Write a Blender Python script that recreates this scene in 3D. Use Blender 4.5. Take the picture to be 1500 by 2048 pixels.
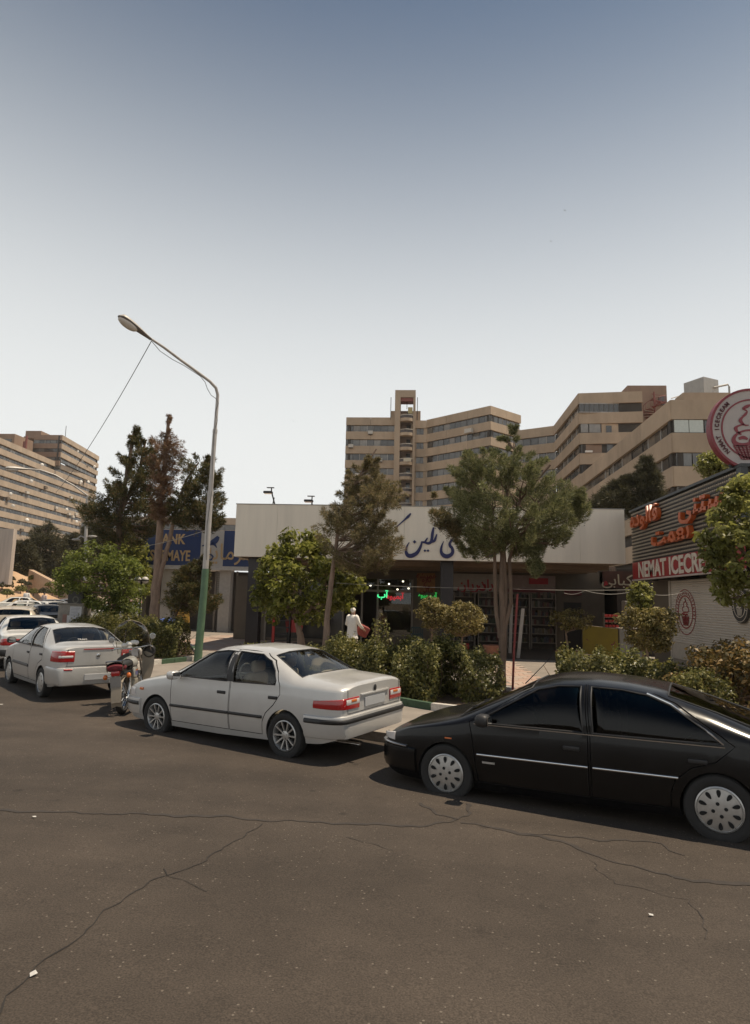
import bpy, bmesh, math, random
import numpy as np
from mathutils import Vector, Matrix
random.seed(7); RNG = np.random.default_rng(11)
SC = bpy.context.scene; COL = SC.collection
for o in list(bpy.data.objects): bpy.data.objects.remove(o)

# ------------------------------------------------------------------ camera
FPX, YAW, PITCH, ROLL, EYE = 1274.3, .0713, .1373, .02435, 2.148
def _axes():
    cy, sy, cp, sp = math.cos(YAW), math.sin(YAW), math.cos(PITCH), math.sin(PITCH)
    w = Vector((-sy*cp, cy*cp, sp)); r = Vector((cy, sy, 0)); u = r.cross(w)
    return math.cos(ROLL)*r+math.sin(ROLL)*u, -math.sin(ROLL)*r+math.cos(ROLL)*u, w
AX_R, AX_U, AX_W = _axes()
cam = bpy.data.cameras.new('camera'); cam_o = bpy.data.objects.new('camera', cam); COL.objects.link(cam_o)
cam.sensor_fit = 'VERTICAL'; cam.sensor_height = 24; cam.lens = FPX/2048*24
cam.clip_start = .1; cam.clip_end = 6000
cam_o.matrix_world = Matrix(((AX_R.x, AX_U.x, -AX_W.x, 0), (AX_R.y, AX_U.y, -AX_W.y, 0), (AX_R.z, AX_U.z, -AX_W.z, EYE), (0, 0, 0, 1)))
SC.camera = cam_o

# ------------------------------------------------------------------ sky and sun
SUN_DIR = Vector((.37, .06, 1)).normalized()
world = bpy.data.worlds.new('World'); SC.world = world; world.use_nodes = True
nt = world.node_tree; bg = nt.nodes['Background']
sky = nt.nodes.new('ShaderNodeTexSky'); sky.sky_type = 'NISHITA'; sky.sun_disc = False
sky.sun_elevation = math.asin(SUN_DIR.z); sky.sun_rotation = math.atan2(SUN_DIR.x, SUN_DIR.y)
sky.air_density = 1.0; sky.dust_density = 1.0; sky.ozone_density = 1.5; sky.altitude = 1200
tint = nt.nodes.new('ShaderNodeMix'); tint.data_type = 'RGBA'; tint.blend_type = 'MULTIPLY'
tint.inputs['Factor'].default_value = 1; tint.inputs[7].default_value = (.14, .42, .55, 1)
nt.links.new(sky.outputs[0], tint.inputs[6])
# pale summer haze thickening towards the horizon, all the way round
wg = nt.nodes.new('ShaderNodeNewGeometry'); sx = nt.nodes.new('ShaderNodeSeparateXYZ'); nt.links.new(wg.outputs['Incoming'], sx.inputs[0])
def wmath(op, a, b=None):
    n = nt.nodes.new('ShaderNodeMath'); n.operation = op
    for i, v in enumerate((a, b)):
        if v is None: continue
        if isinstance(v, (int, float)): n.inputs[i].default_value = v
        else: nt.links.new(v, n.inputs[i])
    return n.outputs[0]
q = wmath('DIVIDE', sx.outputs[2], .60); q = wmath('MULTIPLY', wmath('POWER', wmath('ABSOLUTE', q), 3.4), -1.0); hz = wmath('EXPONENT', q)
hm = nt.nodes.new('ShaderNodeMix'); hm.data_type = 'RGBA'; nt.links.new(hz, hm.inputs['Factor']); nt.links.new(tint.outputs[2], hm.inputs[6]); hm.inputs[7].default_value = (8.85, 9.0, 8.85, 1)
nt.links.new(hm.outputs[2], bg.inputs['Color'])
bg.inputs['Strength'].default_value = .10
sun = bpy.data.lights.new('sun', 'SUN'); sun.energy = 5.0; sun.angle = math.radians(.53); sun.color = (1.0, .86, .67)
sun_o = bpy.data.objects.new('sun', sun); COL.objects.link(sun_o)
sun_o.rotation_euler = SUN_DIR.to_track_quat('Z', 'Y').to_euler()
vs = SC.view_settings; vs.view_transform = 'Standard'; vs.look = 'None'; vs.exposure = 0.0; vs.gamma = 1.0
SC.cycles.max_bounces = 8; SC.cycles.transparent_max_bounces = 12
SC.cycles.sample_clamp_indirect = 4.0
SC.cycles.use_denoising = True

# ------------------------------------------------------------------ pixel -> place helpers
def ray(px, py): return AX_R*((px-750)/FPX) - AX_U*((py-1024)/FPX) + AX_W
def at(px, py, Y):
    d = ray(px, py); return Vector((0, 0, EYE)) + d*(Y/d.y)
def on(px, py, z=0.1):
    d = ray(px, py); return Vector((0, 0, EYE)) + d*((z-EYE)/d.z)
def H(x, y):                                    # height of the carriageway
    return -.014*x - .0235*(min(max(y, -30), 12)-8)
def road_at(px, py):
    d = ray(px, py); lo, hi = 1.0, 300.0
    for _ in range(60):
        m = (lo+hi)/2; q = d*m
        if EYE+q.z > H(q.x, q.y): lo = m
        else: hi = m
    q = d*lo; return Vector((q.x, q.y, H(q.x, q.y)))

# ------------------------------------------------------------------ materials
MATS = {}
def mat(name, col=None, rough=.7, metal=0, var=.12, vs=6, bump=0, bs=40, coat=0, emit=None, es=1, spec=.5, streak=0):
    if name in MATS: return MATS[name]
    m = bpy.data.materials.new(name); m.use_nodes = True; t = m.node_tree; N, L = t.nodes, t.links
    b = N['Principled BSDF']; b.inputs['Roughness'].default_value = rough; b.inputs['Metallic'].default_value = metal
    b.inputs['Coat Weight'].default_value = coat; b.inputs['Coat Roughness'].default_value = .06
    b.inputs['Specular IOR Level'].default_value = spec
    c = (*col, 1); b.inputs['Base Color'].default_value = c
    if var or bump:
        tc = N.new('ShaderNodeTexCoord')
        if var:
            mp = N.new('ShaderNodeMapping'); L.new(tc.outputs['Object'], mp.inputs[0])
            if streak: mp.inputs['Scale'].default_value = (1, 1, streak)
            n1 = N.new('ShaderNodeTexNoise'); n1.inputs['Scale'].default_value = vs; n1.inputs['Detail'].default_value = 6
            n1.inputs['Roughness'].default_value = .65
            L.new(mp.outputs[0], n1.inputs['Vector'])
            r = N.new('ShaderNodeMapRange'); r.inputs[1].default_value = .3; r.inputs[2].default_value = .7
            r.inputs[3].default_value = 1-var; r.inputs[4].default_value = 1+var
            L.new(n1.outputs[0], r.inputs[0])
            mx = N.new('ShaderNodeMix'); mx.data_type = 'RGBA'; mx.blend_type = 'MULTIPLY'; mx.inputs['Factor'].default_value = 1
            mx.inputs[6].default_value = c; L.new(r.outputs[0], mx.inputs[7]); L.new(mx.outputs[2], b.inputs['Base Color'])
            rr = N.new('ShaderNodeMapRange'); rr.inputs[3].default_value = max(0, rough-.08); rr.inputs[4].default_value = min(1, rough+.1)
            L.new(n1.outputs[0], rr.inputs[0]); L.new(rr.outputs[0], b.inputs['Roughness'])
        if bump:
            n2 = N.new('ShaderNodeTexNoise'); n2.inputs['Scale'].default_value = bs; n2.inputs['Detail'].default_value = 5
            L.new(tc.outputs['Object'], n2.inputs['Vector'])
            bp = N.new('ShaderNodeBump'); bp.inputs['Strength'].default_value = bump; bp.inputs['Distance'].default_value = .02
            L.new(n2.outputs[0], bp.inputs['Height']); L.new(bp.outputs[0], b.inputs['Normal'])
    if emit:
        b.inputs['Emission Color'].default_value = (*emit, 1); b.inputs['Emission Strength'].default_value = es
    MATS[name] = m; return m
def glassmat(name, tint=(.6, .65, .62), refl=1.0, ior=1.5, rough=.0):
    if name in MATS: return MATS[name]
    m = bpy.data.materials.new(name); m.use_nodes = True; t = m.node_tree; N, L = t.nodes, t.links
    for n in list(N): N.remove(n)
    o = N.new('ShaderNodeOutputMaterial'); tr = N.new('ShaderNodeBsdfTransparent'); tr.inputs[0].default_value = (*tint, 1)
    g = N.new('ShaderNodeBsdfGlossy'); g.inputs['Roughness'].default_value = rough; g.inputs[0].default_value = (refl, refl, refl, 1)
    f = N.new('ShaderNodeFresnel'); f.inputs[0].default_value = ior
    mx = N.new('ShaderNodeMixShader'); L.new(f.outputs[0], mx.inputs[0]); L.new(tr.outputs[0], mx.inputs[1]); L.new(g.outputs[0], mx.inputs[2])
    L.new(mx.outputs[0], o.inputs[0]); MATS[name] = m; return m
def leafmat(name, cols, transl=.35, rough=.6):
    if name in MATS: return MATS[name]
    m = bpy.data.materials.new(name); m.use_nodes = True; t = m.node_tree; N, L = t.nodes, t.links
    b = N['Principled BSDF']; b.inputs['Roughness'].default_value = rough; b.inputs['Specular IOR Level'].default_value = .35
    geo = N.new('ShaderNodeNewGeometry'); cr = N.new('ShaderNodeValToRGB'); e = cr.color_ramp.elements
    while len(e) < len(cols): e.new(.5)
    for i, c in enumerate(cols): e[i].position = i/(len(cols)-1) if len(cols) > 1 else 0; e[i].color = (*c, 1)
    L.new(geo.outputs['Random Per Island'], cr.inputs[0])
    tc = N.new('ShaderNodeTexCoord'); nz = N.new('ShaderNodeTexNoise'); nz.inputs['Scale'].default_value = 1.6; L.new(tc.outputs['Object'], nz.inputs['Vector'])
    r = N.new('ShaderNodeMapRange'); r.inputs[1].default_value = .3; r.inputs[2].default_value = .7; r.inputs[3].default_value = .72; r.inputs[4].default_value = 1.3
    L.new(nz.outputs[0], r.inputs[0])
    mx = N.new('ShaderNodeMix'); mx.data_type = 'RGBA'; mx.blend_type = 'MULTIPLY'; mx.inputs['Factor'].default_value = 1
    L.new(cr.outputs[0], mx.inputs[6]); L.new(r.outputs[0], mx.inputs[7]); L.new(mx.outputs[2], b.inputs['Base Color'])
    tl = N.new('ShaderNodeBsdfTranslucent'); L.new(mx.outputs[2], tl.inputs[0])
    ms = N.new('ShaderNodeMixShader'); ms.inputs[0].default_value = transl
    L.new(b.outputs[0], ms.inputs[1]); L.new(tl.outputs[0], ms.inputs[2]); L.new(ms.outputs[0], N['Material Output'].inputs[0])
    MATS[name] = m; return m

# ------------------------------------------------------------------ object helpers
def tag(o, label=None, cat=None, group=None, kind=None):
    if label: o['label'] = label
    if cat: o['category'] = cat
    if group: o['group'] = group
    if kind: o['kind'] = kind
    return o
def empty(name, loc=(0, 0, 0), rz=0, label=None, cat=None, group=None):
    o = bpy.data.objects.new(name, None); COL.objects.link(o); o.location = loc; o.rotation_euler = (0, 0, rz)
    o.empty_display_size = .2; return tag(o, label, cat, group)
def link(name, me, parent=None, loc=None):
    o = bpy.data.objects.new(name, me); COL.objects.link(o)
    if parent is not None: o.parent = parent
    if loc is not None: o.location = loc
    return o
def copy_tree(o, parent=None):
    c = o.copy(); COL.objects.link(c); c.parent = parent
    for ch in list(o.children): copy_tree(ch, c)
    return c
class MB:
    def __init__(s): s.v = []; s.f = []; s.m = []; s.cur = 0
    def add(s, vs, fs):
        k = len(s.v); s.v += [tuple(v) for v in vs]; s.f += [tuple(i+k for i in f) for f in fs]; s.m += [s.cur]*len(fs); return s
    def box(s, x0, x1, y0, y1, z0, z1, bev=0):
        if bev:
            bm = bmesh.new(); bmesh.ops.create_cube(bm, size=1)
            bmesh.ops.scale(bm, vec=(x1-x0, y1-y0, z1-z0), verts=bm.verts); bmesh.ops.translate(bm, vec=((x0+x1)/2, (y0+y1)/2, (z0+z1)/2), verts=bm.verts)
            bmesh.ops.bevel(bm, geom=bm.edges[:], offset=bev, segments=2, affect='EDGES', profile=.5)
            bm.verts.index_update(); s.add([v.co[:] for v in bm.verts], [[v.index for v in f.verts] for f in bm.faces]); bm.free(); return s
        return s.add([(x0, y0, z0), (x1, y0, z0), (x1, y1, z0), (x0, y1, z0), (x0, y0, z1), (x1, y0, z1), (x1, y1, z1), (x0, y1, z1)],
                     [(0, 3, 2, 1), (4, 5, 6, 7), (0, 1, 5, 4), (1, 2, 6, 5), (2, 3, 7, 6), (3, 0, 4, 7)])
    def tube(s, pts, r, n=8, cap=True):
        pts = [Vector(p) for p in pts]; rs = r if isinstance(r, (list, tuple)) else [r]*len(pts)
        ring = []; k0 = len(s.v); up = None
        for i, p in enumerate(pts):
            d = (pts[min(i+1, len(pts)-1)]-pts[max(i-1, 0)]).normalized()
            if up is None: up = Vector((0, 0, 1)) if abs(d.z) < .9 else Vector((1, 0, 0))
            a = d.cross(up).normalized(); b = a.cross(d).normalized(); up = b
            for j in range(n):
                t = 2*math.pi*j/n; s.v.append(tuple(p+(a*math.cos(t)+b*math.sin(t))*rs[i]))
        for i in range(len(pts)-1):
            for j in range(n):
                a0 = k0+i*n+j; a1 = k0+i*n+(j+1) % n; s.f.append((a0, a1, a1+n, a0+n)); s.m.append(s.cur)
        if cap:
            s.f.append(tuple(k0+j for j in range(n))[::-1]); s.f.append(tuple(k0+(len(pts)-1)*n+j for j in range(n))); s.m += [s.cur]*2
        return s
    def lathe(s, prof, n=24, axis='z', c=(0, 0, 0)):
        k0 = len(s.v)
        for (r, h) in prof:
            for j in range(n):
                t = 2*math.pi*j/n; x, y = r*math.cos(t), r*math.sin(t)
                s.v.append({'z': (c[0]+x, c[1]+y, c[2]+h), 'y': (c[0]+x, c[1]+h, c[2]+y), 'x': (c[0]+h, c[1]+x, c[2]+y)}[axis])
        for i in range(len(prof)-1):
            for j in range(n):
                a, b = k0+i*n+j, k0+i*n+(j+1) % n; s.f.append((a, b, b+n, a+n)); s.m.append(s.cur)
        return s
    def prism(s, poly, d0, d1, axis='y'):
        n = len(poly); f = {'y': lambda a, b, d: (a, d, b), 'x': lambda a, b, d: (d, a, b), 'z': lambda a, b, d: (a, b, d)}[axis]
        return s.add([f(a, b, d0) for a, b in poly]+[f(a, b, d1) for a, b in poly],
                     [tuple(range(n))[::-1], tuple(range(n, 2*n))]+[(i, (i+1) % n, n+(i+1) % n, n+i) for i in range(n)])
    def grid(s, P):
        nu, nv = len(P), len(P[0]); return s.add([p for row in P for p in row], [(i*nv+j, (i+1)*nv+j, (i+1)*nv+j+1, i*nv+j+1) for i in range(nu-1) for j in range(nv-1)])
    def ball(s, c, r, n=12, m=8):
        rx, ry, rz = r if isinstance(r, (tuple, list)) else (r, r, r); vs = []; fs = []
        for i in range(m+1):
            p = math.pi*i/m
            for j in range(n): t = 2*math.pi*j/n; vs.append((c[0]+rx*math.sin(p)*math.cos(t), c[1]+ry*math.sin(p)*math.sin(t), c[2]+rz*math.cos(p)))
        for i in range(m):
            for j in range(n): fs.append((i*n+j, (i+1)*n+j, (i+1)*n+(j+1) % n, i*n+(j+1) % n))
        return s.add(vs, fs)
    def mesh(s, name, mats, smooth=0, fix=True):
        me = bpy.data.meshes.new(name); me.from_pydata(s.v, [], s.f)
        for m in (mats if isinstance(mats, (list, tuple)) else [mats]): me.materials.append(m)
        if any(s.m): me.polygons.foreach_set('material_index', s.m)
        if fix:
            bm = bmesh.new(); bm.from_mesh(me); bmesh.ops.remove_doubles(bm, verts=bm.verts, dist=1e-5); bmesh.ops.recalc_face_normals(bm, faces=bm.faces); bm.to_mesh(me); bm.free()
        if smooth:
            me.polygons.foreach_set('use_smooth', [True]*len(me.polygons))
            if smooth < 180: me.set_sharp_from_angle(angle=math.radians(smooth))
        me.update(); return me
    def build(s, name, mats, parent=None, smooth=0, loc=None, fix=True):
        return link(name, s.mesh(name, mats, smooth, fix), parent, loc)
def evaluated(o):
    dg = bpy.context.evaluated_depsgraph_get(); dg.update(); return bpy.data.meshes.new_from_object(o.evaluated_get(dg))
def boolean(a, cutter, op='DIFFERENCE'):
    """mesh a (op) mesh cutter -> new mesh"""
    oa = bpy.data.objects.new('a', a); ob = bpy.data.objects.new('b', cutter); COL.objects.link(oa); COL.objects.link(ob)
    m = oa.modifiers.new('b', 'BOOLEAN'); m.operation = op; m.object = ob; m.solver = 'EXACT'; m.material_mode = 'TRANSFER'
    r = evaluated(oa); bpy.data.objects.remove(oa); bpy.data.objects.remove(ob); return r
def textmesh(body, size=1, ext=.01, bold=0, align='CENTER', space=1.0):
    c = bpy.data.curves.new('t', 'FONT'); c.body = body; c.size = size; c.extrude = ext; c.offset = bold; c.align_x = align; c.align_y = 'CENTER'
    c.resolution_u = 3; c.space_character = space
    o = bpy.data.objects.new('t', c); COL.objects.link(o); me = evaluated(o); bpy.data.objects.remove(o); return me
def lettering(name, body, size, material, parent, loc, rot, ext=.01, bold=0, sx=1, align='CENTER', space=1.0):
    me = textmesh(body, size, ext, bold, align, space); me.materials.clear(); me.materials.append(material)
    o = link(name, me, parent, loc); o.rotation_euler = rot; o.scale.x = sx; return o
def stroke(pts, w, ext=.012, nib=None):
    """calligraphic stroke: polyline of (x, y[, width scale]) -> flat ribbon points"""
    P = []
    n = len(pts)
    for i in range(n-1):
        p0, p1, p2, p3 = pts[max(i-1, 0)], pts[i], pts[i+1], pts[min(i+2, n-1)]
        for k in range(6):
            t = k/6; P.append(tuple(.5*((2*b)+(-a+c)*t+(2*a-5*b+4*c-d)*t*t+(-a+3*b-3*c+d)*t**3) for a, b, c, d in zip(p0, p1, p2, p3)))
    P.append(tuple(pts[-1])); L, R = [], []
    for i, p in enumerate(P):
        a, b = P[max(i-1, 0)], P[min(i+1, len(P)-1)]; dx, dy = b[0]-a[0], b[1]-a[1]; q = math.hypot(dx, dy) or 1
        hw = w*.5*(p[2] if len(p) > 2 else 1)
        L.append((p[0]-dy/q*hw, p[1]+dx/q*hw)); R.append((p[0]+dy/q*hw, p[1]-dx/q*hw))
    return L, R
def stroke_mb(mb, pts, w, to3, d=.02):
    """ribbon with thickness d; to3(x, y, depth) -> 3-D"""
    L, R = stroke(pts, w); n = len(L)
    v = [to3(*p, 0) for p in L]+[to3(*p, 0) for p in R]+[to3(*p, d) for p in L]+[to3(*p, d) for p in R]
    f = []
    for i in range(n-1):
        f += [(2*n+i, 2*n+i+1, 3*n+i+1, 3*n+i), (i, i+1, 2*n+i+1, 2*n+i), (n+i, 3*n+i, 3*n+i+1, n+i+1)]
    f += [(0, 2*n, 3*n, n), (n-1, 2*n-1, 4*n-1, 3*n-1)]
    mb.add(v, f)
# ------------------------------------------------------------------ vehicles
RUBBER = mat('tyre_rubber', (.022, .021, .02), .85, var=.2, vs=20)
BLACK = mat('black_plastic', (.018, .017, .017), .5, var=.15)
WELL = mat('wheel_well', (.012, .012, .012), .95, var=0)
CHROME = mat('chrome', (.62, .62, .62), .16, 1, var=0)
ALLOY = mat('alloy', (.50, .49, .47), .38, .75, var=.08, vs=30)
REDLENS = mat('red_lens', (.34, .012, .012), .12, var=.05, coat=.6)
AMBER = mat('amber_lens', (.55, .13, .02), .15, var=0, coat=.6)
CLEAR = mat('clear_lens', (.62, .58, .55), .12, var=.05, coat=.7)
PLATE = mat('plate', (.40, .40, .40), .5, var=.05)
SEATM = mat('seat_cloth', (.30, .25, .19), .9, var=.1)
DARKSEAT = mat('dark_seat', (.035, .033, .03), .9, var=.1)
GLASS = glassmat('car_glass', (.80, .83, .79))
DARKGLASS = glassmat('tinted_car_glass', (.09, .09, .085), .75, 1.42)
MIRRORG = mat('mirror_glass', (.7, .7, .7), .05, 1, var=0)
def paint(name, col, metal=.5, rough=.34, coat=.7):
    return mat('paint_'+name, col, rough, metal, var=.05, vs=3, coat=coat)

def smooth_prof(pts, sig=.05):
    xs = np.linspace(pts[0][0], pts[-1][0], 700); z = np.interp(xs, [p[0] for p in pts], [p[1] for p in pts])
    k = max(1, int(sig/(xs[1]-xs[0]))); g = np.exp(-.5*(np.arange(-3*k, 3*k+1)/k)**2); g /= g.sum()
    zp = np.pad(z, 3*k, mode='reflect', reflect_type='odd'); zs = np.convolve(zp, g, 'valid')
    return lambda x: float(np.interp(x, xs, zs))
class Car:
    def __init__(s, **k):
        s.__dict__.update(k); s.top = smooth_prof(s.prof, s.sig); s.belt = smooth_prof(s.beltline, .08); s.bot = smooth_prof(s.under, .06)
    def half(s, x):
        w = s.W
        df, dr = s.xf-x, x-s.xr
        if df < s.Df: w *= s.cf+(1-s.cf)*max(0, 1-(1-df/s.Df)**s.nf)**(1/s.nf)
        if dr < s.Dr: w *= s.cr+(1-s.cr)*max(0, 1-(1-dr/s.Dr)**s.nr)**(1/s.nr)
        return w
    def low(s, x): zt = s.top(x); return s.bot(x), min(s.belt(x), zt-.06), zt
    def wlow(s, x, z):
        zb, zs, zt = s.low(x); t = min(1, max(0, (z-zb)/(zs-zb)))
        k = 1-.07*max(0, 1-t/.45)**2-.035*max(0, (t-.5)/.5)**2
        return s.half(x)*k
    def w(s, x, z):
        zb, zs, zt = s.low(x)
        if z <= zs: return s.wlow(x, z)
        t = min(1, (z-zs)/(zt-zs)); return s.half(x)*.965*(1-t**s.q)**(1/s.p)
    def ztop(s, x, y):
        zb, zs, zt = s.low(x); a = min(1, abs(y)/(s.half(x)*.965)); return zs+(zt-zs)*(1-a**s.p)**(1/s.q)
    def section(s, x, n1=9, n2=14, ins=0, floor=None):
        zb, zs, zt = s.low(x); pts = []
        if floor is not None: zb = floor
        zt -= ins; zs = min(zs, zt-.03)
        for i in range(n1): z = zb+(zs-zb)*i/(n1-1); pts.append((s.wlow(x, z)-ins*1.3, z))
        a = pts[-1][0]
        for i in range(1, n2+1):
            th = math.pi/2*i/n2; pts.append((a*max(0, math.cos(th))**(2/s.p), zs+(zt-zs)*math.sin(th)**(2/s.q)))
        return pts
    def loft(s, xs, **kw):
        mb = MB(); secs = []
        for x in xs:
            h = s.section(x, **kw); ring = [(x, -y, z) for y, z in h]+[(x, y, z) for y, z in h[-2::-1]]; secs.append(ring)
        n = len(secs[0]); V = [p for r in secs for p in r]; F = []
        for i in range(len(secs)-1):
            for j in range(n):
                F.append((i*n+j, i*n+(j+1) % n, (i+1)*n+(j+1) % n, (i+1)*n+j))
        F.append(tuple(range(n))[::-1]); F.append(tuple((len(secs)-1)*n+j for j in range(n)))
        mb.add(V, F); return mb
    def stations(s, n):
        t = np.linspace(0, 1, n); u = s.xr+(s.xf-s.xr)*(t-.09*np.sin(2*np.pi*t)*.9); return list(u)
    def side_glass(s, poly, off, side=-1, n=18, m=7):
        xs = np.linspace(min(p[0] for p in poly), max(p[0] for p in poly), n); xs[0] += 1e-4; xs[-1] -= 1e-4; G = []
        for x in xs:
            zz = []
            for (a, b) in zip(poly, poly[1:]+poly[:1]):
                if (a[0]-x)*(b[0]-x) < 0: zz.append(a[1]+(b[1]-a[1])*(x-a[0])/(b[0]-a[0]))
            lo, hi = min(zz), max(zz); G.append([(x, side*(s.w(x, z)+off), z) for z in np.linspace(lo, hi, m)])
        return MB().grid(G)
    def screen(s, xb, yb, xt, yt, off, n=14, m=10):
        G = []
        for i in range(m):
            t = i/(m-1); x = xb+(xt-xb)*t; hy = yb+(yt-yb)*t; G.append([(x, hy*k, s.ztop(x, hy*k)+off) for k in np.linspace(-1, 1, n)])
        return MB().grid(G)
    def screen_cut(s, xb, yb, xt, yt):
        zb, zt = s.ztop(xb, yb*.6), s.ztop(xt, yt*.6); n = Vector((-(zt-zb), 0, xt-xb)).normalized(); n = n if n.z > 0 else -n
        V = []
        for d in (-.16, .12):
            for (x, y, z) in ((xb, -yb, zb), (xb, yb, zb), (xt, yt, zt), (xt, -yt, zt)): V.append((x+n.x*d, y, z+n.z*d))
        return V, [(0, 1, 2, 3), (4, 7, 6, 5), (0, 4, 5, 1), (1, 5, 6, 2), (2, 6, 7, 3), (3, 7, 4, 0)]
    def outline(s, z):
        pts = []; h = s.wlow(s.xr+1e-3, z)
        for k in np.linspace(0, 1, 14)[:-1]: pts.append((s.xr, -h*k))
        for x in list(np.linspace(s.xr, s.xr+s.Dr, 30))+list(np.linspace(s.xr+s.Dr+.05, s.xf-s.Df-.05, 50))+list(np.linspace(s.xf-s.Df, s.xf, 30)): pts.append((x, -s.wlow(x, z)))
        h = s.wlow(s.xf-1e-3, z)
        for k in np.linspace(1, 0, 14)[1:]: pts.append((s.xf, -h*k))
        P = np.array(pts); d = np.r_[0, np.cumsum(np.hypot(*np.diff(P, axis=0).T))]; return P, d
    def band(s, s0, s1, z0, z1, off=.012, side=-1, rnd=.3, step=.03, inn=.01):
        """strip hugging the body from arclength s0 to s1 (rear centre = 0); negative = measured from front centre"""
        zf0 = z0 if callable(z0) else (lambda t: z0); zf1 = z1 if callable(z1) else (lambda t: z1)
        P, d = s.outline((zf0(.5)+zf1(.5))/2); Lt = d[-1]
        a = s0 if s0 >= 0 and not (s0 == 0 and s1 < 0 and s0 > s1) else Lt+s0; b = s1 if s1 > 0 else Lt+s1
        n = max(3, int((b-a)/step)); G = []
        for i in range(n+1):
            t = i/n; q = a+(b-a)*t; x, y = np.interp(q, d, P[:, 0]), np.interp(q, d, P[:, 1])
            x1, y1 = np.interp(min(q+.03, Lt), d, P[:, 0]), np.interp(min(q+.03, Lt), d, P[:, 1]); x0, y0 = np.interp(max(q-.03, 0), d, P[:, 0]), np.interp(max(q-.03, 0), d, P[:, 1])
            tx, ty = x1-x0, y1-y0; l = math.hypot(tx, ty) or 1; nx, ny = ty/l, -tx/l
            lo, hi = zf0(t), zf1(t); e = (hi-lo)*rnd; row = []
            for (o, z) in ((-inn, lo), (off*.75, lo+e*.25), (off, lo+e), (off, hi-e), (off*.75, hi-e*.25), (-inn, hi)):
                # follow the body's flare at this height
                zb, zs, zt = s.low(x); ww = 0
                if s.xr+.02 < x < s.xf-.02: ww = s.wlow(x, z)-s.wlow(x, (lo+hi)/2)
                row.append((x+nx*o, (y+ny*o-ww)*(-side), z))
            G.append(row)
        mb = MB().grid(G); k = len(G)
        mb.f += [tuple(range(6)), tuple((k-1)*6+j for j in range(6))[::-1]]; mb.m += [0, 0]
        return mb
    def xs2s(s, x, z):
        P, d = s.outline(z); i0 = 13; i1 = len(P)-13; return float(np.interp(x, P[i0:i1, 0], d[i0:i1]))

def make_tyre(r=.31, w=.185):
    h = w/2; rr = r*.66
    p = [(rr, -h*.75), (rr+.02, -h*.95), (r*.86, -h*1.03), (r*.95, -h*.95), (r*.99, -h*.72), (r, -h*.3), (r, h*.3), (r*.99, h*.72), (r*.95, h*.95), (r*.86, h*1.03), (rr+.02, h*.95), (rr, h*.75), (rr, -h*.75)]
    return MB().lathe(p, 40, 'y').mesh('tyre', RUBBER, 40)
def make_rim(kind, r=.31, w=.185):
    """outer face towards -y"""
    R = r*.665; h = w/2; mb = MB()
    mb.lathe([(R, h*.8), (R, -h*.9), (R*.94, -h*.98), (R*.90, -h*.8), (R*.86, -h*.1), (R*.86, h*.8)], 36, 'y')
    if kind == 'spoke':
        mb.lathe([(.001, -h*.80), (.035, -h*.80), (.06, -h*.72), (.065, -h*.45)], 20, 'y')
        for i in range(10):
            t = 2*math.pi*i/10; u = (math.cos(t), math.sin(t)); n = (-u[1], u[0]); v = []
            for (rad, wd, yy) in ((.05, .016, -h*.70), (R*.92, .024, -h*.86)):
                for (sg, dy) in ((-1, 0), (1, 0), (1, .03), (-1, .03)): v.append((u[0]*rad+n[0]*wd/2*sg*1.0, yy+dy, u[1]*rad+n[1]*wd/2*sg))
            mb.add(v, [(0, 1, 2, 3), (7, 6, 5, 4), (0, 4, 5, 1), (1, 5, 6, 2), (2, 6, 7, 3), (3, 7, 4, 0)])
        mb.cur = 1
        mb.lathe([(.001, -h*.02), (R*.87, -h*.02)], 24, 'y')
        for i in range(4):
            t = 2*math.pi*i/4+.4; mb.ball((.042*math.cos(t), -h*.74, .042*math.sin(t)), .008, 6, 4)
    else:
        n = {'petal': 10, 'cover': 8}[kind]
        mb.lathe([(.001, -h*1.05), (.05, -h*1.05), (R*.5, -h*1.0), (R*.9, -h*.88), (R*.95, -h*.75)], 40, 'y')
        mb.cur = 1
        for i in range(n):
            t = 2*math.pi*(i+.5)/n; c = (R*.70*math.cos(t), R*.70*math.sin(t)); u = (math.cos(t), math.sin(t)); m = (-u[1], u[0]); v = []; k = 14
            a, b = (R*.17, R*.088) if kind == 'petal' else (R*.10, R*.05)
            yy = -h*.975 if kind == 'petal' else -h*.985
            for j in range(k):
                q = 2*math.pi*j/k; aa = a*math.cos(q); bb = b*math.sin(q)*(1+.35*math.cos(q)); v.append((c[0]+u[0]*aa+m[0]*bb, yy-.004+(.010*aa/R), c[1]+u[1]*aa+m[1]*bb))
            v.append((c[0], yy-.004, c[1])); mb.add(v, [(j, (j+1) % k, k) for j in range(k)])
        if kind == 'petal':
            for i in range(4):
                t = 2*math.pi*i/4+.25; v = []
                for j in range(10): q = 2*math.pi*j/10; v.append((R*.27*math.cos(t)+.017*math.cos(q), -h*1.045-.004, R*.27*math.sin(t)+.017*math.sin(q)))
                mb.add(v, [tuple(range(10))])
    return mb.mesh('rim', [ALLOY, WELL], 35)
TYRE = make_tyre(); RIMS = {k: make_rim(k) for k in ('spoke', 'petal', 'cover')}
def add_wheels(root, wb, track, rim, r=.31, steer=0):
    for x in (0, wb):
        for sd in (-1, 1):
            w = empty('wheel', (x, sd*track, r)); w.parent = root
            if sd == 1: w.rotation_euler.z = math.pi
            if x and steer: w.rotation_euler.z += steer
            link('tyre', TYRE, w).scale = (r/.31,)*3; link('rim', RIMS[rim], w).scale = (r/.31,)*3
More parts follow.
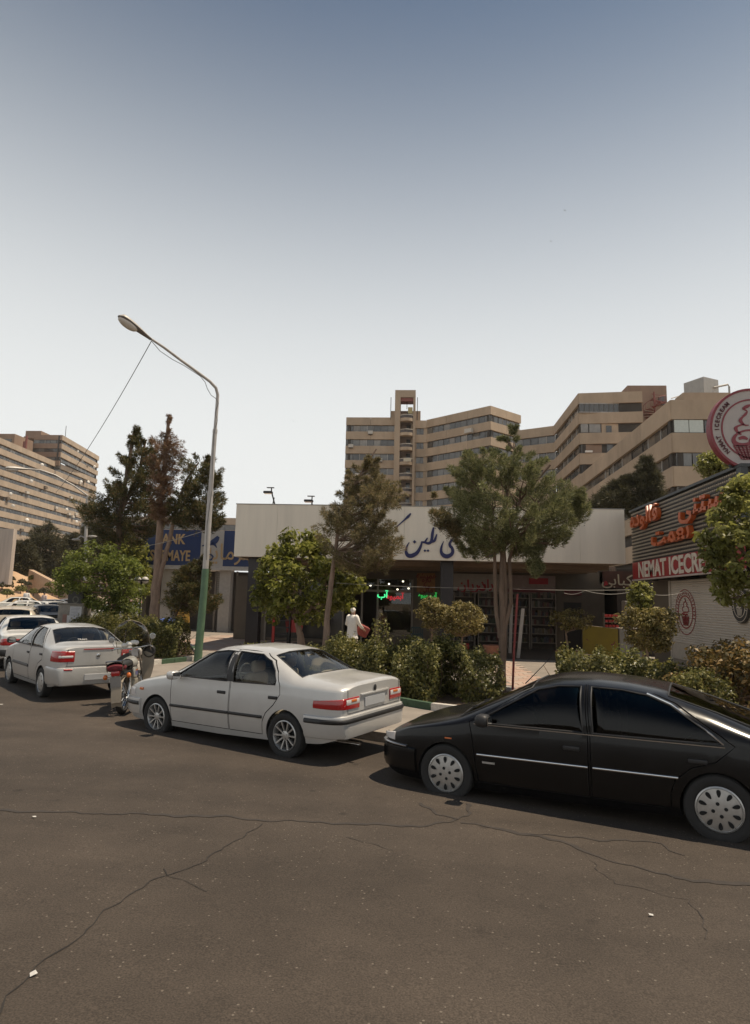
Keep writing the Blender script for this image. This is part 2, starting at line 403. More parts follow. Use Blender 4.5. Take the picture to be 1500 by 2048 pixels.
def mirror_half(me, side):
    bm = bmesh.new(); bm.from_mesh(me); bmesh.ops.delete(bm, geom=[v for v in bm.verts if v.co.y*side < 0], context='VERTS')
    r = bpy.data.meshes.new('door'); bm.to_mesh(r); bm.free()
    for m in me.materials: r.materials.append(m)
    return r
def shade(me, ang=32):
    me.polygons.foreach_set('use_smooth', [True]*len(me.polygons)); me.set_sharp_from_angle(angle=math.radians(ang)); return me
def tubeloop(car, poly, off, side, r, closed=True):
    P = []
    for a, b in zip(poly, poly[1:]+(poly[:1] if closed else [])):
        k = max(2, int(math.hypot(a[0]-b[0], a[1]-b[1])/.05))
        for i in range(k): t = i/k; P.append((a[0]+(b[0]-a[0])*t, a[1]+(b[1]-a[1])*t))
    P.append(poly[0] if closed else poly[-1])
    return [(x, side*(car.w(x, z)+off), z) for x, z in P]
def build_car(name, spec, pm, loc, heading, label, group=None, glass=None, doors=True, res=84, seats=SEATM, pitch=0, roll=0):
    c = Car(**spec); glass = glass or GLASS
    root = empty(name, loc, heading, label, 'car', group); root.rotation_euler = (roll, pitch, heading)
    body = c.loft(c.stations(res)).mesh('body', [pm, WELL])
    def cut(mb, op='DIFFERENCE'):
        nonlocal body; body = boolean(body, mb.mesh('cut', [WELL]), op)
    xs = [x for x in c.stations(res) if c.cab[0] <= x <= c.cab[1]]
    cut(c.loft(xs, ins=.045, floor=.36))
    wc = MB()
    for poly in c.windows.values():
        wc.prism(poly, -1.2, -.30); wc.prism(poly, .30, 1.2)
    cut(wc); wc = MB()
    for sc in c.screens.values(): wc.add(*c.screen_cut(*sc))
    cut(wc); wc = MB()
    for x in (0, c.wb):
        for sd in (-1, 1):
            R = c.arch; a = [(x+R*math.cos(t), .30+R*1.04*math.sin(t)) for t in np.linspace(-.35*math.pi, 1.35*math.pi, 30)]
            wc.prism(a, sd*.50, sd*1.2)
    cut(wc)
    dms = []
    if doors:
        for poly in c.doors:
            cx = sum(p[0] for p in poly)/len(poly); cz = sum(p[1] for p in poly)/len(poly)
            shr = [(cx+(x-cx)*(1-.009/max(.1, abs(x-cx))), cz+(z-cz)*(1-.009/max(.1, abs(z-cz)))) for x, z in poly]
            pr = MB().prism(shr, -1.2, -.55).prism(shr, .55, 1.2); dm = boolean(body, pr.mesh('cut', [WELL]), 'INTERSECT')
            cut(MB().prism(poly, -1.2, -.55).prism(poly, .55, 1.2)); dms.append(dm)
    b = link('body', shade(body), root)
    for i, dm in enumerate(dms):
        for sd in (-1, 1):
            d = link('door', shade(mirror_half(dm, sd)), root); hx, hz = c.handles[i]; y = c.wlow(hx, hz)
            h = MB(); h.box(hx-.085, hx+.085, sd*y-.014, sd*y+.014, hz-.022, hz+.022, .01); link('handle', h.mesh('handle', c.handle_mat, 40), d)
    for sd in (-1, 1):
        for poly in c.windows.values():
            g = c.side_glass(poly, -.012, sd).build('window', glass, root, 180)
            MB().tube(tubeloop(c, poly, -.001, sd, .009), .009, 5).build('seal', BLACK, g, 60)
        for poly in c.pillars: c.side_glass(poly, .003, sd, 8, 8).build('pillar_trim', BLACK, root, 180)
        if c.mirror:
            mx, mz = c.mirror; y = c.w(mx, mz-.05); k = MB().box(mx-.07, mx+.08, sd*(y+.045), sd*(y+.225), mz-.065, mz+.065, .045)
            k.box(mx-.015, mx+.045, sd*(y-.02), sd*(y+.08), mz-.06, mz-.02); m = k.build('side_mirror', c.mirror_mat or pm, root, 50)
            MB().box(mx-.076, mx-.071, sd*(y+.07), sd*(y+.205), mz-.045, mz+.045).build('mirror_glass', MIRRORG, m)
    for nme, sc in c.screens.items():
        g = c.screen(*sc, -.006).build(nme, glass, root, 180)
        xb, yb, xt, yt = sc; loop = [(xb, -yb), (xb, -yb*.5), (xb, 0), (xb, yb*.5), (xb, yb), ((xb+xt)/2, (yb+yt)/2), (xt, yt), (xt, yt*.5), (xt, 0), (xt, -yt*.5), (xt, -yt), ((xb+xt)/2, -(yb+yt)/2), (xb, -yb)]
        MB().tube([(x, y, c.ztop(x, y)-.001) for x, y in loop], .010, 5).build('seal', BLACK, g, 60)
    # cabin
    seat = MB().box(-.24, .26, -.24, .24, .36, .55, .06).box(-.34, -.18, -.23, .23, .5, 1.06, .07).box(-.36, -.25, -.13, .13, 1.07, 1.24, .045).mesh('seat', seats, 50)
    for sx, sy in c.seats: link('seat', seat, root, (sx, sy, 0))
    MB().box(c.rearseat-.28, c.rearseat+.3, -.62, .62, .36, .58, .06).box(c.rearseat-.36, c.rearseat-.16, -.62, .62, .5, .98, .06).build('rear_bench', seats, root, 50)
    dx = c.dash; MB().box(dx-.22, dx+.12, -.66, .66, .55, .90, .07).build('dashboard', BLACK, root, 50)
    k = MB(); ring = [(dx-.30+.05*math.sin(t), -.36+.185*math.cos(t), .90+.17*math.sin(t)) for t in np.linspace(0, 2*math.pi, 22)]; k.tube(ring, .016, 6, False)
    k.box(dx-.31, dx-.27, -.53, -.19, .885, .92).box(dx-.31, dx-.05, -.39, -.33, .87, .92); k.build('steering_wheel', c.wheel_mat or BLACK, root, 60)
    return c, root
def bandpart(c, root, name, m, *a, sides=(-1,), smooth=40, **k):
    return [c.band(*a, side=s, **k).build(name, m, root, smooth) for s in sides]

SAMAND = dict(prof=[(-.93, 1.00), (-.86, 1.035), (-.5, 1.065), (-.16, 1.09), (.18, 1.27), (.46, 1.405), (.8, 1.45), (1.2, 1.46), (1.6, 1.425), (1.85, 1.33), (2.46, 1.0), (2.75, .955), (3.2, .86), (3.42, .78), (3.54, .66), (3.57, .58)],
    beltline=[(-.93, .93), (0, .955), (1.2, .94), (2.4, .925), (3.1, .82), (3.57, .64)], under=[(-.93, .36), (-.6, .26), (0, .22), (1.3, .19), (2.6, .2), (3.3, .24), (3.57, .30)],
    sig=.035, W=.86, xr=-.93, xf=3.57, Df=.6, Dr=.5, cf=.66, cr=.80, nf=2.3, nr=2.6, p=4.2, q=2.1, wb=2.67, arch=.345, cab=(-.05, 2.42),
    windows=dict(a=[(2.26, .975), (1.62, 1.355), (1.36, 1.385), (1.185, 1.385), (1.13, .965)], b=[(1.01, .965), (1.065, 1.385), (.62, 1.36), (.40, 1.28), (.26, 1.16), (.19, 1.03), (.20, .975)]),
    pillars=[[(1.135, .965), (1.19, 1.388), (1.06, 1.388), (1.005, .965)]],
    screens=dict(windscreen=(2.43, .66, 1.80, .56), rear_window=(-.14, .64, .42, .545)),
    doors=[[(2.32, .28), (2.35, .88), (2.37, .97), (1.66, 1.39), (1.32, 1.415), (1.12, 1.415), (1.07, .96), (1.07, .28)], [(1.06, .28), (1.06, .96), (1.11, 1.415), (.6, 1.395), (.35, 1.29), (.2, 1.15), (.11, .98), (.09, .85), (.20, .70), (.34, .58), (.40, .46), (.42, .28)]],
    handles=[(1.23, .80), (.22, .80)], handle_mat=BLACK, mirror=(2.16, 1.0), mirror_mat=None, seats=[(1.25, -.37), (1.25, .37)], rearseat=.35, dash=2.15, wheel_mat=mat('grey_wheel', (.4, .38, .34), .5))
XANTIA = dict(prof=[(-.86, .93), (-.80, .985), (-.6, 1.01), (-.42, 1.035), (0, 1.20), (.42, 1.325), (.8, 1.38), (1.2, 1.40), (1.55, 1.385), (1.85, 1.31), (2.62, .945), (2.9, .87), (3.25, .79), (3.5, .70), (3.62, .60), (3.64, .54)],
    beltline=[(-.86, .86), (0, .92), (1.2, .915), (2.4, .875), (3.2, .75), (3.64, .58)], under=[(-.86, .36), (-.5, .25), (0, .2), (1.3, .175), (2.6, .185), (3.4, .20), (3.64, .27)],
    sig=.04, W=.878, xr=-.86, xf=3.64, Df=.85, Dr=.5, cf=.55, cr=.78, nf=2.2, nr=2.5, p=4.0, q=2.0, wb=2.74, arch=.34, cab=(-.3, 2.55),
    windows=dict(a=[(2.40, .90), (1.72, 1.275), (1.50, 1.325), (1.26, 1.335), (1.22, .90)], b=[(1.12, .90), (1.15, 1.335), (.85, 1.325), (.60, 1.29), (.38, 1.215), (.02, .985), (-.06, .92), (-.02, .905)]),
    pillars=[], screens=dict(windscreen=(2.60, .70, 1.80, .565), rear_window=(-.45, .62, .40, .53)),
    doors=[[(2.36, .26), (2.42, .72), (2.46, .90), (1.76, 1.305), (1.5, 1.358), (1.21, 1.365), (1.17, .90), (1.17, .26)], [(1.155, .26), (1.155, .90), (1.195, 1.365), (.84, 1.355), (.57, 1.315), (.33, 1.235), (-.05, .99), (-.17, .90), (.0, .74), (.22, .66), (.36, .54), (.41, .40), (.41, .26)]],
    handles=[(1.34, .735), (.16, .735)], handle_mat=BLACK, mirror=(2.25, .955), mirror_mat=BLACK, seats=[(1.25, -.37), (1.25, .37)], rearseat=.30, dash=2.25, wheel_mat=None)
P206 = dict(prof=[(-.86, 1.05), (-.80, 1.085), (-.5, 1.105), (-.28, 1.125), (.1, 1.30), (.38, 1.405), (.8, 1.455), (1.1, 1.46), (1.4, 1.43), (1.7, 1.31), (2.30, 1.02), (2.6, .95), (2.95, .84), (3.2, .70), (3.30, .58)],
    beltline=[(-.86, .99), (0, .99), (1.2, .96), (2.2, .92), (2.9, .80), (3.30, .62)], under=[(-.86, .34), (-.5, .26), (0, .22), (1.3, .2), (2.5, .2), (3.0, .24), (3.3, .3)],
    sig=.04, W=.83, xr=-.86, xf=3.30, Df=.75, Dr=.5, cf=.55, cr=.80, nf=2.2, nr=2.5, p=4.0, q=2.0, wb=2.44, arch=.335, cab=(-.15, 2.25),
    windows=dict(a=[(2.10, 1.0), (1.45, 1.345), (1.2, 1.38), (.98, 1.385), (.95, .985)], b=[(.86, .985), (.89, 1.385), (.6, 1.365), (.40, 1.29), (.14, 1.10), (.08, 1.0)]),
    pillars=[], screens=dict(windscreen=(2.26, .66, 1.62, .555), rear_window=(-.25, .66, .34, .56)),
    doors=[[(2.12, .28), (2.18, .75), (2.20, .98), (1.5, 1.375), (1.2, 1.412), (.94, 1.415), (.90, .98), (.90, .28)], [(.885, .28), (.885, .98), (.925, 1.415), (.58, 1.395), (.36, 1.315), (.08, 1.11), (-.02, .98), (.02, .75), (.25, .66), (.36, .52), (.40, .28)]],
    handles=[(1.03, .84), (.12, .86)], handle_mat=BLACK, mirror=(2.02, 1.04), mirror_mat=BLACK, seats=[(1.15, -.36), (1.15, .36)], rearseat=.28, dash=2.0, wheel_mat=None)
BOXY = dict(prof=[(-.95, .94), (-.88, .98), (-.5, 1.01), (-.22, 1.03), (.14, 1.28), (.34, 1.375), (.7, 1.405), (1.1, 1.41), (1.5, 1.385), (1.72, 1.29), (2.25, .98), (2.5, .94), (3.0, .875), (3.28, .82), (3.36, .72), (3.38, .6)],
    beltline=[(-.95, .89), (0, .90), (1.2, .895), (2.2, .88), (3.0, .80), (3.38, .66)], under=[(-.95, .36), (-.5, .27), (0, .22), (1.3, .2), (2.5, .21), (3.38, .32)],
    sig=.025, W=.83, xr=-.95, xf=3.38, Df=.4, Dr=.4, cf=.78, cr=.84, nf=2.6, nr=2.8, p=4.6, q=2.2, wb=2.6, arch=.34, cab=(-.1, 2.2),
    windows=dict(a=[(2.06, .93), (1.52, 1.31), (1.3, 1.335), (1.06, 1.335), (1.03, .92)], b=[(.93, .92), (.96, 1.335), (.5, 1.31), (.30, 1.2), (.10, .94)]),
    pillars=[], screens=dict(windscreen=(2.21, .66, 1.68, .57), rear_window=(-.19, .65, .30, .56)), doors=[], handles=[], handle_mat=BLACK, mirror=(1.98, .97), mirror_mat=BLACK, seats=[(1.15, -.36), (1.15, .36)], rearseat=.28, dash=1.98, wheel_mat=None)

def samand():
    P = Vector((-1.399, 9.718)); pm = paint('silver', (.53, .515, .49), .32, .34)
    h = math.radians(151.3); c, r = build_car('sedan', SAMAND, pm, (P.x, P.y, H(P.x, P.y)), h, 'silver four-door sedan parked between the black hatchback and the motorcycle', pitch=.019, roll=-.018)
    add_wheels(r, c.wb, .765, 'spoke', .31)
    B = bandpart
    B(c, r, 'bumper', pm, 0, c.xs2s(-.36, .5), .33, .64, off=.035, sides=(-1, 1), rnd=.22)
    B(c, r, 'bumper_strip', BLACK, 0, c.xs2s(-.38, .56), .53, .60, off=.052, sides=(-1, 1))
    B(c, r, 'bumper', pm, c.xs2s(3.04, .45), -1e-3, .30, .58, off=.03, sides=(-1, 1), rnd=.22)
    B(c, r, 'bumper_strip', BLACK, c.xs2s(3.06, .5), -1e-3, .46, .53, off=.045, sides=(-1, 1))
    B(c, r, 'headlight', CLEAR, c.xs2s(3.22, .66), -.36, .59, lambda t: .74-.06*t, off=.012, sides=(-1, 1))
    B(c, r, 'rub_strip', BLACK, c.xs2s(1.08, .53), c.xs2s(2.33, .53), .50, .545, off=.018, sides=(-1, 1))
    B(c, r, 'rub_strip', BLACK, c.xs2s(.41, .53), c.xs2s(1.05, .53), .50, .545, off=.018, sides=(-1, 1))
    for sd in (-1, 1):
        t = bandpart(c, r, 'taillight', REDLENS, .40, c.xs2s(-.50, .8), lambda t: .70+.02*t, lambda t: .865-.055*max(0, t-.3), off=.014, sides=(sd,))[0]
        c.band(.41, .70, .765, .845, off=.020, side=sd).build('reversing_lens', CLEAR, t, 40)
        c.band(.48, .60, .795, .84, off=.026, side=sd).build('indicator_lens', AMBER, t, 40)
        c.band(c.xs2s(3.0, .72), c.xs2s(3.09, .72), .70, .745, off=.012, side=sd).build('side_indicator', AMBER, r, 40)
        c.band(c.xs2s(-.62, .9), c.xs2s(-.615, .9), .62, 1.0, off=.001, side=sd)
    MB().box(-.945, -.93, -.26, .26, .70, .825, .004).build('licence_plate', PLATE, r)
    MB().box(-.955, -.93, -.36, .36, .855, .885, .008).build('chrome_trim', pm, r, 40)
    MB().ball((-.94, 0, .93), (.012, .035, .045)).build('badge', BLACK, r, 180)
    k = MB()
    for sd in (-1, 1): k.box(-.934, -.9305, sd*.66-.003, sd*.66+.003, .66, .97)
    k.box(-.934, -.9305, -.66, .66, .655, .661); k.build('boot_gap', BLACK, r)
    MB().tube([(-.55, .45, .24), (-.9, .45, .24), (-.99, .45, .235)], .025, 10).build('exhaust', CHROME, r, 60)
    MB().box(-.30, -.16, -.45, .45, 1.045, 1.06).build('parcel_shelf', SEATM, r)
    MB().ball((-.02, -.12, 1.06), (.09, .18, .045)).build('cushion', SEATM, r, 180)
    return r
def xantia():
    P = Vector((3.196, 7.337)); pm = mat('paint_black', (.006, .0055, .0055), .22, 0, var=.05, vs=3, coat=.22, spec=.25); h = math.radians(157.2)
    c, r = build_car('hatchback', XANTIA, pm, (P.x, P.y, H(P.x, P.y)), h, 'black five-door hatchback with tinted windows parked behind the silver sedan', glass=DARKGLASS, seats=DARKSEAT, pitch=.016, roll=-.02)
    add_wheels(r, c.wb, .775, 'petal', .315); B = bandpart
    B(c, r, 'bumper', pm, 0, c.xs2s(-.36, .5), .33, .62, off=.03, sides=(-1, 1), rnd=.22)
    B(c, r, 'bumper', pm, c.xs2s(3.10, .45), -1e-3, .26, .555, off=.028, sides=(-1, 1), rnd=.25)
    B(c, r, 'bumper_strip', CHROME, c.xs2s(3.22, .54), -.05, .548, .572, off=.035, sides=(-1, 1))
    B(c, r, 'headlight', CLEAR, c.xs2s(3.42, .62), -.46, .59, lambda t: .685-.05*t, off=.010, sides=(-1, 1))
    B(c, r, 'door_strip', CHROME, c.xs2s(1.18, .56), c.xs2s(2.36, .56), .553, .578, off=.018, sides=(-1, 1))
    B(c, r, 'door_strip', CHROME, c.xs2s(.34, .56), c.xs2s(1.13, .56), .553, .578, off=.018, sides=(-1, 1))
    B(c, r, 'side_indicator', AMBER, c.xs2s(2.66, .72), c.xs2s(2.74, .72), .695, .712, off=.010, sides=(-1, 1))
    B(c, r, 'taillight', REDLENS, .36, c.xs2s(-.42, .78), .72, .84, off=.014, sides=(-1, 1))
    MB().box(-.875, -.86, -.26, .26, .70, .815, .004).build('licence_plate', PLATE, r)
    for sd in (-1, 1):
        MB().tube([(x, sd*(c.w(x, .885)+.006), .885) for x in np.linspace(-.08, 2.40, 30)], .008, 5).build('waist_trim', CHROME, r, 60)
        e = [(-.07, .91), (.02, .985), (.38, 1.228), (.60, 1.303)]
        MB().tube([(x, sd*(c.w(x, z)+.008), z) for x, z in e], .010, 5).build('quarter_trim', CHROME, r, 60)
        b = MB().box(2.16, 2.30, sd*(c.wlow(2.2, .48)+.001), sd*(c.wlow(2.2, .48)+.006), .478, .498); b.build('badge', ALLOY, r)
    MB().tube([(1.95, .25, 1.28), (1.62, .25, 1.62)], [.007, .003], 6).build('aerial', BLACK, r)
    for yy in (-.25, .25): MB().tube([(2.62, yy-.05, c.ztop(2.62, yy)+.01), (2.44, yy+.35, c.ztop(2.44, yy)+.012)], .008, 5).build('wiper', BLACK, r)
    return r
def p206():
    pm = paint('silver_light', (.48, .465, .44), .35, .34); q = road_at(84, 1393); h = math.radians(137)
    f = Vector((math.cos(h), math.sin(h))); rt = Vector((f.y, -f.x)); P = Vector((q.x, q.y))+rt*.74-f*.05
    c, r = build_car('compact_sedan', P206, pm, (P.x, P.y, H(P.x, P.y)), h, 'silver compact sedan parked just ahead of the motorcycle')
    add_wheels(r, c.wb, .735, 'cover', .30); B = bandpart
    B(c, r, 'bumper', pm, 0, c.xs2s(-.36, .5), .30, .665, off=.035, sides=(-1, 1), rnd=.2)
    B(c, r, 'bumper', pm, c.xs2s(2.75, .45), -1e-3, .28, .58, off=.03, sides=(-1, 1), rnd=.22)
    B(c, r, 'reflector', REDLENS, .50, .66, .60, .64, off=.042, sides=(-1, 1))
    B(c, r, 'headlight', CLEAR, c.xs2s(2.9, .66), -.4, .60, lambda t: .78-.08*t, off=.012, sides=(-1, 1))
    B(c, r, 'rub_strip', mat('grey_plastic', (.09, .085, .08), .6), c.xs2s(.91, .58), c.xs2s(2.1, .58), .53, .60, off=.018, sides=(-1, 1))
    for sd in (-1, 1):
        t = bandpart(c, r, 'taillight', REDLENS, .47, c.xs2s(-.56, .85), .76, .985, off=.016, sides=(sd,))[0]
        c.band(.50, .76, .845, .90, off=.022, side=sd).build('reversing_lens', CLEAR, t, 40)
    MB().box(-.91, -.89, -.26, .26, .40, .52, .004).build('licence_plate', PLATE, r)
    k = MB().box(-.866, -.859, -.62, .62, .685, .692)
    for sd in (-1, 1): k.box(-.866, -.859, sd*.60-.004, sd*.60+.004, .69, 1.02)
    k.build('boot_gap', BLACK, r)
    MB().box(-.872, -.858, -.30, .30, 1.0, 1.018).build('brake_light', REDLENS, r)
    MB().ball((-.865, 0, .88), (.01, .045, .04)).build('badge', CHROME, r, 180)
    o = lettering('rear_decal', 'TEAM', .075, mat('decal', (.6, .58, .55), .6), r, (-.205, .12, 1.165), (math.radians(28), 0, math.radians(-90)), .001)
    return r
# ------------------------------------------------------------------ ground, road, kerbs, paving
def asphalt_material():
    m = bpy.data.materials.new('asphalt'); m.use_nodes = True; t = m.node_tree; N, L = t.nodes, t.links; b = N['Principled BSDF']
    b.inputs['Roughness'].default_value = .88; b.inputs['Specular IOR Level'].default_value = .3
    g = N.new('ShaderNodeNewGeometry')
    def noise(s, d=4, r=.6):
        n = N.new('ShaderNodeTexNoise'); n.inputs['Scale'].default_value = s; n.inputs['Detail'].default_value = d; n.inputs['Roughness'].default_value = r; L.new(g.outputs['Position'], n.inputs['Vector']); return n
    def rng(src, a, b_, c, d):
        r = N.new('ShaderNodeMapRange'); r.inputs[1].default_value = a; r.inputs[2].default_value = b_; r.inputs[3].default_value = c; r.inputs[4].default_value = d; L.new(src, r.inputs[0]); return r.outputs[0]
    def mul(a, b_):
        x = N.new('ShaderNodeMix'); x.data_type = 'RGBA'; x.blend_type = 'MULTIPLY'; x.inputs['Factor'].default_value = 1; L.new(a, x.inputs[6]); L.new(b_, x.inputs[7]); return x.outputs[2]
    base = N.new('ShaderNodeRGB'); base.outputs[0].default_value = (.057, .0445, .0345, 1)
    big = rng(noise(.22, 5).outputs[0], .3, .7, .70, 1.28); mid = rng(noise(1.6, 6, .7).outputs[0], .3, .7, .85, 1.15)
    grit = rng(noise(95, 2).outputs[0], .35, .68, .66, 1.36)
    mp = N.new('ShaderNodeMapping'); mp.inputs['Rotation'].default_value = (0, 0, math.radians(24)); mp.inputs['Scale'].default_value = (.12, 1.1, 1); L.new(g.outputs['Position'], mp.inputs[0])
    ln = noise(1.0, 5, .55); L.new(mp.outputs[0], ln.inputs['Vector']); lane = rng(ln.outputs[0], .3, .7, .82, 1.18)
    c = mul(mul(mul(mul(base.outputs[0], big), mid), grit), lane)
    v = N.new('ShaderNodeTexVoronoi'); v.inputs['Scale'].default_value = 48; L.new(g.outputs['Position'], v.inputs['Vector'])          # pale aggregate
    spk = N.new('ShaderNodeMath'); spk.operation = 'GREATER_THAN'; spk.inputs[1].default_value = .88; L.new(v.outputs['Color'], spk.inputs[0])
    near = N.new('ShaderNodeMath'); near.operation = 'LESS_THAN'; near.inputs[1].default_value = .35; L.new(v.outputs['Distance'], near.inputs[0])
    an = N.new('ShaderNodeMath'); an.operation = 'MULTIPLY'; L.new(spk.outputs[0], an.inputs[0]); L.new(near.outputs[0], an.inputs[1])
    mx = N.new('ShaderNodeMix'); mx.data_type = 'RGBA'; L.new(an.outputs[0], mx.inputs['Factor']); L.new(c, mx.inputs[6]); mx.inputs[7].default_value = (.15, .125, .10, 1)
    v2 = N.new('ShaderNodeTexVoronoi'); v2.inputs['Scale'].default_value = 1.7; v2.inputs['Randomness'].default_value = 1; L.new(g.outputs['Position'], v2.inputs['Vector'])     # oil spots
    oil = rng(v2.outputs['Distance'], .03, .11, .62, 1.0)
    L.new(mul(mx.outputs[2], oil), b.inputs['Base Color'])
    bp = N.new('ShaderNodeBump'); bp.inputs['Strength'].default_value = .55; bp.inputs['Distance'].default_value = .012; L.new(noise(70, 3).outputs[0], bp.inputs['Height']); L.new(bp.outputs[0], b.inputs['Normal'])
    return m
ASPH = asphalt_material()
SOIL = mat('soil', (.10, .065, .04), .95, var=.35, vs=3, bump=.6, bs=25)
CONC = mat('paving_concrete', (.25, .215, .18), .9, var=.2, vs=2, bump=.25, bs=60)
SAND = mat('sandy_earth', (.47, .31, .185), .95, var=.22, vs=.6, bump=.6, bs=5)
WHITEP = mat('kerb_white', (.55, .51, .45), .8, var=.25, vs=9, bump=.2)
GREENP = mat('kerb_green', (.045, .085, .045), .75, var=.3, vs=9, bump=.2)
KERBM = mat('kerb_concrete', (.27, .23, .19), .9, var=.25, vs=7, bump=.3)
PAVER = mat('paver_pink', (.42, .29, .225), .88, var=.2, vs=5, bump=.2)
PAVER2 = mat('paver_tan', (.40, .31, .25), .88, var=.2, vs=5, bump=.2)
gx = np.r_[np.linspace(-900, -80, 12), np.linspace(-70, 60, 40), np.linspace(80, 900, 12)]; gy_ = np.r_[np.linspace(-200, -30, 6), np.linspace(-25, 80, 40), np.linspace(90, 1500, 16)]
def zground(x, y): return H(max(-80, min(60, x)), y)-.12 + (0 if y < 60 else min(1.0, (y-60)*.02))*(1 if x < -5 else 0)
tag(MB().grid([[(x, y, zground(x, y)) for y in gy_] for x in gx]).build('ground', mat('dry_ground', (.24, .18, .12), .95, var=.3, vs=.2)), kind='structure')
road = tag(MB().grid([[(x, y, H(x, y)) for y in np.r_[np.linspace(-25, 12, 20), np.linspace(14, 74, 16)]] for x in np.linspace(-75, 45, 60)]).build('road', ASPH, None, 180), kind='structure')
# kerb line of the street
K1 = [(25, -1.5), (12, 4.5), (3.6, 8.5), (-.9, 10.6), (-3.5, 12.25), (-4.8, 13.45), (-6.1, 14.75), (-8.0, 16.9), (-10.5, 20.3), (-13.5, 25.0), (-16, 29.5), (-19, 36)]
def resample(P, step):
    P = np.array(P, float); d = np.r_[0, np.cumsum(np.hypot(*np.diff(P, axis=0).T))]; n = max(1, int(round(d[-1]/step))); q = np.linspace(0, d[-1], n+1)
    return np.c_[np.interp(q, d, P[:, 0]), np.interp(q, d, P[:, 1])]
def zP(x, y): return .09+.014*max(0, -x-4)
k1 = resample(K1, .9); n = len(k1); far = [(45+(-28-45)*i/(n-1), 62) for i in range(n)]
G = []
for i in range(n):
    a = Vector(k1[i]); b = Vector(far[i]); G.append([(p.x, p.y, zP(p.x, p.y)) for p in (a.lerp(b, t) for t in np.linspace(0, 1, 14)**1.6)])
tag(MB().grid(G).build('pavement', CONC), kind='structure')
def kerb(name, pts, step, width, ztop, mats, depth=.3, kind='structure', inward=1):
    root = empty(name, (pts[0][0], pts[0][1], 0)); root['kind'] = kind; r = resample(pts, step); meshes = {}
    for m in mats:
        meshes[m] = MB().box(-.5, .5, -.5, .5, -1, 0, .03).mesh('kerb_stone', m, 40)
    for i in range(len(r)-1):
        a, b = Vector(r[i]), Vector(r[i+1]); c = (a+b)/2; L = (b-a).length; m = mats[(i//2) % len(mats)] if len(mats) > 1 else mats[0]
        o = link('kerb_stone', meshes[m], root); o.location = (c.x-pts[0][0], c.y-pts[0][1], ztop(c.x, c.y)+random.uniform(-.008, .008)); ang = math.atan2(b.y-a.y, b.x-a.x)
        o.rotation_euler = (0, 0, ang+random.uniform(-.012, .012)); o.scale = (L-.012, width, depth)
kerb('kerb', K1[1:10], .62, .16, lambda x, y: zP(x, y)+.012, [KERBM])
PL_MID = [(-2.8, 15.8), (-.5, 13.3), (.35, 12.6), (1.9, 12.0), (2.2, 15.4), (-1.8, 18.2)]
PL_RIGHT = [(2.5, 11.7), (9.8, 8.6), (12, 13), (3.0, 15.0)]
PL_LEFT = [(-7.9, 17.6), (-6.9, 20.4), (-8.8, 24.6), (-15, 31), (-17, 29), (-12.2, 22.0)]
for i, P in enumerate((PL_MID, PL_RIGHT, PL_LEFT)):
    tag(MB().add([(x, y, zP(x, y)+.06) for x, y in P], [tuple(range(len(P)))]).build('planting_bed', SOIL), kind='structure')
    kerb('planter_kerb', P+P[:1], .55, .12, lambda x, y: zP(x, y)+.14, [WHITEP, GREENP])
def pave(name, x0, x1, y0, y1, s, mats, gap=.012):
    root = empty(name, (x0, y0, 0)); root['kind'] = 'structure'; ms = [MB().box(-.5, .5, -.5, .5, -.03, 0).mesh('paver', m) for m in mats]
    nx, ny = int((x1-x0)/s), int((y1-y0)/s)
    for i in range(nx):
        for j in range(ny):
            o = link('paver', random.choice(ms), root); x = (i+.5)*s+(s/2 if j % 2 else 0); y = (j+.5)*s
            o.location = (x, y, zP(x0+x, y0+y)+.012+random.uniform(-.003, .003)); o.scale = (s-gap, s-gap, 1)
pave('plaza_path', 2.2, 3.6, 14.6, 23.8, .36, [PAVER, PAVER2])
pave('plaza_paving', -10.4, -5.9, 23.6, 33, .5, [PAVER, PAVER2])
# tar-sealed joints and an open crack, laid from their line on the asphalt
TAR = mat('tar_seal', (.037, .029, .0235), .85, var=.3, vs=8); OPENC = mat('open_crack', (.024, .020, .017), 1, var=.3)
def ribbon(name, pix, w, m, jit=.02, zo=.004):
    P = [road_at(*p) for p in pix]; Q = []
    for a, b in zip(P, P[1:]):
        k = max(2, int((b-a).length/.06))
        for i in range(k): Q.append(a.lerp(b, i/k))
    Q.append(P[-1]); L = []; R = []; ph = random.random()*9
    for i, q in enumerate(Q):
        d = (Q[min(i+1, len(Q)-1)]-Q[max(i-1, 0)]).normalized(); nrm = Vector((-d.y, d.x, 0)); off = jit*(math.sin(i*.55+ph)+.7*math.sin(i*1.37+ph*2)+random.uniform(-.6, .6))
        ww = w*(.5+.9*random.random()) if w < .03 else w*(.75+.35*math.sin(i*.23+ph)+random.uniform(-.18, .18)); c = q+nrm*off
        for S, sg in ((L, 1), (R, -1)): p = c+nrm*ww*.5*sg; S.append((p.x, p.y, H(p.x, p.y)+zo))
    MB().grid([L, R]).build(name, m, road)
ribbon('tar_joint', [(-60, 1618), (0, 1621), (150, 1626), (300, 1629), (450, 1634), (540, 1642), (640, 1645), (760, 1650), (850, 1652), (900, 1645), (932, 1632), (940, 1608)], .055, TAR)
ribbon('tar_joint', [(925, 1644), (1000, 1660), (1080, 1672), (1130, 1688), (1200, 1714), (1280, 1738), (1350, 1755), (1450, 1767), (1560, 1776)], .06, TAR)
ribbon('tar_joint', [(1060, 1668), (1140, 1676), (1250, 1680), (1320, 1690), (1370, 1712)], .03, TAR, .03)
ribbon('tar_joint', [(835, 1607), (880, 1628), (915, 1640)], .04, TAR)
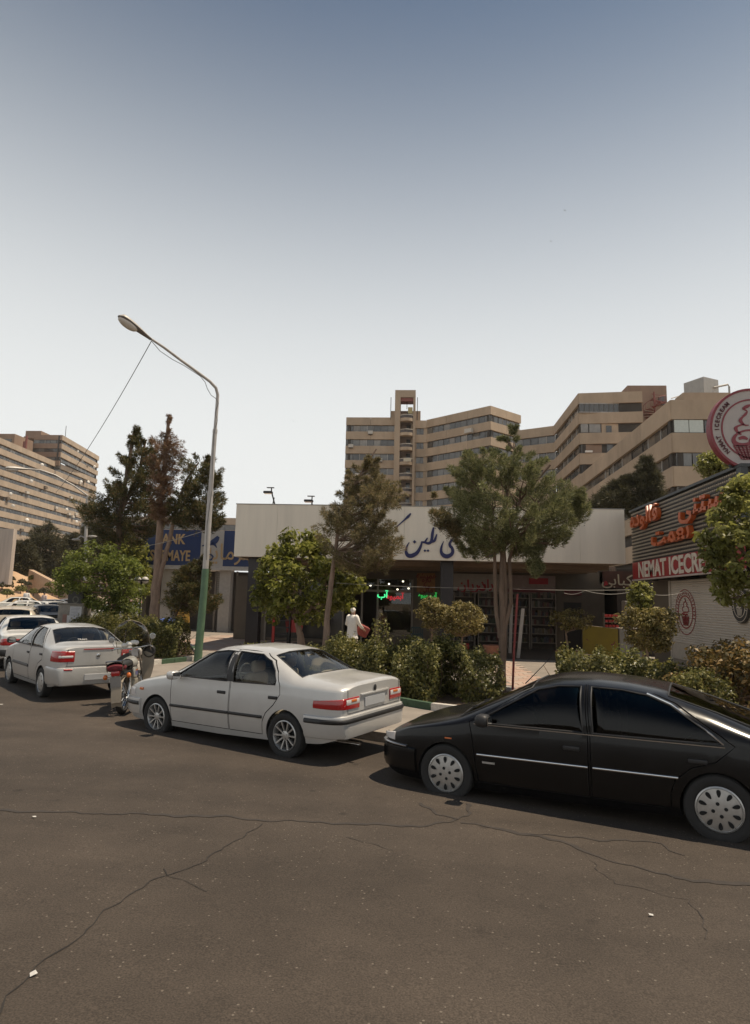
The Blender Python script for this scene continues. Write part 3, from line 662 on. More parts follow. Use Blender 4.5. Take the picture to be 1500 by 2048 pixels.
ribbon('crack', [(-20, 2040), (5, 2008), (60, 1952), (110, 1905), (165, 1870), (215, 1822), (250, 1797), (300, 1762), (335, 1752), (380, 1738), (430, 1705), (470, 1686), (500, 1662), (525, 1648)], .009, OPENC, .014, .005)
ribbon('crack', [(335, 1752), (365, 1762), (412, 1785)], .006, OPENC, .01, .005); ribbon('crack', [(328, 1738), (334, 1752)], .008, OPENC, .008, .005)
ribbon('crack', [(690, 1676), (740, 1688), (790, 1700)], .007, TAR, .012, .005); ribbon('crack', [(1180, 1720), (1230, 1768), (1380, 1800), (1420, 1880)], .007, TAR, .02, .005)
RPAINT = mat('road_paint', (.5, .47, .42), .8, var=.3, vs=20)
ribbon('lane_mark', [(-30, 1409), (6, 1409)], .12, RPAINT, .004, .006)
for k, (px, py, L) in enumerate(((66, 1952, .020), (1302, 1833, .010), (68, 1636, .016))):
    p = road_at(px, py); o = MB().add([(-L, -.012, 0), (0, -.018, .006), (L, -.008, .002), (L*.8, .014, .012), (-L*.6, .016, .006)], [(0, 1, 3, 4), (1, 2, 3)]).build('litter_scrap', mat('paper_white', (.50, .48, .45), .8))
    o.location = (p.x, p.y, p.z+.008); o.rotation_euler.z = .9+k; tag(o, ['white paper scrap lying on the open road crack', 'tiny white paper scrap alone on the asphalt facing the black hatchback', 'small white scrap next to the tar joint'][k], 'litter')
# sandy bank beyond the car park with a ramp wall
def bank_z(u, v): return .35+v*.20+.25*math.sin(u*.35)*min(1, v*.1)+.12*math.sin(u*1.3+v)
def zbank(px): return None
G = []
A0, A1 = at(-260, 1190, 60), at(158, 1190, 60)
for i in range(40):
    t = i/39; row = []
    for j in range(16):
        v = j/15; base = A0.lerp(A1, t); hgt = (4.3-3.9*max(0, min(1, (t-.50)/.50)))*min(1, v*1.25); row.append((base.x-12*v*(.5), base.y+16*v, .2+hgt+.06*math.sin(i*1.7+j*.9)*min(1, v*5)+.06*math.sin(i*.6-j*1.9)*min(1, v*5)))
    G.append(row)
tag(MB().grid(G).build('sandy_bank', SAND, None, 180), kind='structure')
# ------------------------------------------------------------------ apartment blocks
def facade_mat(name, col, joint=.62):
    m = bpy.data.materials.new(name); m.use_nodes = True; t = m.node_tree; N, L = t.nodes, t.links; b = N['Principled BSDF']; b.inputs['Roughness'].default_value = .9
    g = N.new('ShaderNodeNewGeometry'); oi = N.new('ShaderNodeObjectInfo'); n = N.new('ShaderNodeTexNoise'); n.inputs['Scale'].default_value = .35; n.inputs['Detail'].default_value = 7; n.inputs['Roughness'].default_value = .7
    mp = N.new('ShaderNodeMapping'); mp.inputs['Scale'].default_value = (1, 1, .35); L.new(g.outputs['Position'], mp.inputs[0]); L.new(mp.outputs[0], n.inputs['Vector'])
    r = N.new('ShaderNodeMapRange'); r.inputs[1].default_value = .3; r.inputs[2].default_value = .7; r.inputs[3].default_value = .80; r.inputs[4].default_value = 1.16; L.new(n.outputs[0], r.inputs[0])
    r2 = N.new('ShaderNodeMapRange'); r2.inputs[3].default_value = .92; r2.inputs[4].default_value = 1.07; L.new(oi.outputs['Random'], r2.inputs[0])
    mu = N.new('ShaderNodeMath'); mu.operation = 'MULTIPLY'; L.new(r.outputs[0], mu.inputs[0]); L.new(r2.outputs[0], mu.inputs[1])
    mx = N.new('ShaderNodeMix'); mx.data_type = 'RGBA'; mx.blend_type = 'MULTIPLY'; mx.inputs['Factor'].default_value = 1; mx.inputs[6].default_value = (*col, 1); L.new(mu.outputs[0], mx.inputs[7]); L.new(mx.outputs[2], b.inputs['Base Color'])
    MATS[name] = m; return m
FAC = facade_mat('precast_concrete', (.41, .31, .217)); FACL = facade_mat('precast_concrete_pale', (.40, .315, .235)); FACB = facade_mat('brown_stucco_and_shade', (.27, .18, .125))
WGL = [mat('win_%d' % i, c, .12, 0, var=.25, vs=1.5, spec=.8) for i, c in enumerate([(.045, .042, .04), (.07, .065, .06), (.12, .115, .105), (.20, .18, .155), (.03, .028, .027), (.15, .125, .10)])]
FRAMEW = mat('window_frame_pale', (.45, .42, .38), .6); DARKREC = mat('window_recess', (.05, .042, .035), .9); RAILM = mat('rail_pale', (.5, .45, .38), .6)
ACM = mat('ac_unit', (.50, .46, .40), .6)
UB = {}
def ubox(m):
    if m.name not in UB: UB[m.name] = MB().box(-.5, .5, -.5, .5, -.5, .5).mesh('block', m)
    return UB[m.name]
def put(name, m, parent, c, size, rz=0):
    o = link(name, ubox(m), parent); o.location = c; o.scale = size; o.rotation_euler = (0, 0, rz); return o
def facade(root, A, B, ztop, nfl, fh=3.0, sp=1.62, m=None, pane=1.5, seg=7.0, base=0., recess=.35, panes=True, parapet=None, first=None, maxfl=99, glz=None, ground=True):
    """banded facade from A (left seen from outside) to B: one spandrel panel per bay and floor, panes set back between"""
    m = m or FAC; A, B = Vector(A), Vector(B); d = (B-A); Lg = d.length; d.normalize(); nrm = Vector((d.y, -d.x)); ang = math.atan2(d.y, d.x)
    ns = max(1, round(Lg/seg)); npn = max(1, round(Lg/pane)); wh = fh-sp
    for i in range(nfl):
        zt = ztop-i*fh
        for k in range(ns):
            c = A+d*(Lg*(k+.5)/ns)+nrm*(-.12); put('panel', m, root, (c.x, c.y, zt-sp/2), (Lg/ns-.05, .34, sp), ang)
        if i >= maxfl: continue
        zc = zt-sp-wh/2
        if panes:
            for k in range(npn):
                c = A+d*(Lg*(k+.5)/npn)-nrm*recess; g = random.choice(WGL[:3]*3+WGL) if not glz else random.choice(glz)
                o = put('window', g, root, (c.x, c.y, zc), (Lg/npn-.07, .06, wh-.1), ang)
                if random.random() < .5: c2 = A+d*(Lg*k/npn)-nrm*(recess-.06); put('mullion', FRAMEW if random.random() < .45 else DARKREC, root, (c2.x, c2.y, zc), (.07, .08, wh-.02), ang)
    zlow = ztop-nfl*fh
    zlow = 0 if ground else zlow
    if ground:
        c = (A+B)/2-nrm*.14; put('base_wall', m, root, (c.x, c.y, (ztop-nfl*fh)/2), (Lg, .3, ztop-nfl*fh), ang)
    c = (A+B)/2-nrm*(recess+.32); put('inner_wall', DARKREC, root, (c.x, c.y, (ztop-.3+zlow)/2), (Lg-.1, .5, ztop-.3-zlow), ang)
def clutter(r, pts, Y):
    for px, py in pts:
        q = at(px, py, Y); o = put('air_conditioner', ACM, r, (q.x, q.y-.45, q.z), (.95, .55, .65)); put('bracket', DARKREC, r, (q.x, q.y-.42, q.z-.40), (.9, .4, .06))
def P2(px, Y, py=1000): p = at(px, py, Y); return (p.x, p.y)
REDB = mat('red_steel', (.20, .06, .045), .7)
def block_mid():
    r = empty('apartment_tower', (*P2(780, 130), 0), 0, 'tan apartment block with a stair tower of curved balconies above the white shop sign', 'building')
    r.location = (0, 0, 0); Z = 39.4
    a, b, c, d, e = P2(688, 127), P2(787, 127), P2(827, 127), P2(851, 127), P2(981, 117.2)
    f = P2(1043, 123.5)
    facade(r, a, b, Z, 12, pane=1.35, seg=5, maxfl=8); facade(r, c, d, Z-.6, 12, pane=1.5, maxfl=9, seg=2); facade(r, d, e, Z-.5, 12, pane=1.45, seg=5.5, maxfl=8); facade(r, e, f, Z-.5, 12, pane=1.4, seg=4.5, maxfl=4)
    put('corner_pier', FAC, r, (d[0], d[1]+.75, Z/2), (1.1, 1.1, Z-2)); put('corner_pier', FAC, r, (c[0]-.2, c[1]+.8, Z/2), (1.2, 1.1, Z-2))
    # left return and body
    bk = Vector(a)+Vector((.3, 14)); facade(r, (bk.x, bk.y), a, Z, 12, panes=False, seg=14)
    MB().add([(x, y, Z-1.0) for x, y in (a, d, e, f, (f[0]+2, f[1]+22), (a[0], a[1]+20))], [tuple(range(6))]).build('roof', FACB, r)
    # stair tower
    t0, t1 = P2(786, 125.6), P2(828, 125.6); x0, x1, y0 = t0[0], t1[0], t0[1]; w = x1-x0; top = at(806, 780, 125.6).z; cw = w*.27
    put('tower_wall', FAC, r, (x0+cw*.5, y0+1.6, top/2), (cw, 3.2, top)); put('tower_wall', FAC, r, (x1-w*.055, y0+1.6, top/2), (w*.11, 3.2, top))
    bx0, bx1 = x0+cw, x1-w*.11; put('tower_head', FAC, r, ((x0+x1)/2, y0+1.6, top-.75), (w-.1, 3.16, 1.5)); put('tower_back', FACB, r, ((x0+x1)/2, y0+3.0, (top-5.2)/2), (w-.1, .3, top-5.2))
    put('tower_head_beam', REDB, r, ((bx0+bx1)/2, y0+1.4, top-1.9), (bx1-bx0, 2.2, .75)); put('head_post', DARKREC, r, ((bx0+bx1)/2, y0+1.0, top-2.6), (.12, .12, 2.2))
    bw = bx1-bx0; fh = 3.02; z = at(806, 822, 125.6).z-.6
    prof = [(bx0+bw*t, y0-.75*math.sin(math.pi*min(1, max(0, t)))**.6+.1) for t in np.linspace(0, 1, 13)]
    slab = MB().prism(prof+[(bx1, y0+1.2), (bx0, y0+1.2)], 0, .62, 'z'); sm = slab.mesh('balcony', FAC)
    rail = MB().tube([(x, y, 1.25) for x, y in prof], .07, 6)
    rail2 = MB().grid([[(x, y+.03, .62) for x, y in prof], [(x, y+.03, 1.2) for x, y in prof]])
    rm = rail.mesh('railing', RAILM, 60); pm2 = rail2.mesh('rail_panel', mat('smoked_panel', (.07, .055, .05), .5))
    for i in range(9):
        bz = z-1.55-i*fh; o = link('balcony', sm, r, (0, 0, bz)); link('railing', rm, o); link('rail_panel', pm2, o)
        put('balcony_door', WGL[4], r, (bx0+bw*.72, y0+2.8, bz+1.85), (bw*.46, .1, 2.2))
        put('balcony_wall', FACB, r, (bx0+bw*.25, y0+2.82, bz+1.7), (bw*.48, .1, 2.6))
    put('hanging_rug', mat('rug', (.55, .48, .36), .9), r, (bx0+bw*.62, y0-.72, z-1.55-3*fh+.95), (bw*.6, .06, .75))
    put('hanging_rug', mat('rug2', (.42, .34, .16), .9), r, (bx0+bw*.78, y0-.6, z+.55), (bw*.36, .08, 1.3))
    p = at(757, 817, 128); put('roof_box', FAC, r, ((x0+x1)/2, y0+6, Z+.6), (w*1.5, 4, 3.2))
    for px in (782, 835): q = at(px, 800, 127); MB().tube([(q.x, q.y, Z-.5), (q.x, q.y, Z+4.3)], .07, 5).build('antenna_mast', DARKREC, r)
    clutter(r, ((702, 893), (741, 866), (715, 951), (760, 921)), 127)
    put('cooler', ACM, r, (*P2(937, 119.2), at(937, 862, 119.2).z), (1.5, .8, .8), -.6)
def block_right():
    r = empty('apartment_block', (0, 0, 0), 0, 'stepped tan apartment block with a red rooftop spiral stair, right of the balcony tower', 'building')
    Z = 32.9
    a, b, c = P2(1030, 113), P2(1110, 109.5), P2(1161, 92); d = P2(1292, 91)
    facade(r, a, b, Z, 8, pane=1.5, seg=6, maxfl=3); facade(r, b, c, Z, 9, pane=1.5, seg=7, maxfl=6); 
    # open loggia front
    A, B = Vector(c), Vector(d); Lg = (B-A).length; facade(r, c, d, Z, 8, panes=False, seg=6)
    def win(px0, px1, zc, h, m, off=.25, nm='window'):
        p, q = P2(px0, 91.6), P2(px1, 91.6); return put(nm, m, r, ((p[0]+q[0])/2, p[1]+off, zc), (q[0]-p[0]-.06, .08, h))
    zc = [Z-1.62-.69-3*i for i in range(4)]
    for i in range(8):
        x = 1163+i*10; win(x, x+9.3, zc[0], 1.2, WGL[4 if i == 7 else 0], .05)
        if i < 8: win(x+9.2, x+10.2, zc[0], 1.36, FRAMEW, .0, 'mullion')
    win(1161, 1244, zc[0]+.66, .1, FRAMEW, -.02, 'frame_rail'); win(1161, 1244, zc[0]-.66, .1, FRAMEW, -.02, 'frame_rail')
    for x0, x1, m in ((1246, 1258, 3), (1259, 1276, 2), (1277, 1290, 0)): win(x0, x1, zc[0], 1.25, WGL[m])
    for x0, x1, m in ((1165, 1181, 3), (1182, 1206, 3), (1246, 1260, 3), (1262, 1276, 2), (1278, 1290, 3)): win(x0, x1, zc[1], 1.25, WGL[m])
    win(1207, 1242, zc[1], 1.34, FAC, .2, 'loggia_wall'); win(1216, 1228, zc[1]-.15, 1.0, WGL[4], .1); win(1168, 1214, zc[2], 1.3, FACB, .5, 'loggia_wall'); win(1217, 1230, zc[2], 1.2, WGL[0])
    p = at(1172, 903, 91.5); put('plant_box', mat('white_cloth', (.7, .66, .6), .9), r, (p.x+.4, p.y, p.z), (1.0, .3, .25))
    # stair penthouse and spiral stair
    q0, q1 = P2(1262, 97), P2(1342, 97); zt = at(1300, 771, 97).z; put('stair_penthouse', FACB, r, ((q0[0]+q1[0])/2, q0[1]+3, zt-5), (q1[0]-q0[0], 6, 10)); h = at(1324, 802, 96.9); put('penthouse_window', WGL[4], r, (h.x, h.y-.1, h.z), (1.0, .3, 1.3))
    s = at(1309, 812, 95); k = MB().tube([(s.x, s.y, s.z-5), (s.x, s.y, s.z+2.2)], .13, 6)
    for i in range(16):
        t = i*.5; z = s.z-2.6+i*.26; k.add([(s.x, s.y, z), (s.x+1.6*math.cos(t), s.y+1.6*math.sin(t), z), (s.x+1.6*math.cos(t+.45), s.y+1.6*math.sin(t+.45), z), (s.x, s.y, z+.08), (s.x+1.6*math.cos(t), s.y+1.6*math.sin(t), z+.08), (s.x+1.6*math.cos(t+.45), s.y+1.6*math.sin(t+.45), z+.08)], [(0, 1, 2), (3, 5, 4), (0, 3, 4, 1), (1, 4, 5, 2)])
        k.tube([(s.x+1.6*math.cos(t), s.y+1.6*math.sin(t), z), (s.x+1.6*math.cos(t), s.y+1.6*math.sin(t), z+1)], .03, 4)
    k.tube([(s.x+1.6*math.cos(i*.25), s.y+1.6*math.sin(i*.25), s.z-1.6+i*.13) for i in range(32)], .045, 5); k.build('spiral_stair', REDB, r)
    put('roof_deck', FACB, r, ((c[0]+d[0])/2+1, c[1]+6, Z-1), (d[0]-c[0]-1, 11, .6))
    # near wing
    r2 = empty('apartment_wing', (0, 0, 0), 0, 'nearest tan apartment wing with long window bands behind the round ice cream sign', 'building')
    n0 = P2(1349, 56); n1 = P2(1120, 104); n2 = (n0[0]+12, n0[1]+.0); Z2 = at(1349, 800, 56).z
    facade(r2, n1, n0, Z2, 6, fh=2.98, sp=1.75, pane=1.7, seg=8, maxfl=3); facade(r2, n0, n2, Z2, 6, fh=2.98, sp=1.75, panes=False, seg=12)
    zc = [Z2-1.75-.615-2.98*i for i in range(3)]; pale = mat('curtained_glass', (.50, .53, .48), .2, var=.08)
    def w2(px0, px1, zc, m, off=.06, nm='window', h=1.12): p, q = P2(px0, 56), P2(px1, 56); put(nm, m, r2, ((p[0]+q[0])/2, n0[1]+off, zc), (q[0]-p[0], .08, h))
    w2(1355, 1384, zc[0], pale); w2(1385.5, 1414, zc[0], pale); w2(1353, 1416, zc[0], DARKREC, .14, 'window_frame', 1.23); w2(1418, 1470, zc[0], WGL[0], .2)
    for i, x in enumerate((1359, 1370, 1390, 1412, 1436)): w2(x, x+(10, 19, 21, 23, 30)[i]-1.2, zc[1], WGL[(3, 2, 1, 2, 1)[i]], .1)
    put('roof_deck', FACB, r2, ((n0[0]+n2[0])/2+.6, n0[1]+24, Z2-1.2), (9.6, 46, .5))
    q = at(1366, 785, 62); q1 = at(1460, 785, 62); put('roof_parapet', FAC, r2, ((q.x+q1.x)/2, 63, q.z-2), (q1.x-q.x, 2, 4))
    q = at(1387, 757, 66); q1 = at(1411, 757, 66); put('duct_box', mat('galvanised', (.36, .34, .31), .55, .3), r2, ((q.x+q1.x)/2+.55, 67, q.z-1.6), (q1.x-q.x+1.0, 2.4, 3.2), .5)
    a, b = at(1428, 775, 66), at(1456, 769, 66); MB().tube([a, b, (b.x+.1, b.y, b.z-.2), (b.x+.1, b.y, b.z-3)], .1, 8).build('vent_pipe', MATS['galvanised'], r2, 60)
    q = at(1312, 790, 80); MB().tube([(at(1342, 797, 75).x, 75, at(1342, 797, 75).z), (at(1366, 790, 75).x, 75, at(1366, 790, 75).z)], .06, 5).build('roof_rail', RAILM, r2)
def block_left():
    r = empty('slab_block', (0, 0, 0), 0, 'long pale slab block with stepped roof and many window bands beyond the car park', 'building')
    A = P2(-130, 150); B = P2(190, 239); T = P2(112, 206)
    m = FACL; Z1 = at(0, 881, 177).z; A, B, T = Vector(A), Vector(B), Vector(T)
    ZT = at(115, 870, 206).z
    def bands(P, Q, zt, nf, fh=3.0):
        d = (Q-P).normalized(); L = (Q-P).length; nrm = Vector((d.y, -d.x)); ang = math.atan2(d.y, d.x); wb = MB()
        for i in range(nf):
            z = zt-i*fh; ns = max(1, round(L/9))
            for k in range(ns): c = P+d*(L*(k+.5)/ns); put('panel', m, r, (c.x, c.y, z-.85), (L/ns-.06, .5, 1.7), ang)
            npn = int(L/1.5)
            for k in range(npn):
                c = P+d*(L*(k+.5)/npn)-nrm*.45; h = d*(L/npn/2-.06); z0, z1 = z-3.0, z-1.7
                wb.cur = random.choice((0, 0, 1, 2, 3, 4, 5)); wb.add([(c.x-h.x, c.y-h.y, z0), (c.x+h.x, c.y+h.y, z0), (c.x+h.x, c.y+h.y, z1), (c.x-h.x, c.y-h.y, z1)], [(0, 1, 2, 3)])
        o = wb.build('window_band', WGL, r, 0, None, False); o['kind'] = 'stuff'
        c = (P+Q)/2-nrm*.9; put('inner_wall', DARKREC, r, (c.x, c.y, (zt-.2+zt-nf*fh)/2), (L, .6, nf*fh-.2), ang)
    bands(A, B, Z1, 14); bands(T, B, ZT, int(round((ZT-Z1)/3.0))); 
    # end of the taller part, facing the camera, its shade painted in as brown
    wd = Vector(P2(55, 206)); facade(r, wd, T, ZT, 4, m=FACB, pane=2.2, seg=20, sp=1.7, ground=False)
    an = math.atan2(B.y-A.y, B.x-A.x); nn = Vector((math.sin(an), -math.cos(an))); c = (T+B)/2-nn*6.6; put('roof_deck', FACB, r, (c.x, c.y, ZT-.9), ((B-T).length-1, 12, .5), an); c = (A+T)/2-nn*6.6; put('roof_deck', FACB, r, (c.x, c.y, Z1-.9), ((T-A).length, 12, .5), an)
    c = (A+B)/2-nn*.2; put('base_wall', m, r, (c.x, c.y, (Z1-42)/2), ((B-A).length, .6, Z1-42), an)
    p = at(55, 863, 214); q = at(86, 863, 214); put('roof_box', FACB, r, ((p.x+q.x)/2, 216, p.z-4), (q.x-p.x, 6, 8))
    p = at(-8, 869, 196); q = at(34, 869, 196); put('roof_box', FACB, r, ((p.x+q.x)/2, 200, p.z-4), (q.x-p.x, 10, 8)); put('roof_window', WGL[1], r, ((p.x+q.x)/2+1, 194.8, p.z-2.6), (3.6, .2, 1.6))
    for px, py in ((48, 892), (53, 880)): s = at(px, py, 197); MB().tube([(s.x, s.y, s.z-5), (s.x, s.y, s.z+1.5)], .35, 6).build('roof_stair_post', REDB, r)
    s = at(131, 868, 215); MB().tube([(s.x, s.y, s.z-5), (s.x, s.y, s.z+3)], .1, 5).build('antenna_mast', DARKREC, r)
    E = B+Vector((-14, 2)); facade(r, B, E, ZT, 17, m=FACL, panes=False, seg=20)
    dd = (B-A).normalized(); nn2 = Vector((dd.y, -dd.x)); STAIN = mat('soot_stain', (.13, .10, .075), .95)
    for px, py in ((161, 920), (170, 932), (148, 925), (157, 966), (166, 962), (139, 995), (51, 985), (109, 1015), (135, 1028), (149, 1028), (143, 1033), (159, 1048), (12, 997), (88, 975), (40, 1060)):
        w = ray(px, py); t = A.dot(nn2)/(w.x*nn2.x+w.y*nn2.y); q = Vector((0, 0, EYE))+w*t; put('air_conditioner', ACM if px % 2 else STAIN, r, (q.x+nn2.x*.5, q.y+nn2.y*.5, q.z), (1.5, .7, .8), math.atan2(dd.y, dd.x)); put('stain', STAIN, r, (q.x+nn2.x*.262, q.y+nn2.y*.262, q.z-.9), (.8, .03, 1.0), math.atan2(dd.y, dd.x))
    # satellite dishes hung on the parapets
    dish = MB().lathe([(.001, 0), (.35, .05), (.6, .16), (.72, .26)], 16, 'y').mesh('satellite_dish', mat('dish_white', (.72, .69, .64), .5), 60)
    d = (B-A).normalized(); nrm = Vector((d.y, -d.x))
    for px, py in ((57, 962), (79, 929), (16, 988), (49, 1039), (149, 1043), (129, 1019), (150, 902), (185, 933), (173, 963), (20, 1012), (65, 1059), (158, 963)):
        w = ray(px, py); t = ((A-Vector((0, 0))).dot(nrm))/(w.x*nrm.x+w.y*nrm.y); q = Vector((0, 0, EYE))+w*t
        o = link('satellite_dish', dish, None, (q.x+nrm.x*.9, q.y+nrm.y*.9, q.z)); o.rotation_euler = (random.uniform(-.3, .3), 0, random.uniform(.6, 1.5)); o.scale = (.75,)*3
        tag(o, 'white satellite dish fixed to the banded facade of the long slab block', 'dish', 'satellite dishes on the slab block')
def block_far():
    r = empty('low_block', (0, 0, 0), 0, 'distant beige block glimpsed between the conifers behind the bank', 'building')
    a, b = P2(165, 150), P2(475, 150); z = at(320, 1052, 150).z; facade(r, a, b, at(460, 1036, 150).z, 6, pane=3, seg=9, m=FACL)

block_mid(); block_right(); block_left(); block_far()
# ------------------------------------------------------------------ shop row with the white sign
FASC = mat('white_cladding', (.74, .655, .54), .55, var=.10, vs=1.3, streak=.12)
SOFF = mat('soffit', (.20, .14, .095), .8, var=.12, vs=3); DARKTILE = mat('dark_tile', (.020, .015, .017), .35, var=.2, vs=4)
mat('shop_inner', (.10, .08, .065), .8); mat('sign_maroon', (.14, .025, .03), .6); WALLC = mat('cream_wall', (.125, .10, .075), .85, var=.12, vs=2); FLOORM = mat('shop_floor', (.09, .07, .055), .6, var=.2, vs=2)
INKB = mat('navy_lettering', (.012, .014, .085), .5, var=0); ALUM = mat('aluminium_frame', (.24, .20, .165), .5, .4, var=.08)
SHOPG = glassmat('shop_glass', (.75, .76, .74))
ZF0, ZF1, XF0, XF1, YF, YB = 3.68, 5.70, -7.10, 7.56, 24.0, 30.2
def T3(Y): 
    def f(x, y, d): p = at(x, y, Y); return (p.x, p.y-d, p.z)
    return f
def shop():
    r = empty('shop_row', (0, YF, 0), 0, 'single-storey shop row under a long white sign fascia with navy calligraphy', 'building'); o = Vector((0, YF, 0))
    def B(name, m, x0, x1, y0, y1, z0, z1, bev=0, par=None): return MB().box(x0, x1, y0-YF, y1-YF, z0, z1, bev).build(name, m, par or r)
    npan = 9; w = (XF1-XF0)/npan
    for i in range(npan): B('fascia_panel', FASC, XF0+i*w+.003, XF0+(i+1)*w-.003, YF, YF+.12, ZF0, ZF1)
    B('fascia_end', FASC, XF0, XF0+.12, YF+.125, YB+2.5, ZF0, ZF1); B('fascia_end', FASC, XF1-.12, XF1, YF+.125, YB, ZF0, ZF1)
    B('fascia_cap', mat('cap_flashing', (.3, .28, .25), .5), XF0-.02, XF1+.02, YF-.02, YF+.16, ZF1+.002, ZF1+.03)
    B('roof', FACB, XF0+.13, XF1-.13, YF+.13, YB+2.4, ZF1-.5, ZF1-.3)
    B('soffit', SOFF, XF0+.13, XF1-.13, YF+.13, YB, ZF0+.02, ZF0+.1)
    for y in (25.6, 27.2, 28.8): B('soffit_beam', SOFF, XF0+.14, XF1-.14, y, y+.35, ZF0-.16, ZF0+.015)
    # clad columns
    for px in (509, 893):
        p = at(px, 1200, 24.7); B('column', DARKTILE, p.x-.24, p.x+.24, 24.45, 24.95, 0, ZF0-.005)
        for k in range(8):
            MB().box(p.x-.245, p.x+.245, .445, .955, .42*k+.4, .42*k+.408).build('tile_joint', BLACK, r)
    # back wall: openings from left to right
    X = lambda px: at(px, 1200, YB).x
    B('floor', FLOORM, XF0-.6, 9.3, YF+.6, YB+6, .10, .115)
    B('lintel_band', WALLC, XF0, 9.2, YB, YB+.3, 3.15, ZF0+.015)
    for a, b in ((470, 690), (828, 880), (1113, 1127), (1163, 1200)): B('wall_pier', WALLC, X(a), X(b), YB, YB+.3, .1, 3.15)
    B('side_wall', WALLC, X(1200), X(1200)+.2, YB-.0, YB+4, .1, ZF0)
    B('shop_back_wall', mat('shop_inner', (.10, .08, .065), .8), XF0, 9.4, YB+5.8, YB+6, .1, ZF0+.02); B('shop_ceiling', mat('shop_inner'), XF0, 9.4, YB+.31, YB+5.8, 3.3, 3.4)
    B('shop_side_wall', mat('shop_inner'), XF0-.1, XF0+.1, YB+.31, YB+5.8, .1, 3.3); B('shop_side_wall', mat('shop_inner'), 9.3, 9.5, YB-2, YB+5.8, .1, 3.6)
    # glazed entrance
    x0, x1 = X(722), X(826); zt, zm = at(770, 1150, YB).z, at(770, 1182, YB).z
    for a in (x0, x0+(x1-x0)*.30, x1-.08): B('door_frame', ALUM, a, a+.09, YB+.05, YB+.15, .1, zt)
    B('door_frame', ALUM, x0, x1, YB+.04, YB+.16, zt, zt+.22); B('door_frame', ALUM, x0+.1, x1-.1, YB+.055, YB+.145, zm-.05, zm+.05)
    B('transom_pane', SHOPG, x0+.1, x1-.1, YB+.09, YB+.10, zm+.06, zt-.01); B('shop_window_pane', SHOPG, x0+(x1-x0)*.33, x1-.1, YB+.09, YB+.10, .5, zm-.06)
    B('window_sill_wall', WALLC, x0+(x1-x0)*.33, x1-.08, YB+.02, YB+.2, .1, .5)
    B('dark_window', WGL[0], X(535), X(600), YB-.04, YB-.005, .3, 2.9); B('dark_window', WGL[4], X(604), X(686), YB-.04, YB-.005, .3, 2.9)
    for px in (533, 601, 687): B('window_post', ALUM, X(px)-.04, X(px)+.04, YB-.08, YB-.002, .1, 3.0)
    # tall banners on the pier
    yb = YB-.06
    def banner(px0, px1, py0, py1, m, name='banner', y=yb):
        a, b = at(px0, py0, y), at(px1, py1, y); return MB().box(a.x, b.x, y-.03-YF, y-YF, b.z, a.z).build(name, m, r)
    OR = mat('ochre_banner', (.26, .12, .04), .7, var=.25); RD = mat('dark_red_print', (.16, .018, .015), .7)
    banner(834, 870, 1146, 1185, OR); b = yb-.045
    for k, (y, s, tx) in enumerate(((1152, .22, '\ufeea\ufeb8\ufbfe\ufee4\ufeeb'), (1160, .2, '\ufee9\ufeaf\ufe8e\ufe97'), (1170, .2, '\ufbe8\ufbfd'), (1180, .22, '\ufbfd\ufee7\ufe8e\ufee3'))):
        p = at(853, y, b); lettering('banner_print', tx, s*1.6, RD, r, (p.x, b-YF, p.z), (math.radians(90), 0, 0), .004, .006)
    WS = mat('sign_cream', (.36, .31, .27), .6, var=.1); banner(905, 1006, 1147, 1184, WS, 'shop_sign'); banner(1008, 1111, 1150, 1187, mat('sign_greyred', (.30, .22, .20), .6, var=.15), 'shop_sign')
    RED = mat('sign_red', (.36, .02, .03), .5, var=.1)
    p = at(943, 1171, b); lettering('sign_lettering', '\ufee5\ufe8e\ufbfe\ufead\ufea9', .62, RED, r, (p.x, b-YF, p.z), (math.radians(90), 0, 0), .006, .012)
    p = at(972, 1169, b); lettering('sign_lettering', '\ufee5\ufe8d\ufead', .55, RED, r, (p.x, b-YF, p.z), (math.radians(90), 0, 0), .006, .012)
    k = MB(); stroke_mb(k, [(906, 1170, 1), (912, 1165, 1), (916, 1155, .6)], 7, T3(b)); k.build('sign_emblem', RED, r)
    banner(1058, 1096, 1156, 1169, RED, 'sign_panel', yb-.04); banner(1009, 1110, 1176, 1186, mat('sign_maroon', (.14, .025, .03), .6), 'sign_panel', yb-.04)
    banner(1128, 1163, 1181, 1191, mat('sign_maroon'), 'door_sign'); banner(930, 1111, 1186.5, 1188, ALUM, 'sign_edge', yb-.03)
    a = at(1182, 1200, 27.6)
    # kebab stall sign across the right end
    s = empty('stall_sign', (0, 0, 0), 0); s.parent = r; s.location = (0, -YF, 0)
    q0, q1 = at(1205, 1142, 27.5), at(1257, 1176, 27.5); MB().box(q0.x, q1.x+.3, 27.5, 27.56, q1.z, q0.z).build('sign_board', mat('sign_brown', (.06, .022, .015), .6, var=.3, vs=5), s)
    p = at(1234, 1161, 27.47); lettering('sign_lettering', '\ufbfd\ufe91\ufe8e\ufe92\ufb90', .62, mat('sign_ivory', (.40, .36, .27), .6), s, (p.x, 27.47, p.z), (math.radians(90), 0, 0), .006, .004)
    p = at(1212, 1166, 27.47); k = MB(); stroke_mb(k, [(1209, 1172, .5), (1211, 1164, 1.2), (1214, 1170, 1)], 4, T3(27.46)); k.build('sign_emblem', RED, s)
    # neon
    GN = mat('neon_green', (.05, .5, .2), .5, emit=(.08, 1, .35), es=1.2, var=0); RN = mat('neon_red', (.4, .03, .05), .5, emit=(.9, .05, .06), es=.45, var=0); GN2 = mat('neon_green_dim', (.03, .3, .06), .5, emit=(.05, .7, .12), es=.5, var=0)
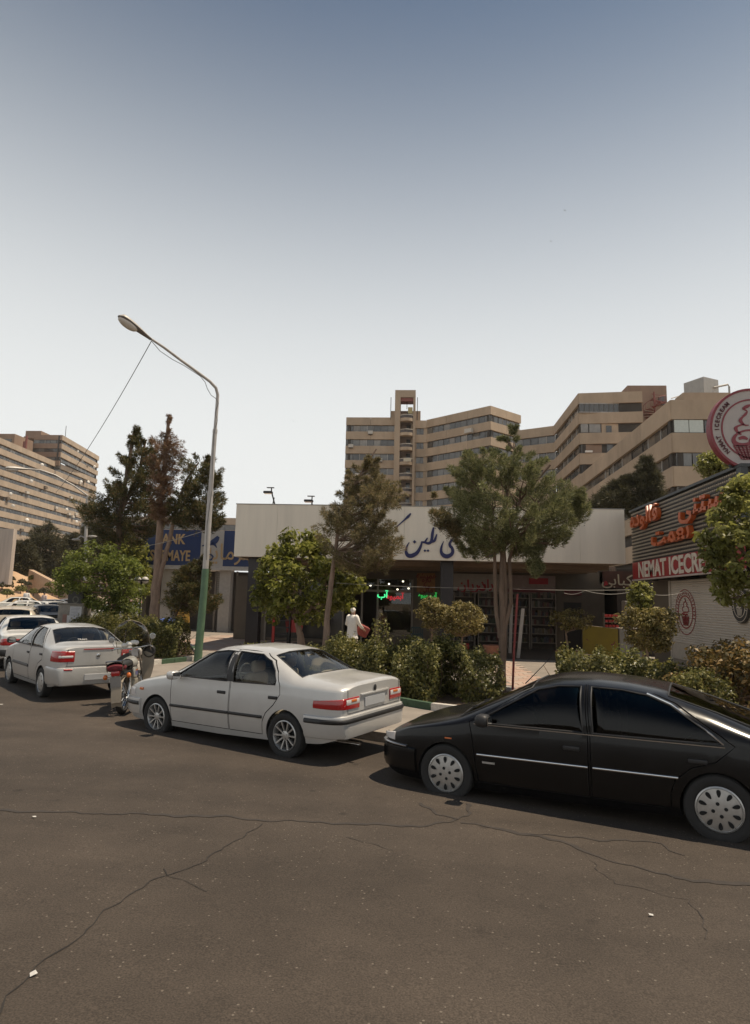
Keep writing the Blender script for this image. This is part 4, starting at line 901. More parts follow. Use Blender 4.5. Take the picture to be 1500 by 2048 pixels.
    for px, py, tx, sz, m in ((765, 1190, '\ufe8f\ufe81', .40, GN), (790, 1193, '\ufee9\ufeee\ufbff\ufee4\ufe91\ufe81', .34, RN), (855, 1191, '\ufee9\ufeee\ufbff\ufee3 \ufe8f\ufe81', .26, GN2)):
        p = at(px, py, b-.02); lettering('neon_lettering', tx, sz, m, r, (p.x, b-.02-YF, p.z), (math.radians(90), 0, 0), .012, .010)
    # calligraphy on the fascia, traced as brush strokes
    k = MB(); f0 = T3(YF-.004); q = lambda L: [(800+x/5.769, 1020+y/5.769, w) for x, y, w in L]; W = 5.2
    S = [[(125, 40, .5), (95, 75, 1.0), (70, 98, .8), (40, 125, .5), (0, 160, .4), (-40, 195, .3)],
         [(108, 372, .2), (78, 425, .7), (70, 480, 1.1), (90, 522, 1.5), (135, 528, 1.6), (190, 500, 1.4), (225, 450, 1.1), (245, 400, .8), (252, 362, .5)],
         [(245, 400, .6), (258, 372, .7), (285, 372, .8), (300, 350, .7), (318, 322, .4)], [(285, 375, .7), (325, 385, 1.0), (355, 370, 1.1), (368, 330, 1.1), (375, 270, 1.1), (388, 200, .7)],
         [(350, 372, .8), (395, 355, 1.0), (412, 320, .8), (424, 280, .4)],
         [(638, 305, .3), (600, 345, .8), (575, 385, 1.0), (578, 415, 1.1), (600, 440, 1.1), (608, 480, 1.2), (590, 515, 1.4), (545, 535, 1.6), (500, 522, 1.5), (475, 480, 1.1), (480, 420, .7), (505, 360, .2)],
         [(985, 470, .4), (1010, 505, 1.0), (1050, 525, 1.5), (1095, 510, 1.3), (1130, 470, .8), (1140, 430, .5)], [(405, 150, .4), (396, 178, .5)],
         [(860, 330, .5), (850, 400, 1), (820, 440, 1), (760, 450, .8), (700, 430, .4)], [(960, 250, .5), (945, 350, 1.0), (930, 420, .9), (985, 440, .8)]]
    def letter(k): m = k.mesh('calligraphy_stroke', INKB); m.transform(Matrix.Translation(-o)); link('calligraphy_stroke', m, r)
    for i_, s_ in enumerate(S): k = MB(); stroke_mb(k, q(s_), W, T3(YF-.004-.0006*i_), .03); letter(k)
    for x, y, z in ((168, 368, 21), (287, 470, 16), (323, 470, 16), (460, 215, 20), (853, 546, 20), (380, 560, 0)):
        if z: k = MB(); c = [(x, y-z), (x+z, y), (x, y+z), (x-z, y)]; P = [at(800+a/5.769, 1020+b_/5.769, YF-.004) for a, b_ in c]; k.add([tuple(v) for v in P]+[(v.x, v.y-.03, v.z) for v in P], [(4, 5, 6, 7), (0, 1, 5, 4), (1, 2, 6, 5), (2, 3, 7, 6), (3, 0, 4, 7)]); letter(k)
    # downlights in the soffit and inside the glazed shop
    LAMP = mat('lamp_disc', (.9, .85, .7), .5, emit=(1, .9, .7), es=6, var=0)
    for px, py, Y in ((1133, 1137, 27.5), (758, 1155.5, 31.2), (801, 1156.5, 31.2), (806, 1164, 31.8), (778, 1169, 32.2), (741, 1172, 32.2), (817, 1178, 33), (795, 1180, 33)):
        p = at(px, py, Y); MB().lathe([(.001, -.005), (.028, -.005), (.04, 0), (.045, .06)], 12, 'z').build('downlight', LAMP, r, 60, (p.x, p.y-YF, p.z))
    # dark door
    xa, xb = X(1127), X(1163); zd = at(1145, 1205, YB).z; B('door', mat('dark_door', (.018, .016, .015), .5), xa, xb, YB+.1, YB+.16, .1, zd); B('door_head', WALLC, xa, xb, YB, YB+.3, zd, 3.15)
    # shelving bays full of goods
    GOODS = [mat('goods_%d' % i, c, .6, var=.2) for i, c in enumerate([(.10, .035, .03), (.04, .045, .06), (.13, .11, .085), (.045, .06, .035), (.12, .085, .04), (.06, .05, .045), (.16, .14, .12)])]
    for (pa, pb) in ((907, 950), (955, 1000), (1012, 1058), (1060, 1110)):
        u = empty('shelf_unit', (0, 0, 0)); u.parent = r; u.location = (0, -YF, 0); a, b2 = X(pa), X(pb)
        for x in (a, b2-.04): MB().box(x, x+.04, YB-.25, YB+.25, .12, 2.62).build('upright', ALUM, u)
        MB().box(a+.05, b2-.05, YB+.18, YB+.22, .12, 2.6).build('back_panel', mat('shop_inner'), u)
        g = MB()
        for j in range(6):
            z = .38+j*.40; MB().box(a+.045, b2-.045, YB-.24, YB+.175, z, z+.035).build('shelf', ALUM, u); x = a+.07
            while x < b2-.16:
                w_ = random.uniform(.05, .13); h_ = random.uniform(.14, .30); g.cur = random.randrange(7); d_ = random.uniform(.0, .06)
                if random.random() < .9: g.box(x, x+w_-.012, YB-.20+d_, YB+.05, z+.037, z+.037+h_)
                x += w_
        gg = g.build('goods', GOODS, u); gg['kind'] = 'stuff'
    return r
shop()
# rooftop floodlights on the white sign
def floodlight(px, py, pb, label):
    base = at(pb, 1004, YF+.6); head = at(px, py, YF+.4); r = empty('floodlight', (base.x, base.y, ZF1-.32), 0, label, 'floodlight'); o = Vector(r.location)
    MB().tube([Vector((0, 0, 0)), head-o+Vector((.11, 0, -.08))], .028, 6).build('arm', BLACK, r); MB().tube([Vector((-.35, .3, 0)), (head-o)*.70+Vector((.10, .03, 0))], .022, 6).build('brace', BLACK, r)
    h = head-o; MB().box(h.x-.20, h.x+.14, h.y-.12, h.y+.12, h.z-.14, h.z-.05, .02).build('lamp_head', BLACK, r); MB().box(h.x-.08, h.x+.20, h.y-.06, h.y+.06, h.z+.08, h.z+.105).build('visor', BLACK, r); MB().box(h.x+.08, h.x+.12, h.y-.02, h.y+.02, h.z-.06, h.z+.09).build('bracket', BLACK, r)
    MB().box(h.x-.18, h.x+.12, h.y-.10, h.y+.10, h.z-.149, h.z-.141).build('lens', CLEAR, r)
floodlight(538, 980, 556, 'taller black floodlight arm with a brace on the shop roof edge'); floodlight(619, 997, 622, 'shorter black floodlight on the shop roof edge beside a conifer crown')

# ------------------------------------------------------------------ bank
def bank():
    Y = 35.0; r = empty('bank_building', (0, 0, 0), 0, 'bank with blue bilingual sign, grey emblem panel and roller shutters beside the white shop', 'building')
    X = lambda px, Y=Y: at(px, 1150, Y).x; zt, zb = at(380, 1060, Y).z, at(380, 1131, Y).z
    BL = mat('sign_navy', (.014, .032, .11), .45, var=.08); GR = mat('sign_grey', (.42, .38, .34), .5, var=.06); GOLD = mat('gold_lettering', (.46, .30, .15), .5, var=.05)
    def B(name, m, x0, x1, y0, y1, z0, z1): return MB().box(x0, x1, y0, y1, z0, z1).build(name, m, r)
    xe = X(530)+.8
    B('sign_panel', BL, X(283), X(398), Y, Y+.3, zb, zt); B('sign_panel', GR, X(398)+.005, X(444), Y, Y+.3, zb, zt); B('sign_panel', BL, X(444)+.005, xe, Y, Y+.3, zb, zt)
    B('sign_base', mat('sign_cream2', (.44, .40, .36), .6), X(283), xe, Y-.03, Y+.3, at(380, 1139, Y).z, zb-.005)
    B('roof', FACB, X(283), xe, Y+.31, Y+9, zt-.4, zt-.2); B('side_wall', WALLC, X(283), X(283)+.25, Y+.31, Y+9, .1, zt-.5)
    zs = at(380, 1139, Y).z
    for a, b in ((325, 348), (440, 462)): B('pillar', mat('pale_stone', (.40, .36, .32), .7, var=.1), at(a, 1200, Y+.6).x, at(b, 1200, Y+.6).x, Y+.3, Y+.9, .1, zs-.005)
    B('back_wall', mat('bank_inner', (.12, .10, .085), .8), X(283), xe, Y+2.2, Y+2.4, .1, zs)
    SL = mat('shutter_grey', (.30, .27, .235), .6, .2, var=.1)
    z1, z0 = zs-.02, at(420, 1200, Y).z; n = 14
    for k in range(n): zz = z0+(z1-z0)*k/n; MB().box(X(424), X(440), Y+.9, Y+.94, zz, zz+(z1-z0)/n-.012).build('shutter_slat', SL, r)
    B('shutter_guide', ALUM, X(421), X(424), Y+.85, Y+.97, .1, z1); B('shutter_guide', ALUM, X(464), X(467), Y+.85, Y+.97, .1, z1)
    B('awning', mat('awning_grey', (.45, .42, .38), .7), X(423), X(442), Y-.2, Y+.5, at(430, 1199, Y).z, at(430, 1192, Y).z)
    for k in range(6): B('grille_bar', ALUM, X(468)+.02, X(482), Y+.9, Y+.93, .5+k*.55, .53+k*.55)
    p = at(352, 1080, Y-.02); 
    def L(tx, px, py, sz, m, sx=1, bold=.02): p = at(px, py, Y-.02); return lettering('lettering', tx, sz, m, r, (p.x, Y-.015, p.z), (math.radians(90), 0, 0), .02, bold, sx)
    L('BANK', 341, 1079, .78, GOLD, .80); L('SARMAYE', 340, 1112, .82, GOLD, .66)
    L('\ufeea\ufbfe\ufe8e\ufee3\ufeae\ufeb3', 462, 1106, 1.25, GOLD, .9, .005)
    k = MB(); f = T3(Y-.004); stroke_mb(k, [(404, 1092, .2), (418, 1088, 1), (430, 1082, 1.6), (437, 1073, .8)], 7, f); stroke_mb(k, [(424, 1086, 1), (430, 1090, .7), (434, 1096, .1)], 6, f); k.build('emblem', BL, r)
    k = MB(); stroke_mb(k, [(416, 1112, .8), (421, 1109, 1), (426, 1114, 1), (421, 1120, 1), (415, 1116, .6)], 3, f); k.build('emblem', BL, r)
    return r
bank()

# ------------------------------------------------------------------ ice cream kiosk, its long side running towards the street
def kiosk():
    X0 = 7.78; Yf, Ybk = 15.75, 24.0; zt, zp, zr = 5.62, 3.72, 3.08
    r = empty('ice_cream_kiosk', (0, 0, 0), 0, 'ice cream kiosk with studded dark lattice sign box, orange lettering and red banner', 'kiosk')
    LAT = mat('lattice_dark', (.030, .024, .020), .6, var=.2); STUD = mat('stud_pale', (.40, .33, .25), .5, var=.15, vs=20); REDS = mat('banner_red', (.30, .022, .022), .5, var=.12, vs=2); ORG = mat('orange_letters', (.50, .10, .02), .42, var=.08)
    def B(name, m, x0, x1, y0, y1, z0, z1, bev=0): return MB().box(x0, x1, y0, y1, z0, z1, bev).build(name, m, r)
    B('sign_box', LAT, X0+.06, X0+6, Yf+.06, Ybk-.05, zp+.01, zt-.05)
    B('sign_edge', mat('edge_slate', (.035, .04, .042), .5), X0-.05, X0+6.05, Yf-.05, Ybk, zt-.045, zt+.03); B('corner_post', mat('edge_slate'), X0-.04, X0+.12, Yf-.04, Yf+.2, zp, zt-.05)
    # lattice: raised horizontal ribs with rows of pale studs
    ribs = 15; dz = (zt-.1-zp)/ribs
    for k in range(ribs): B('lattice_rib', LAT, X0-.0, X0+.055, Yf+.21, Ybk-.06, zp+k*dz+.01, zp+k*dz+dz*.42)
    st = MB(); ns = int((Ybk-Yf-.3)/.115)
    for k in range(ribs):
        z = zp+(k+.72)*dz
        for j in range(ns): y = Yf+.26+j*.115; st.add([(X0+.055, y, z-.035), (X0+.055, y+.075, z-.035), (X0+.055, y+.075, z+.035), (X0+.055, y, z+.035), (X0-.015, y+.015, z-.022), (X0-.015, y+.06, z-.022), (X0-.015, y+.06, z+.022), (X0-.015, y+.015, z+.022)], [(4, 5, 6, 7), (0, 1, 5, 4), (1, 2, 6, 5), (2, 3, 7, 6), (3, 0, 4, 7)])
        for j in range(24): x = X0+.24+j*.19; st.add([(x, Yf+.055, z-.045), (x+.10, Yf+.055, z-.045), (x+.10, Yf+.055, z+.045), (x, Yf+.055, z+.045), (x+.02, Yf-.02, z-.03), (x+.08, Yf-.02, z-.03), (x+.08, Yf-.02, z+.03), (x+.02, Yf-.02, z+.03)], [(4, 5, 6, 7), (0, 1, 5, 4), (1, 2, 6, 5), (2, 3, 7, 6), (3, 0, 4, 7)])
    o = st.build('lattice_studs', STUD, r); o['kind'] = 'stuff'
    # red banner
    B('banner_board', REDS, X0-.03, X0+.03, Yf+.1, Ybk-.15, zr+.03, zp-.005); B('banner_edge', mat('edge_pale', (.45, .38, .34), .6), X0-.06, X0+.05, Yf+.1, Ybk-.13, zr-.02, zr+.027)
    ROT = (math.radians(90), 0, math.radians(-90)); IV = mat('ivory_lettering', (.62, .54, .44), .6)
    def onside(px, py):
        d = ray(px, py); t = (X0-.04)/d.x; return Vector((0, 0, EYE))+d*t
    p0, p1 = onside(1277, 1137), onside(1446, 1120)
    full = textmesh('NEMAT ICECREAM', 1, .02, .02); w = max(v.co.x for v in full.vertices)-min(v.co.x for v in full.vertices)
    length = (p0.y-onside(1409, 1120).y)*14/11.6; sc = length/w
    o = lettering('lettering', 'NEMAT ICECREAM', .74, IV, r, (X0-.035, p0.y-length/2, (zr+zp)/2-.01), ROT, .015, .020, length/w/.74)
    for px, py, tx, s in ((1294, 1034, '\ufee9\ufea9\ufeee\ufedf\ufe8e\ufed3', .74), (1347, 1068, '\ufe96\ufee4\ufecc\ufee7', .80), (1416, 1002, '\ufbfd\ufee8\ufe98\ufeb4\ufe91', .84)):
        p = onside(px, py); lettering('orange_lettering', tx, s, ORG, r, (X0-.12, p.y, p.z), ROT, .07, .016, 1.55)
    # body below
    B('back_wall', WALLC, X0+.7, X0+.9, Yf, Ybk, .1, zr+.6); B('soffit', BLACK, X0+.05, X0+6, Yf+.1, Ybk-.1, zr+.3, zr+.4)
    SH = mat('shutter_ivory', (.52, .46, .39), .6, var=.08, vs=1, streak=.2); ya, yb_ = 16.25, 21.5; z1 = 3.0; n = 28; h = (z1-1.05)/n; xs = X0+.42
    sl = MB().add([(0, ya, 0), (0, yb_, 0), (-.016, yb_, h*.5), (-.016, ya, h*.5), (0, yb_, h*.96), (0, ya, h*.96), (.02, ya, 0), (.02, yb_, 0), (.02, yb_, h*.96), (.02, ya, h*.96)], [(0, 1, 2, 3), (3, 2, 4, 5), (6, 9, 8, 7), (0, 6, 7, 1), (5, 4, 8, 9)]).mesh('shutter_slat', SH)
    for k in range(n): link('shutter_slat', sl, r, (xs, 0, 1.05+k*h))
    B('shutter_post', mat('post_cream', (.46, .40, .33), .6), xs-.05, xs+.1, ya-.14, ya-.01, .1, z1); B('shutter_post', MATS['post_cream'], xs-.05, xs+.1, yb_+.01, yb_+.14, .1, z1); B('shutter_base', MATS['post_cream'], xs-.03, xs+.06, ya, yb_, .55, 1.045); B('plinth', KERBM, xs+.0, xs+.3, ya, yb_, .1, .545)
    B('end_pier', mat('stone_pier', (.13, .10, .085), .85, var=.3, vs=5), xs-.02, xs+.6, Yf-.4, ya-.15, .1, zr+.28); B('return_wall', MATS['stone_pier'], xs+.6, X0+6, Yf+.6, Yf+.8, .1, zr+.28)
    for k in range(7): B('sign_bracket', BLACK, X0+.06, xs+.2, Yf+.8+k*1.1, Yf+.86+k*1.1, zr-.02, zr+.28)
    # painted emblem on the shutter and the pale disc on the pier: red rings and a cone of soft ice
    EM = mat('emblem_red', (.25, .03, .03), .6, var=.2)
    def emblem(cy, cz, ry, rz, x, m, name, d=.006):
        k = MB(); f = lambda u, v, dd: (x-dd, cy-u*ry, cz+v*rz); C = lambda a, b, t0=0, t1=2*math.pi, n=28: [(a*math.cos(t), b*math.sin(t)) for t in np.linspace(t0, t1, n)]
        stroke_mb(k, C(1, 1), .035, f, d); stroke_mb(k, C(.72, .72), .05, f, d)
        stroke_mb(k, [(0, .62), (.06, .5), (-.1, .42), (-.18, .33), (-.12, .25), (-.25, .2), (-.3, .1), (-.2, .02)], .04, f, d); stroke_mb(k, [(0, .62), (.1, .45), (.2, .35), (.16, .26), (.28, .2), (.33, .1), (.25, .0), (-.1, -.02), (-.36, -.1), (-.38, -.22)], .05, f, d)
        for i in range(7): t = i/6; stroke_mb(k, [(-.36+.16*t, -.22-.36*t), (.34-.13*t, -.22-.36*t)], .045, f, d)
        for i in range(5): t = i/4; stroke_mb(k, [(-.34+.68*t, -.2), (-.2+.4*t, -.6)], .05, f, d)
        for i in range(22):
            t = math.radians(200-i*10.4); c, s_ = math.cos(t), math.sin(t); stroke_mb(k, [(.80*c, .80*s_), (.92*c, .92*s_)], .045, f, d)
        stroke_mb(k, [(-.25, -.13), (-.1, -.1), (.0, -.16), (.1, -.1), (.25, -.13)], .07, f, d)
        return k.build(name, m, r)
    p = (ray(1372, 1224)); t = xs/p.x; q = Vector((0, 0, EYE))+p*t; q2 = Vector((0, 0, EYE))+ray(1352, 1224)*(xs/ray(1352, 1224).x); emblem(q.y, q.z, abs(q2.y-q.y)*.95, .68, xs-.018, EM, 'painted_emblem')
    d = ray(1481, 1212); q = Vector((0, 0, EYE))+d*((xs-.06)/d.x); 
    MB().lathe([(.001, -.03), (.42, -.03), (.44, -.015), (.44, .03)], 28, 'x', (xs-.06, q.y, q.z)).build('disc_sign', mat('disc_slate', (.05, .045, .04), .6), r); emblem(q.y, q.z, .40, .40, xs-.092, IV, 'disc_emblem')
    return r
kiosk()
def round_sign():
    Y = 15.95; c = at(1506, 858, Y); R = (c.x-at(1418, 858, Y).x)*.985; r = empty('round_sign', (c.x, Y, c.z), 0, 'large round pale sign with red rim and soft ice cone on the kiosk roof', 'sign')
    G_ = mat('disc_grey', (.42, .37, .34), .5, var=.06); RD = mat('rim_red', (.22, .03, .04), .5, var=.1); BK = mat('ink_dark', (.09, .02, .025), .6)
    MB().lathe([(.001, 0), (R*.95, 0), (R*.95, .18), (.001, .18)], 56, 'y').build('disc', G_, r, 40); MB().lathe([(R*.945, -.02), (R, -.02), (R, .2), (R*.945, .2), (R*.945, -.02)], 56, 'y').build('rim', RD, r, 40)
    k = MB(); f = lambda u, v, dd: (u*R, -.004-dd, v*R); C = lambda a, t0=0, t1=2*math.pi, n=40: [(a*math.cos(t), a*math.sin(t)) for t in np.linspace(t0, t1, n)]
    stroke_mb(k, C(.72), .035, f, .012)
    stroke_mb(k, [(.05, .66, .4), (-.02, .60, .7), (-.12, .55, 1.6), (-.2, .5, 1), (-.12, .44, .5), (-.16, .36, 1.2), (-.24, .28, 1), (-.28, .2, 1.6), (-.2, .1, .8), (-.1, .09, .5)], .05, f, .012)
    stroke_mb(k, [(-.2, .12, .5), (-.36, .06, 1), (-.4, 0, 1.6), (-.36, -.08, 1), (-.28, -.14, .8)], .05, f, .012)
    stroke_mb(k, [(.25, -.06, .6), (-.1, -.03, .8), (-.34, -.1, 1), (-.46, -.24, 1.7), (-.42, -.36, 2.2), (-.25, -.39, 1.6), (-.02, -.33, 1.4), (.2, -.28, 1)], .05, f, .012)
    stroke_mb(k, [(-.34, -.24, 1), (-.24, -.21, 1.4), (-.14, -.25, .8)], .06, f, .012); stroke_mb(k, [(-.1, -.32, 1), (-.04, -.2, .8), (.0, -.3, 1), (.1, -.32, 1)], .06, f, .012)
    for i in range(9): t = i/8; stroke_mb(k, [(-.46+.2*t*.9, -.42-.32*t), (.46-.2*t*.9, -.42-.32*t)], .022, f, .012)
    for i in range(11): t = i/10; stroke_mb(k, [(-.47+.94*t, -.4), (-.3+.6*t, -.74)], .03, f, .012)
    k.build('emblem', RD, r)
    tx = 'NAMAT ICECREAM'
    for i, ch in enumerate(tx):
        if ch == ' ': continue
        t = math.radians(222-i*6.8); o = lettering('lettering', ch, .135, BK, r, (R*.83*math.cos(t), -.015, R*.83*math.sin(t)), (math.radians(90), 0, 0), .008, .004); o.rotation_euler = (math.radians(90), -(t-math.pi/2), 0)
    for x in (-.5, .5): MB().tube([(x*R, .12, -R*.8), (x*R, .14, 5.62-c.z)], .05, 8).build('support_leg', BLACK, r)
round_sign()
# ------------------------------------------------------------------ vegetation
BARK = mat('bark', (.15, .10, .07), .95, var=.35, vs=9, bump=.9, bs=30, streak=.3); BARKP = mat('bark_pale', (.24, .165, .12), .95, var=.3, vs=9, bump=.8, bs=30, streak=.3)
L_CYP = leafmat('cypress_leaf', [(.075, .086, .036), (.145, .155, .062), (.225, .225, .095), (.30, .27, .13)], .35)
L_CYPD = leafmat('conifer_dark_leaf', [(.036, .044, .016), (.068, .075, .026), (.12, .105, .036), (.22, .135, .06)], .3)
L_SLIM = leafmat('slim_cypress_leaf', [(.09, .086, .038), (.17, .15, .065), (.25, .205, .095), (.31, .21, .12)], .35)
L_BROWN = leafmat('withered_leaf', [(.11, .055, .03), (.19, .10, .055), (.26, .15, .085), (.12, .09, .03)], .25)
L_BROAD = leafmat('mulberry_leaf', [(.085, .095, .018), (.16, .17, .03), (.25, .25, .055), (.34, .325, .10)], .5, .28)
L_BRIGHT = leafmat('bright_leaf', [(.085, .11, .022), (.15, .18, .034), (.23, .255, .06)], .5, .5)
L_HEDGE = leafmat('hedge_leaf', [(.05, .056, .016), (.11, .112, .03), (.20, .188, .052), (.29, .25, .09)], .38, .4)
L_YEL = leafmat('yellow_shrub_leaf', [(.10, .09, .025), (.19, .155, .045), (.27, .215, .075), (.33, .27, .13)], .35, .5)
L_ORN = leafmat('bronze_shrub_leaf', [(.045, .038, .012), (.11, .085, .025), (.22, .14, .045), (.32, .2, .07)], .3, .5)
L_DUST = leafmat('dusty_pine_leaf', [(.035, .034, .014), (.065, .06, .026), (.10, .085, .038)], .2)
L_MAPLE = leafmat('maple_leaf', [(.14, .14, .035), (.25, .25, .065), (.36, .35, .12)], .6, .4)
def fast_mesh(name, V, k, m):
    """V: (n*k, 3) vertices, one k-gon per leaf"""
    n = len(V)//k; me = bpy.data.meshes.new(name); me.vertices.add(n*k); me.vertices.foreach_set('co', np.ascontiguousarray(V, dtype=np.float32).ravel())
    me.loops.add(n*k); me.loops.foreach_set('vertex_index', np.arange(n*k, dtype=np.int32)); me.polygons.add(n)
    me.polygons.foreach_set('loop_start', np.arange(0, n*k, k, dtype=np.int32)); me.polygons.foreach_set('loop_total', np.full(n, k, dtype=np.int32)); me.update(calc_edges=True); me.materials.append(m); return me
def unit(a): return a/np.maximum(1e-9, np.linalg.norm(a, axis=-1, keepdims=True))
def blades(base, dirs, ln, wd):
    """thin needles-spray triangles"""
    n = len(base); side = unit(np.cross(dirs, RNG.normal(size=(n, 3)))); l = ln*(.6+.8*RNG.random((n, 1))); w = wd*(.7+.6*RNG.random((n, 1)))
    V = np.stack([base-side*w/2, base+side*w/2, base+dirs*l], 1); return V.reshape(-1, 3)
def kites(pos, nrm, size):
    n = len(pos); a = unit(np.cross(nrm, RNG.normal(size=(n, 3)))); b = np.cross(nrm, a); s = size*(.65+.7*RNG.random((n, 1))); dr = nrm*s*.18
    return np.stack([pos-a*s*.55, pos-b*s*.30-a*s*.02+dr, pos+a*s*.6-dr*.5, pos+b*s*.30-a*s*.02+dr], 1).reshape(-1, 3)
def envelope(rows, Y):
    """picture rows (y, x left, x right) at depth Y -> callable radius / centre by height"""
    P = sorted([(at((a+b)/2, y, Y).z, at((a+b)/2, y, Y).x, abs(at(b, y, Y).x-at(a, y, Y).x)/2) for y, a, b in rows]); z, x, r = map(np.array, zip(*P)); return z, x, r
def sample_env(env, n, Y, inner=.35, flat=1.0, edge=.5):
    z, x, r = env; zz = np.linspace(z[0], z[-1], 300); rr = np.interp(zz, z, r); cdf = np.cumsum(rr**1.2+.10*rr.max()**1.2); cdf /= cdf[-1]
    h = np.interp(RNG.random(n), cdf, zz); R = np.interp(h, z, r); t = RNG.random(n)*2*np.pi; q = (inner+(1-inner)*RNG.random(n)**edge)*R
    c = np.c_[np.interp(h, z, x), np.full(n, Y), h]; out = np.c_[np.cos(t), np.sin(t)*flat, np.zeros(n)]
    return c+out*q[:, None], out, R
def plume_crown(env, Y, n, per, ln, wd, plume=(.45, .8), prad=.16, up=.9, m=L_CYP, parent=None, name='crown', flat=1.0, inner=.3, droop=0., edge=.5):
    c, out, R = sample_env(env, n, Y, inner, flat, edge); ax = unit(out*(1-.3*RNG.random((n, 1)))+np.array([0, 0, 1.])*(up+RNG.normal(size=(n, 1))*.25)+RNG.normal(size=(n, 3))*.18)
    L = (plume[0]+(plume[1]-plume[0])*RNG.random(n))*np.clip(R/np.median(R), .45, 1.15); start = c-ax*L[:, None]*.75
    N = n*per; idx = np.repeat(np.arange(n), per); t = RNG.random(N)**.8; rad = prad*(L[idx]/plume[1])*(1.05-t)**.6*2.0*np.sqrt(RNG.random(N))
    a = ax[idx]; s1 = unit(np.cross(a, RNG.normal(size=(N, 3)))); base = start[idx]+a*(t*L[idx])[:, None]+s1*rad[:, None]
    d = unit(a*.75+s1*.75+RNG.normal(size=(N, 3))*.3-np.array([0, 0, droop])); V = blades(base, d, ln, wd)
    return link(name, fast_mesh(name, V, 3, m), parent), start, c
def leaf_crown(env, Y, n, per, size, cr, m, parent=None, name='crown', flat=1.0, inner=.25, edge=.45, upb=.6):
    c, out, R = sample_env(env, n, Y, inner, flat, edge); N = n*per; idx = np.repeat(np.arange(n), per)
    off = unit(RNG.normal(size=(N, 3)))*(RNG.random((N, 1))**.45); pos = c[idx]+off*np.array([cr, cr, cr*.75]); nr = unit(off*.8+np.array([0, 0, upb])+RNG.normal(size=(N, 3))*.55)
    return link(name, fast_mesh(name, kites(pos, nr, size), 4, m), parent), c, c
def limbs(mb, spine, ends, r0=.03, frac=1.0, up=.25, n=5):
    S = [Vector(p) for p in spine]
    for e in ends:
        if random.random() > frac: continue
        e = Vector(e); best = min(S, key=lambda s: (s-e).length+max(0, s.z-e.z+.2)*3); mid = best.lerp(e, .5)+Vector((random.uniform(-.06, .06), random.uniform(-.06, .06), -(e-best).length*.06)); mb.tube([best, mid, e], [r0, r0*.7, r0*.3], n, False)
def spine_pts(pix, Y, n=24):
    P = [at(x, y, Y) for x, y in pix]; out = []
    for a, b in zip(P, P[1:]):
        for i in range(n//max(1, len(P)-1)): out.append(a.lerp(b, i/(n//max(1, len(P)-1))))
    return out+[P[-1]]
def rough_tube(mb, pts, r0, r1, n=9):
    k = len(pts); mb.tube([Vector(p)+Vector((random.uniform(-1, 1), random.uniform(-1, 1), 0))*r0*.10 for p in pts], [(r0+(r1-r0)*i/(k-1))*random.uniform(.92, 1.08)*(1.35 if i == 0 else 1) for i in range(k)], n)
def plant_root(name, x, y, label, cat, group=None, z=None): 
    e = empty(name, (0, 0, 0), 0, label, cat, group); return e
def tree(name, label, Y, stems, rows, kind, m, bark=BARK, r0=.11, r1=.03, nl=.5, lr=.025, ground=None, **kw):
    """stems: list of pixel polylines from the foot upwards"""
    f = at(*stems[0][0], Y); gz = (zP(f.x, f.y) if ground is None else ground)+.05
    e = empty(name, (0, 0, 0), 0, label, 'tree'); tr = MB(); sp = []
    for i, s in enumerate(stems):
        pts = spine_pts(s, Y)
        if i == 0 and pts[0].z > gz: pts = [Vector((pts[0].x, pts[0].y, gz-.05))]+pts
        rough_tube(tr, pts, r0 if i == 0 else r0*.52, r1); sp += pts
    env = envelope(rows, Y); fn = plume_crown if kind == 'plume' else leaf_crown; crown, a, b = fn(env, Y, m=m, parent=e, **kw)
    zc = env[0][0]+.12*(env[0][-1]-env[0][0]); limbs(tr, [p for p in sp if p.z > min(zc, max(q.z for q in sp)-.3)], a[:170], lr, nl); tr.build('trunk', bark, e, 50); return e, env, sp
random.seed(3)
# big cypress in front of the fascia
e, env, sp = tree('cypress_tree', 'big bushy cypress with several stems hiding part of the navy calligraphy', 15.0,
    [[(1003, 1394), (1004, 1330), (1006, 1262), (1003, 1180), (1005, 1090), (1015, 980), (1030, 900)], [(1002, 1275), (993, 1232), (990, 1150), (988, 1080), (980, 1010), (940, 940)], [(1007, 1262), (1022, 1205), (1019, 1120), (1035, 1050), (1080, 1000)], [(1005, 1250), (1012, 1200), (1008, 1100), (1040, 1000), (1100, 930)]],
    [(852, 1022, 1032), (868, 1003, 1040), (885, 985, 1040), (900, 975, 1045), (915, 918, 1075), (930, 905, 1100), (950, 895, 1128), (970, 886, 1135), (990, 880, 1175), (1005, 885, 1180), (1020, 888, 1172), (1040, 872, 1168), (1055, 872, 1150), (1075, 905, 1140), (1095, 915, 1090), (1108, 930, 1080)],
    'plume', L_CYP, r0=.105, r1=.028, nl=.8, lr=.026, n=215, per=400, ln=.078, wd=.0165, plume=(.38, .78), prad=.105, up=.7, inner=.30, edge=.6)
Q = envelope([(1080, 1050, 1072), (1100, 1052, 1082), (1125, 1060, 1084), (1142, 1062, 1082)], 14.6); plume_crown(Q, 14.6, 12, 380, .075, .0165, (.3, .5), .09, .2, L_CYP, e, 'hanging_spray', inner=.1)
Q = envelope([(985, 1140, 1160), (970, 1150, 1182), (1000, 1135, 1185), (1030, 1120, 1175)], 14.8); plume_crown(Q, 14.8, 14, 380, .075, .0165, (.3, .5), .09, .5, L_CYP, e, 'side_spray', inner=.1)
Q = envelope([(985, 862, 872), (1000, 860, 885), (1025, 858, 895), (1045, 868, 915), (1065, 890, 925)], 14.7); plume_crown(Q, 14.7, 14, 380, .075, .0165, (.3, .5), .09, .5, L_SLIM, e, 'side_spray', inner=.1)
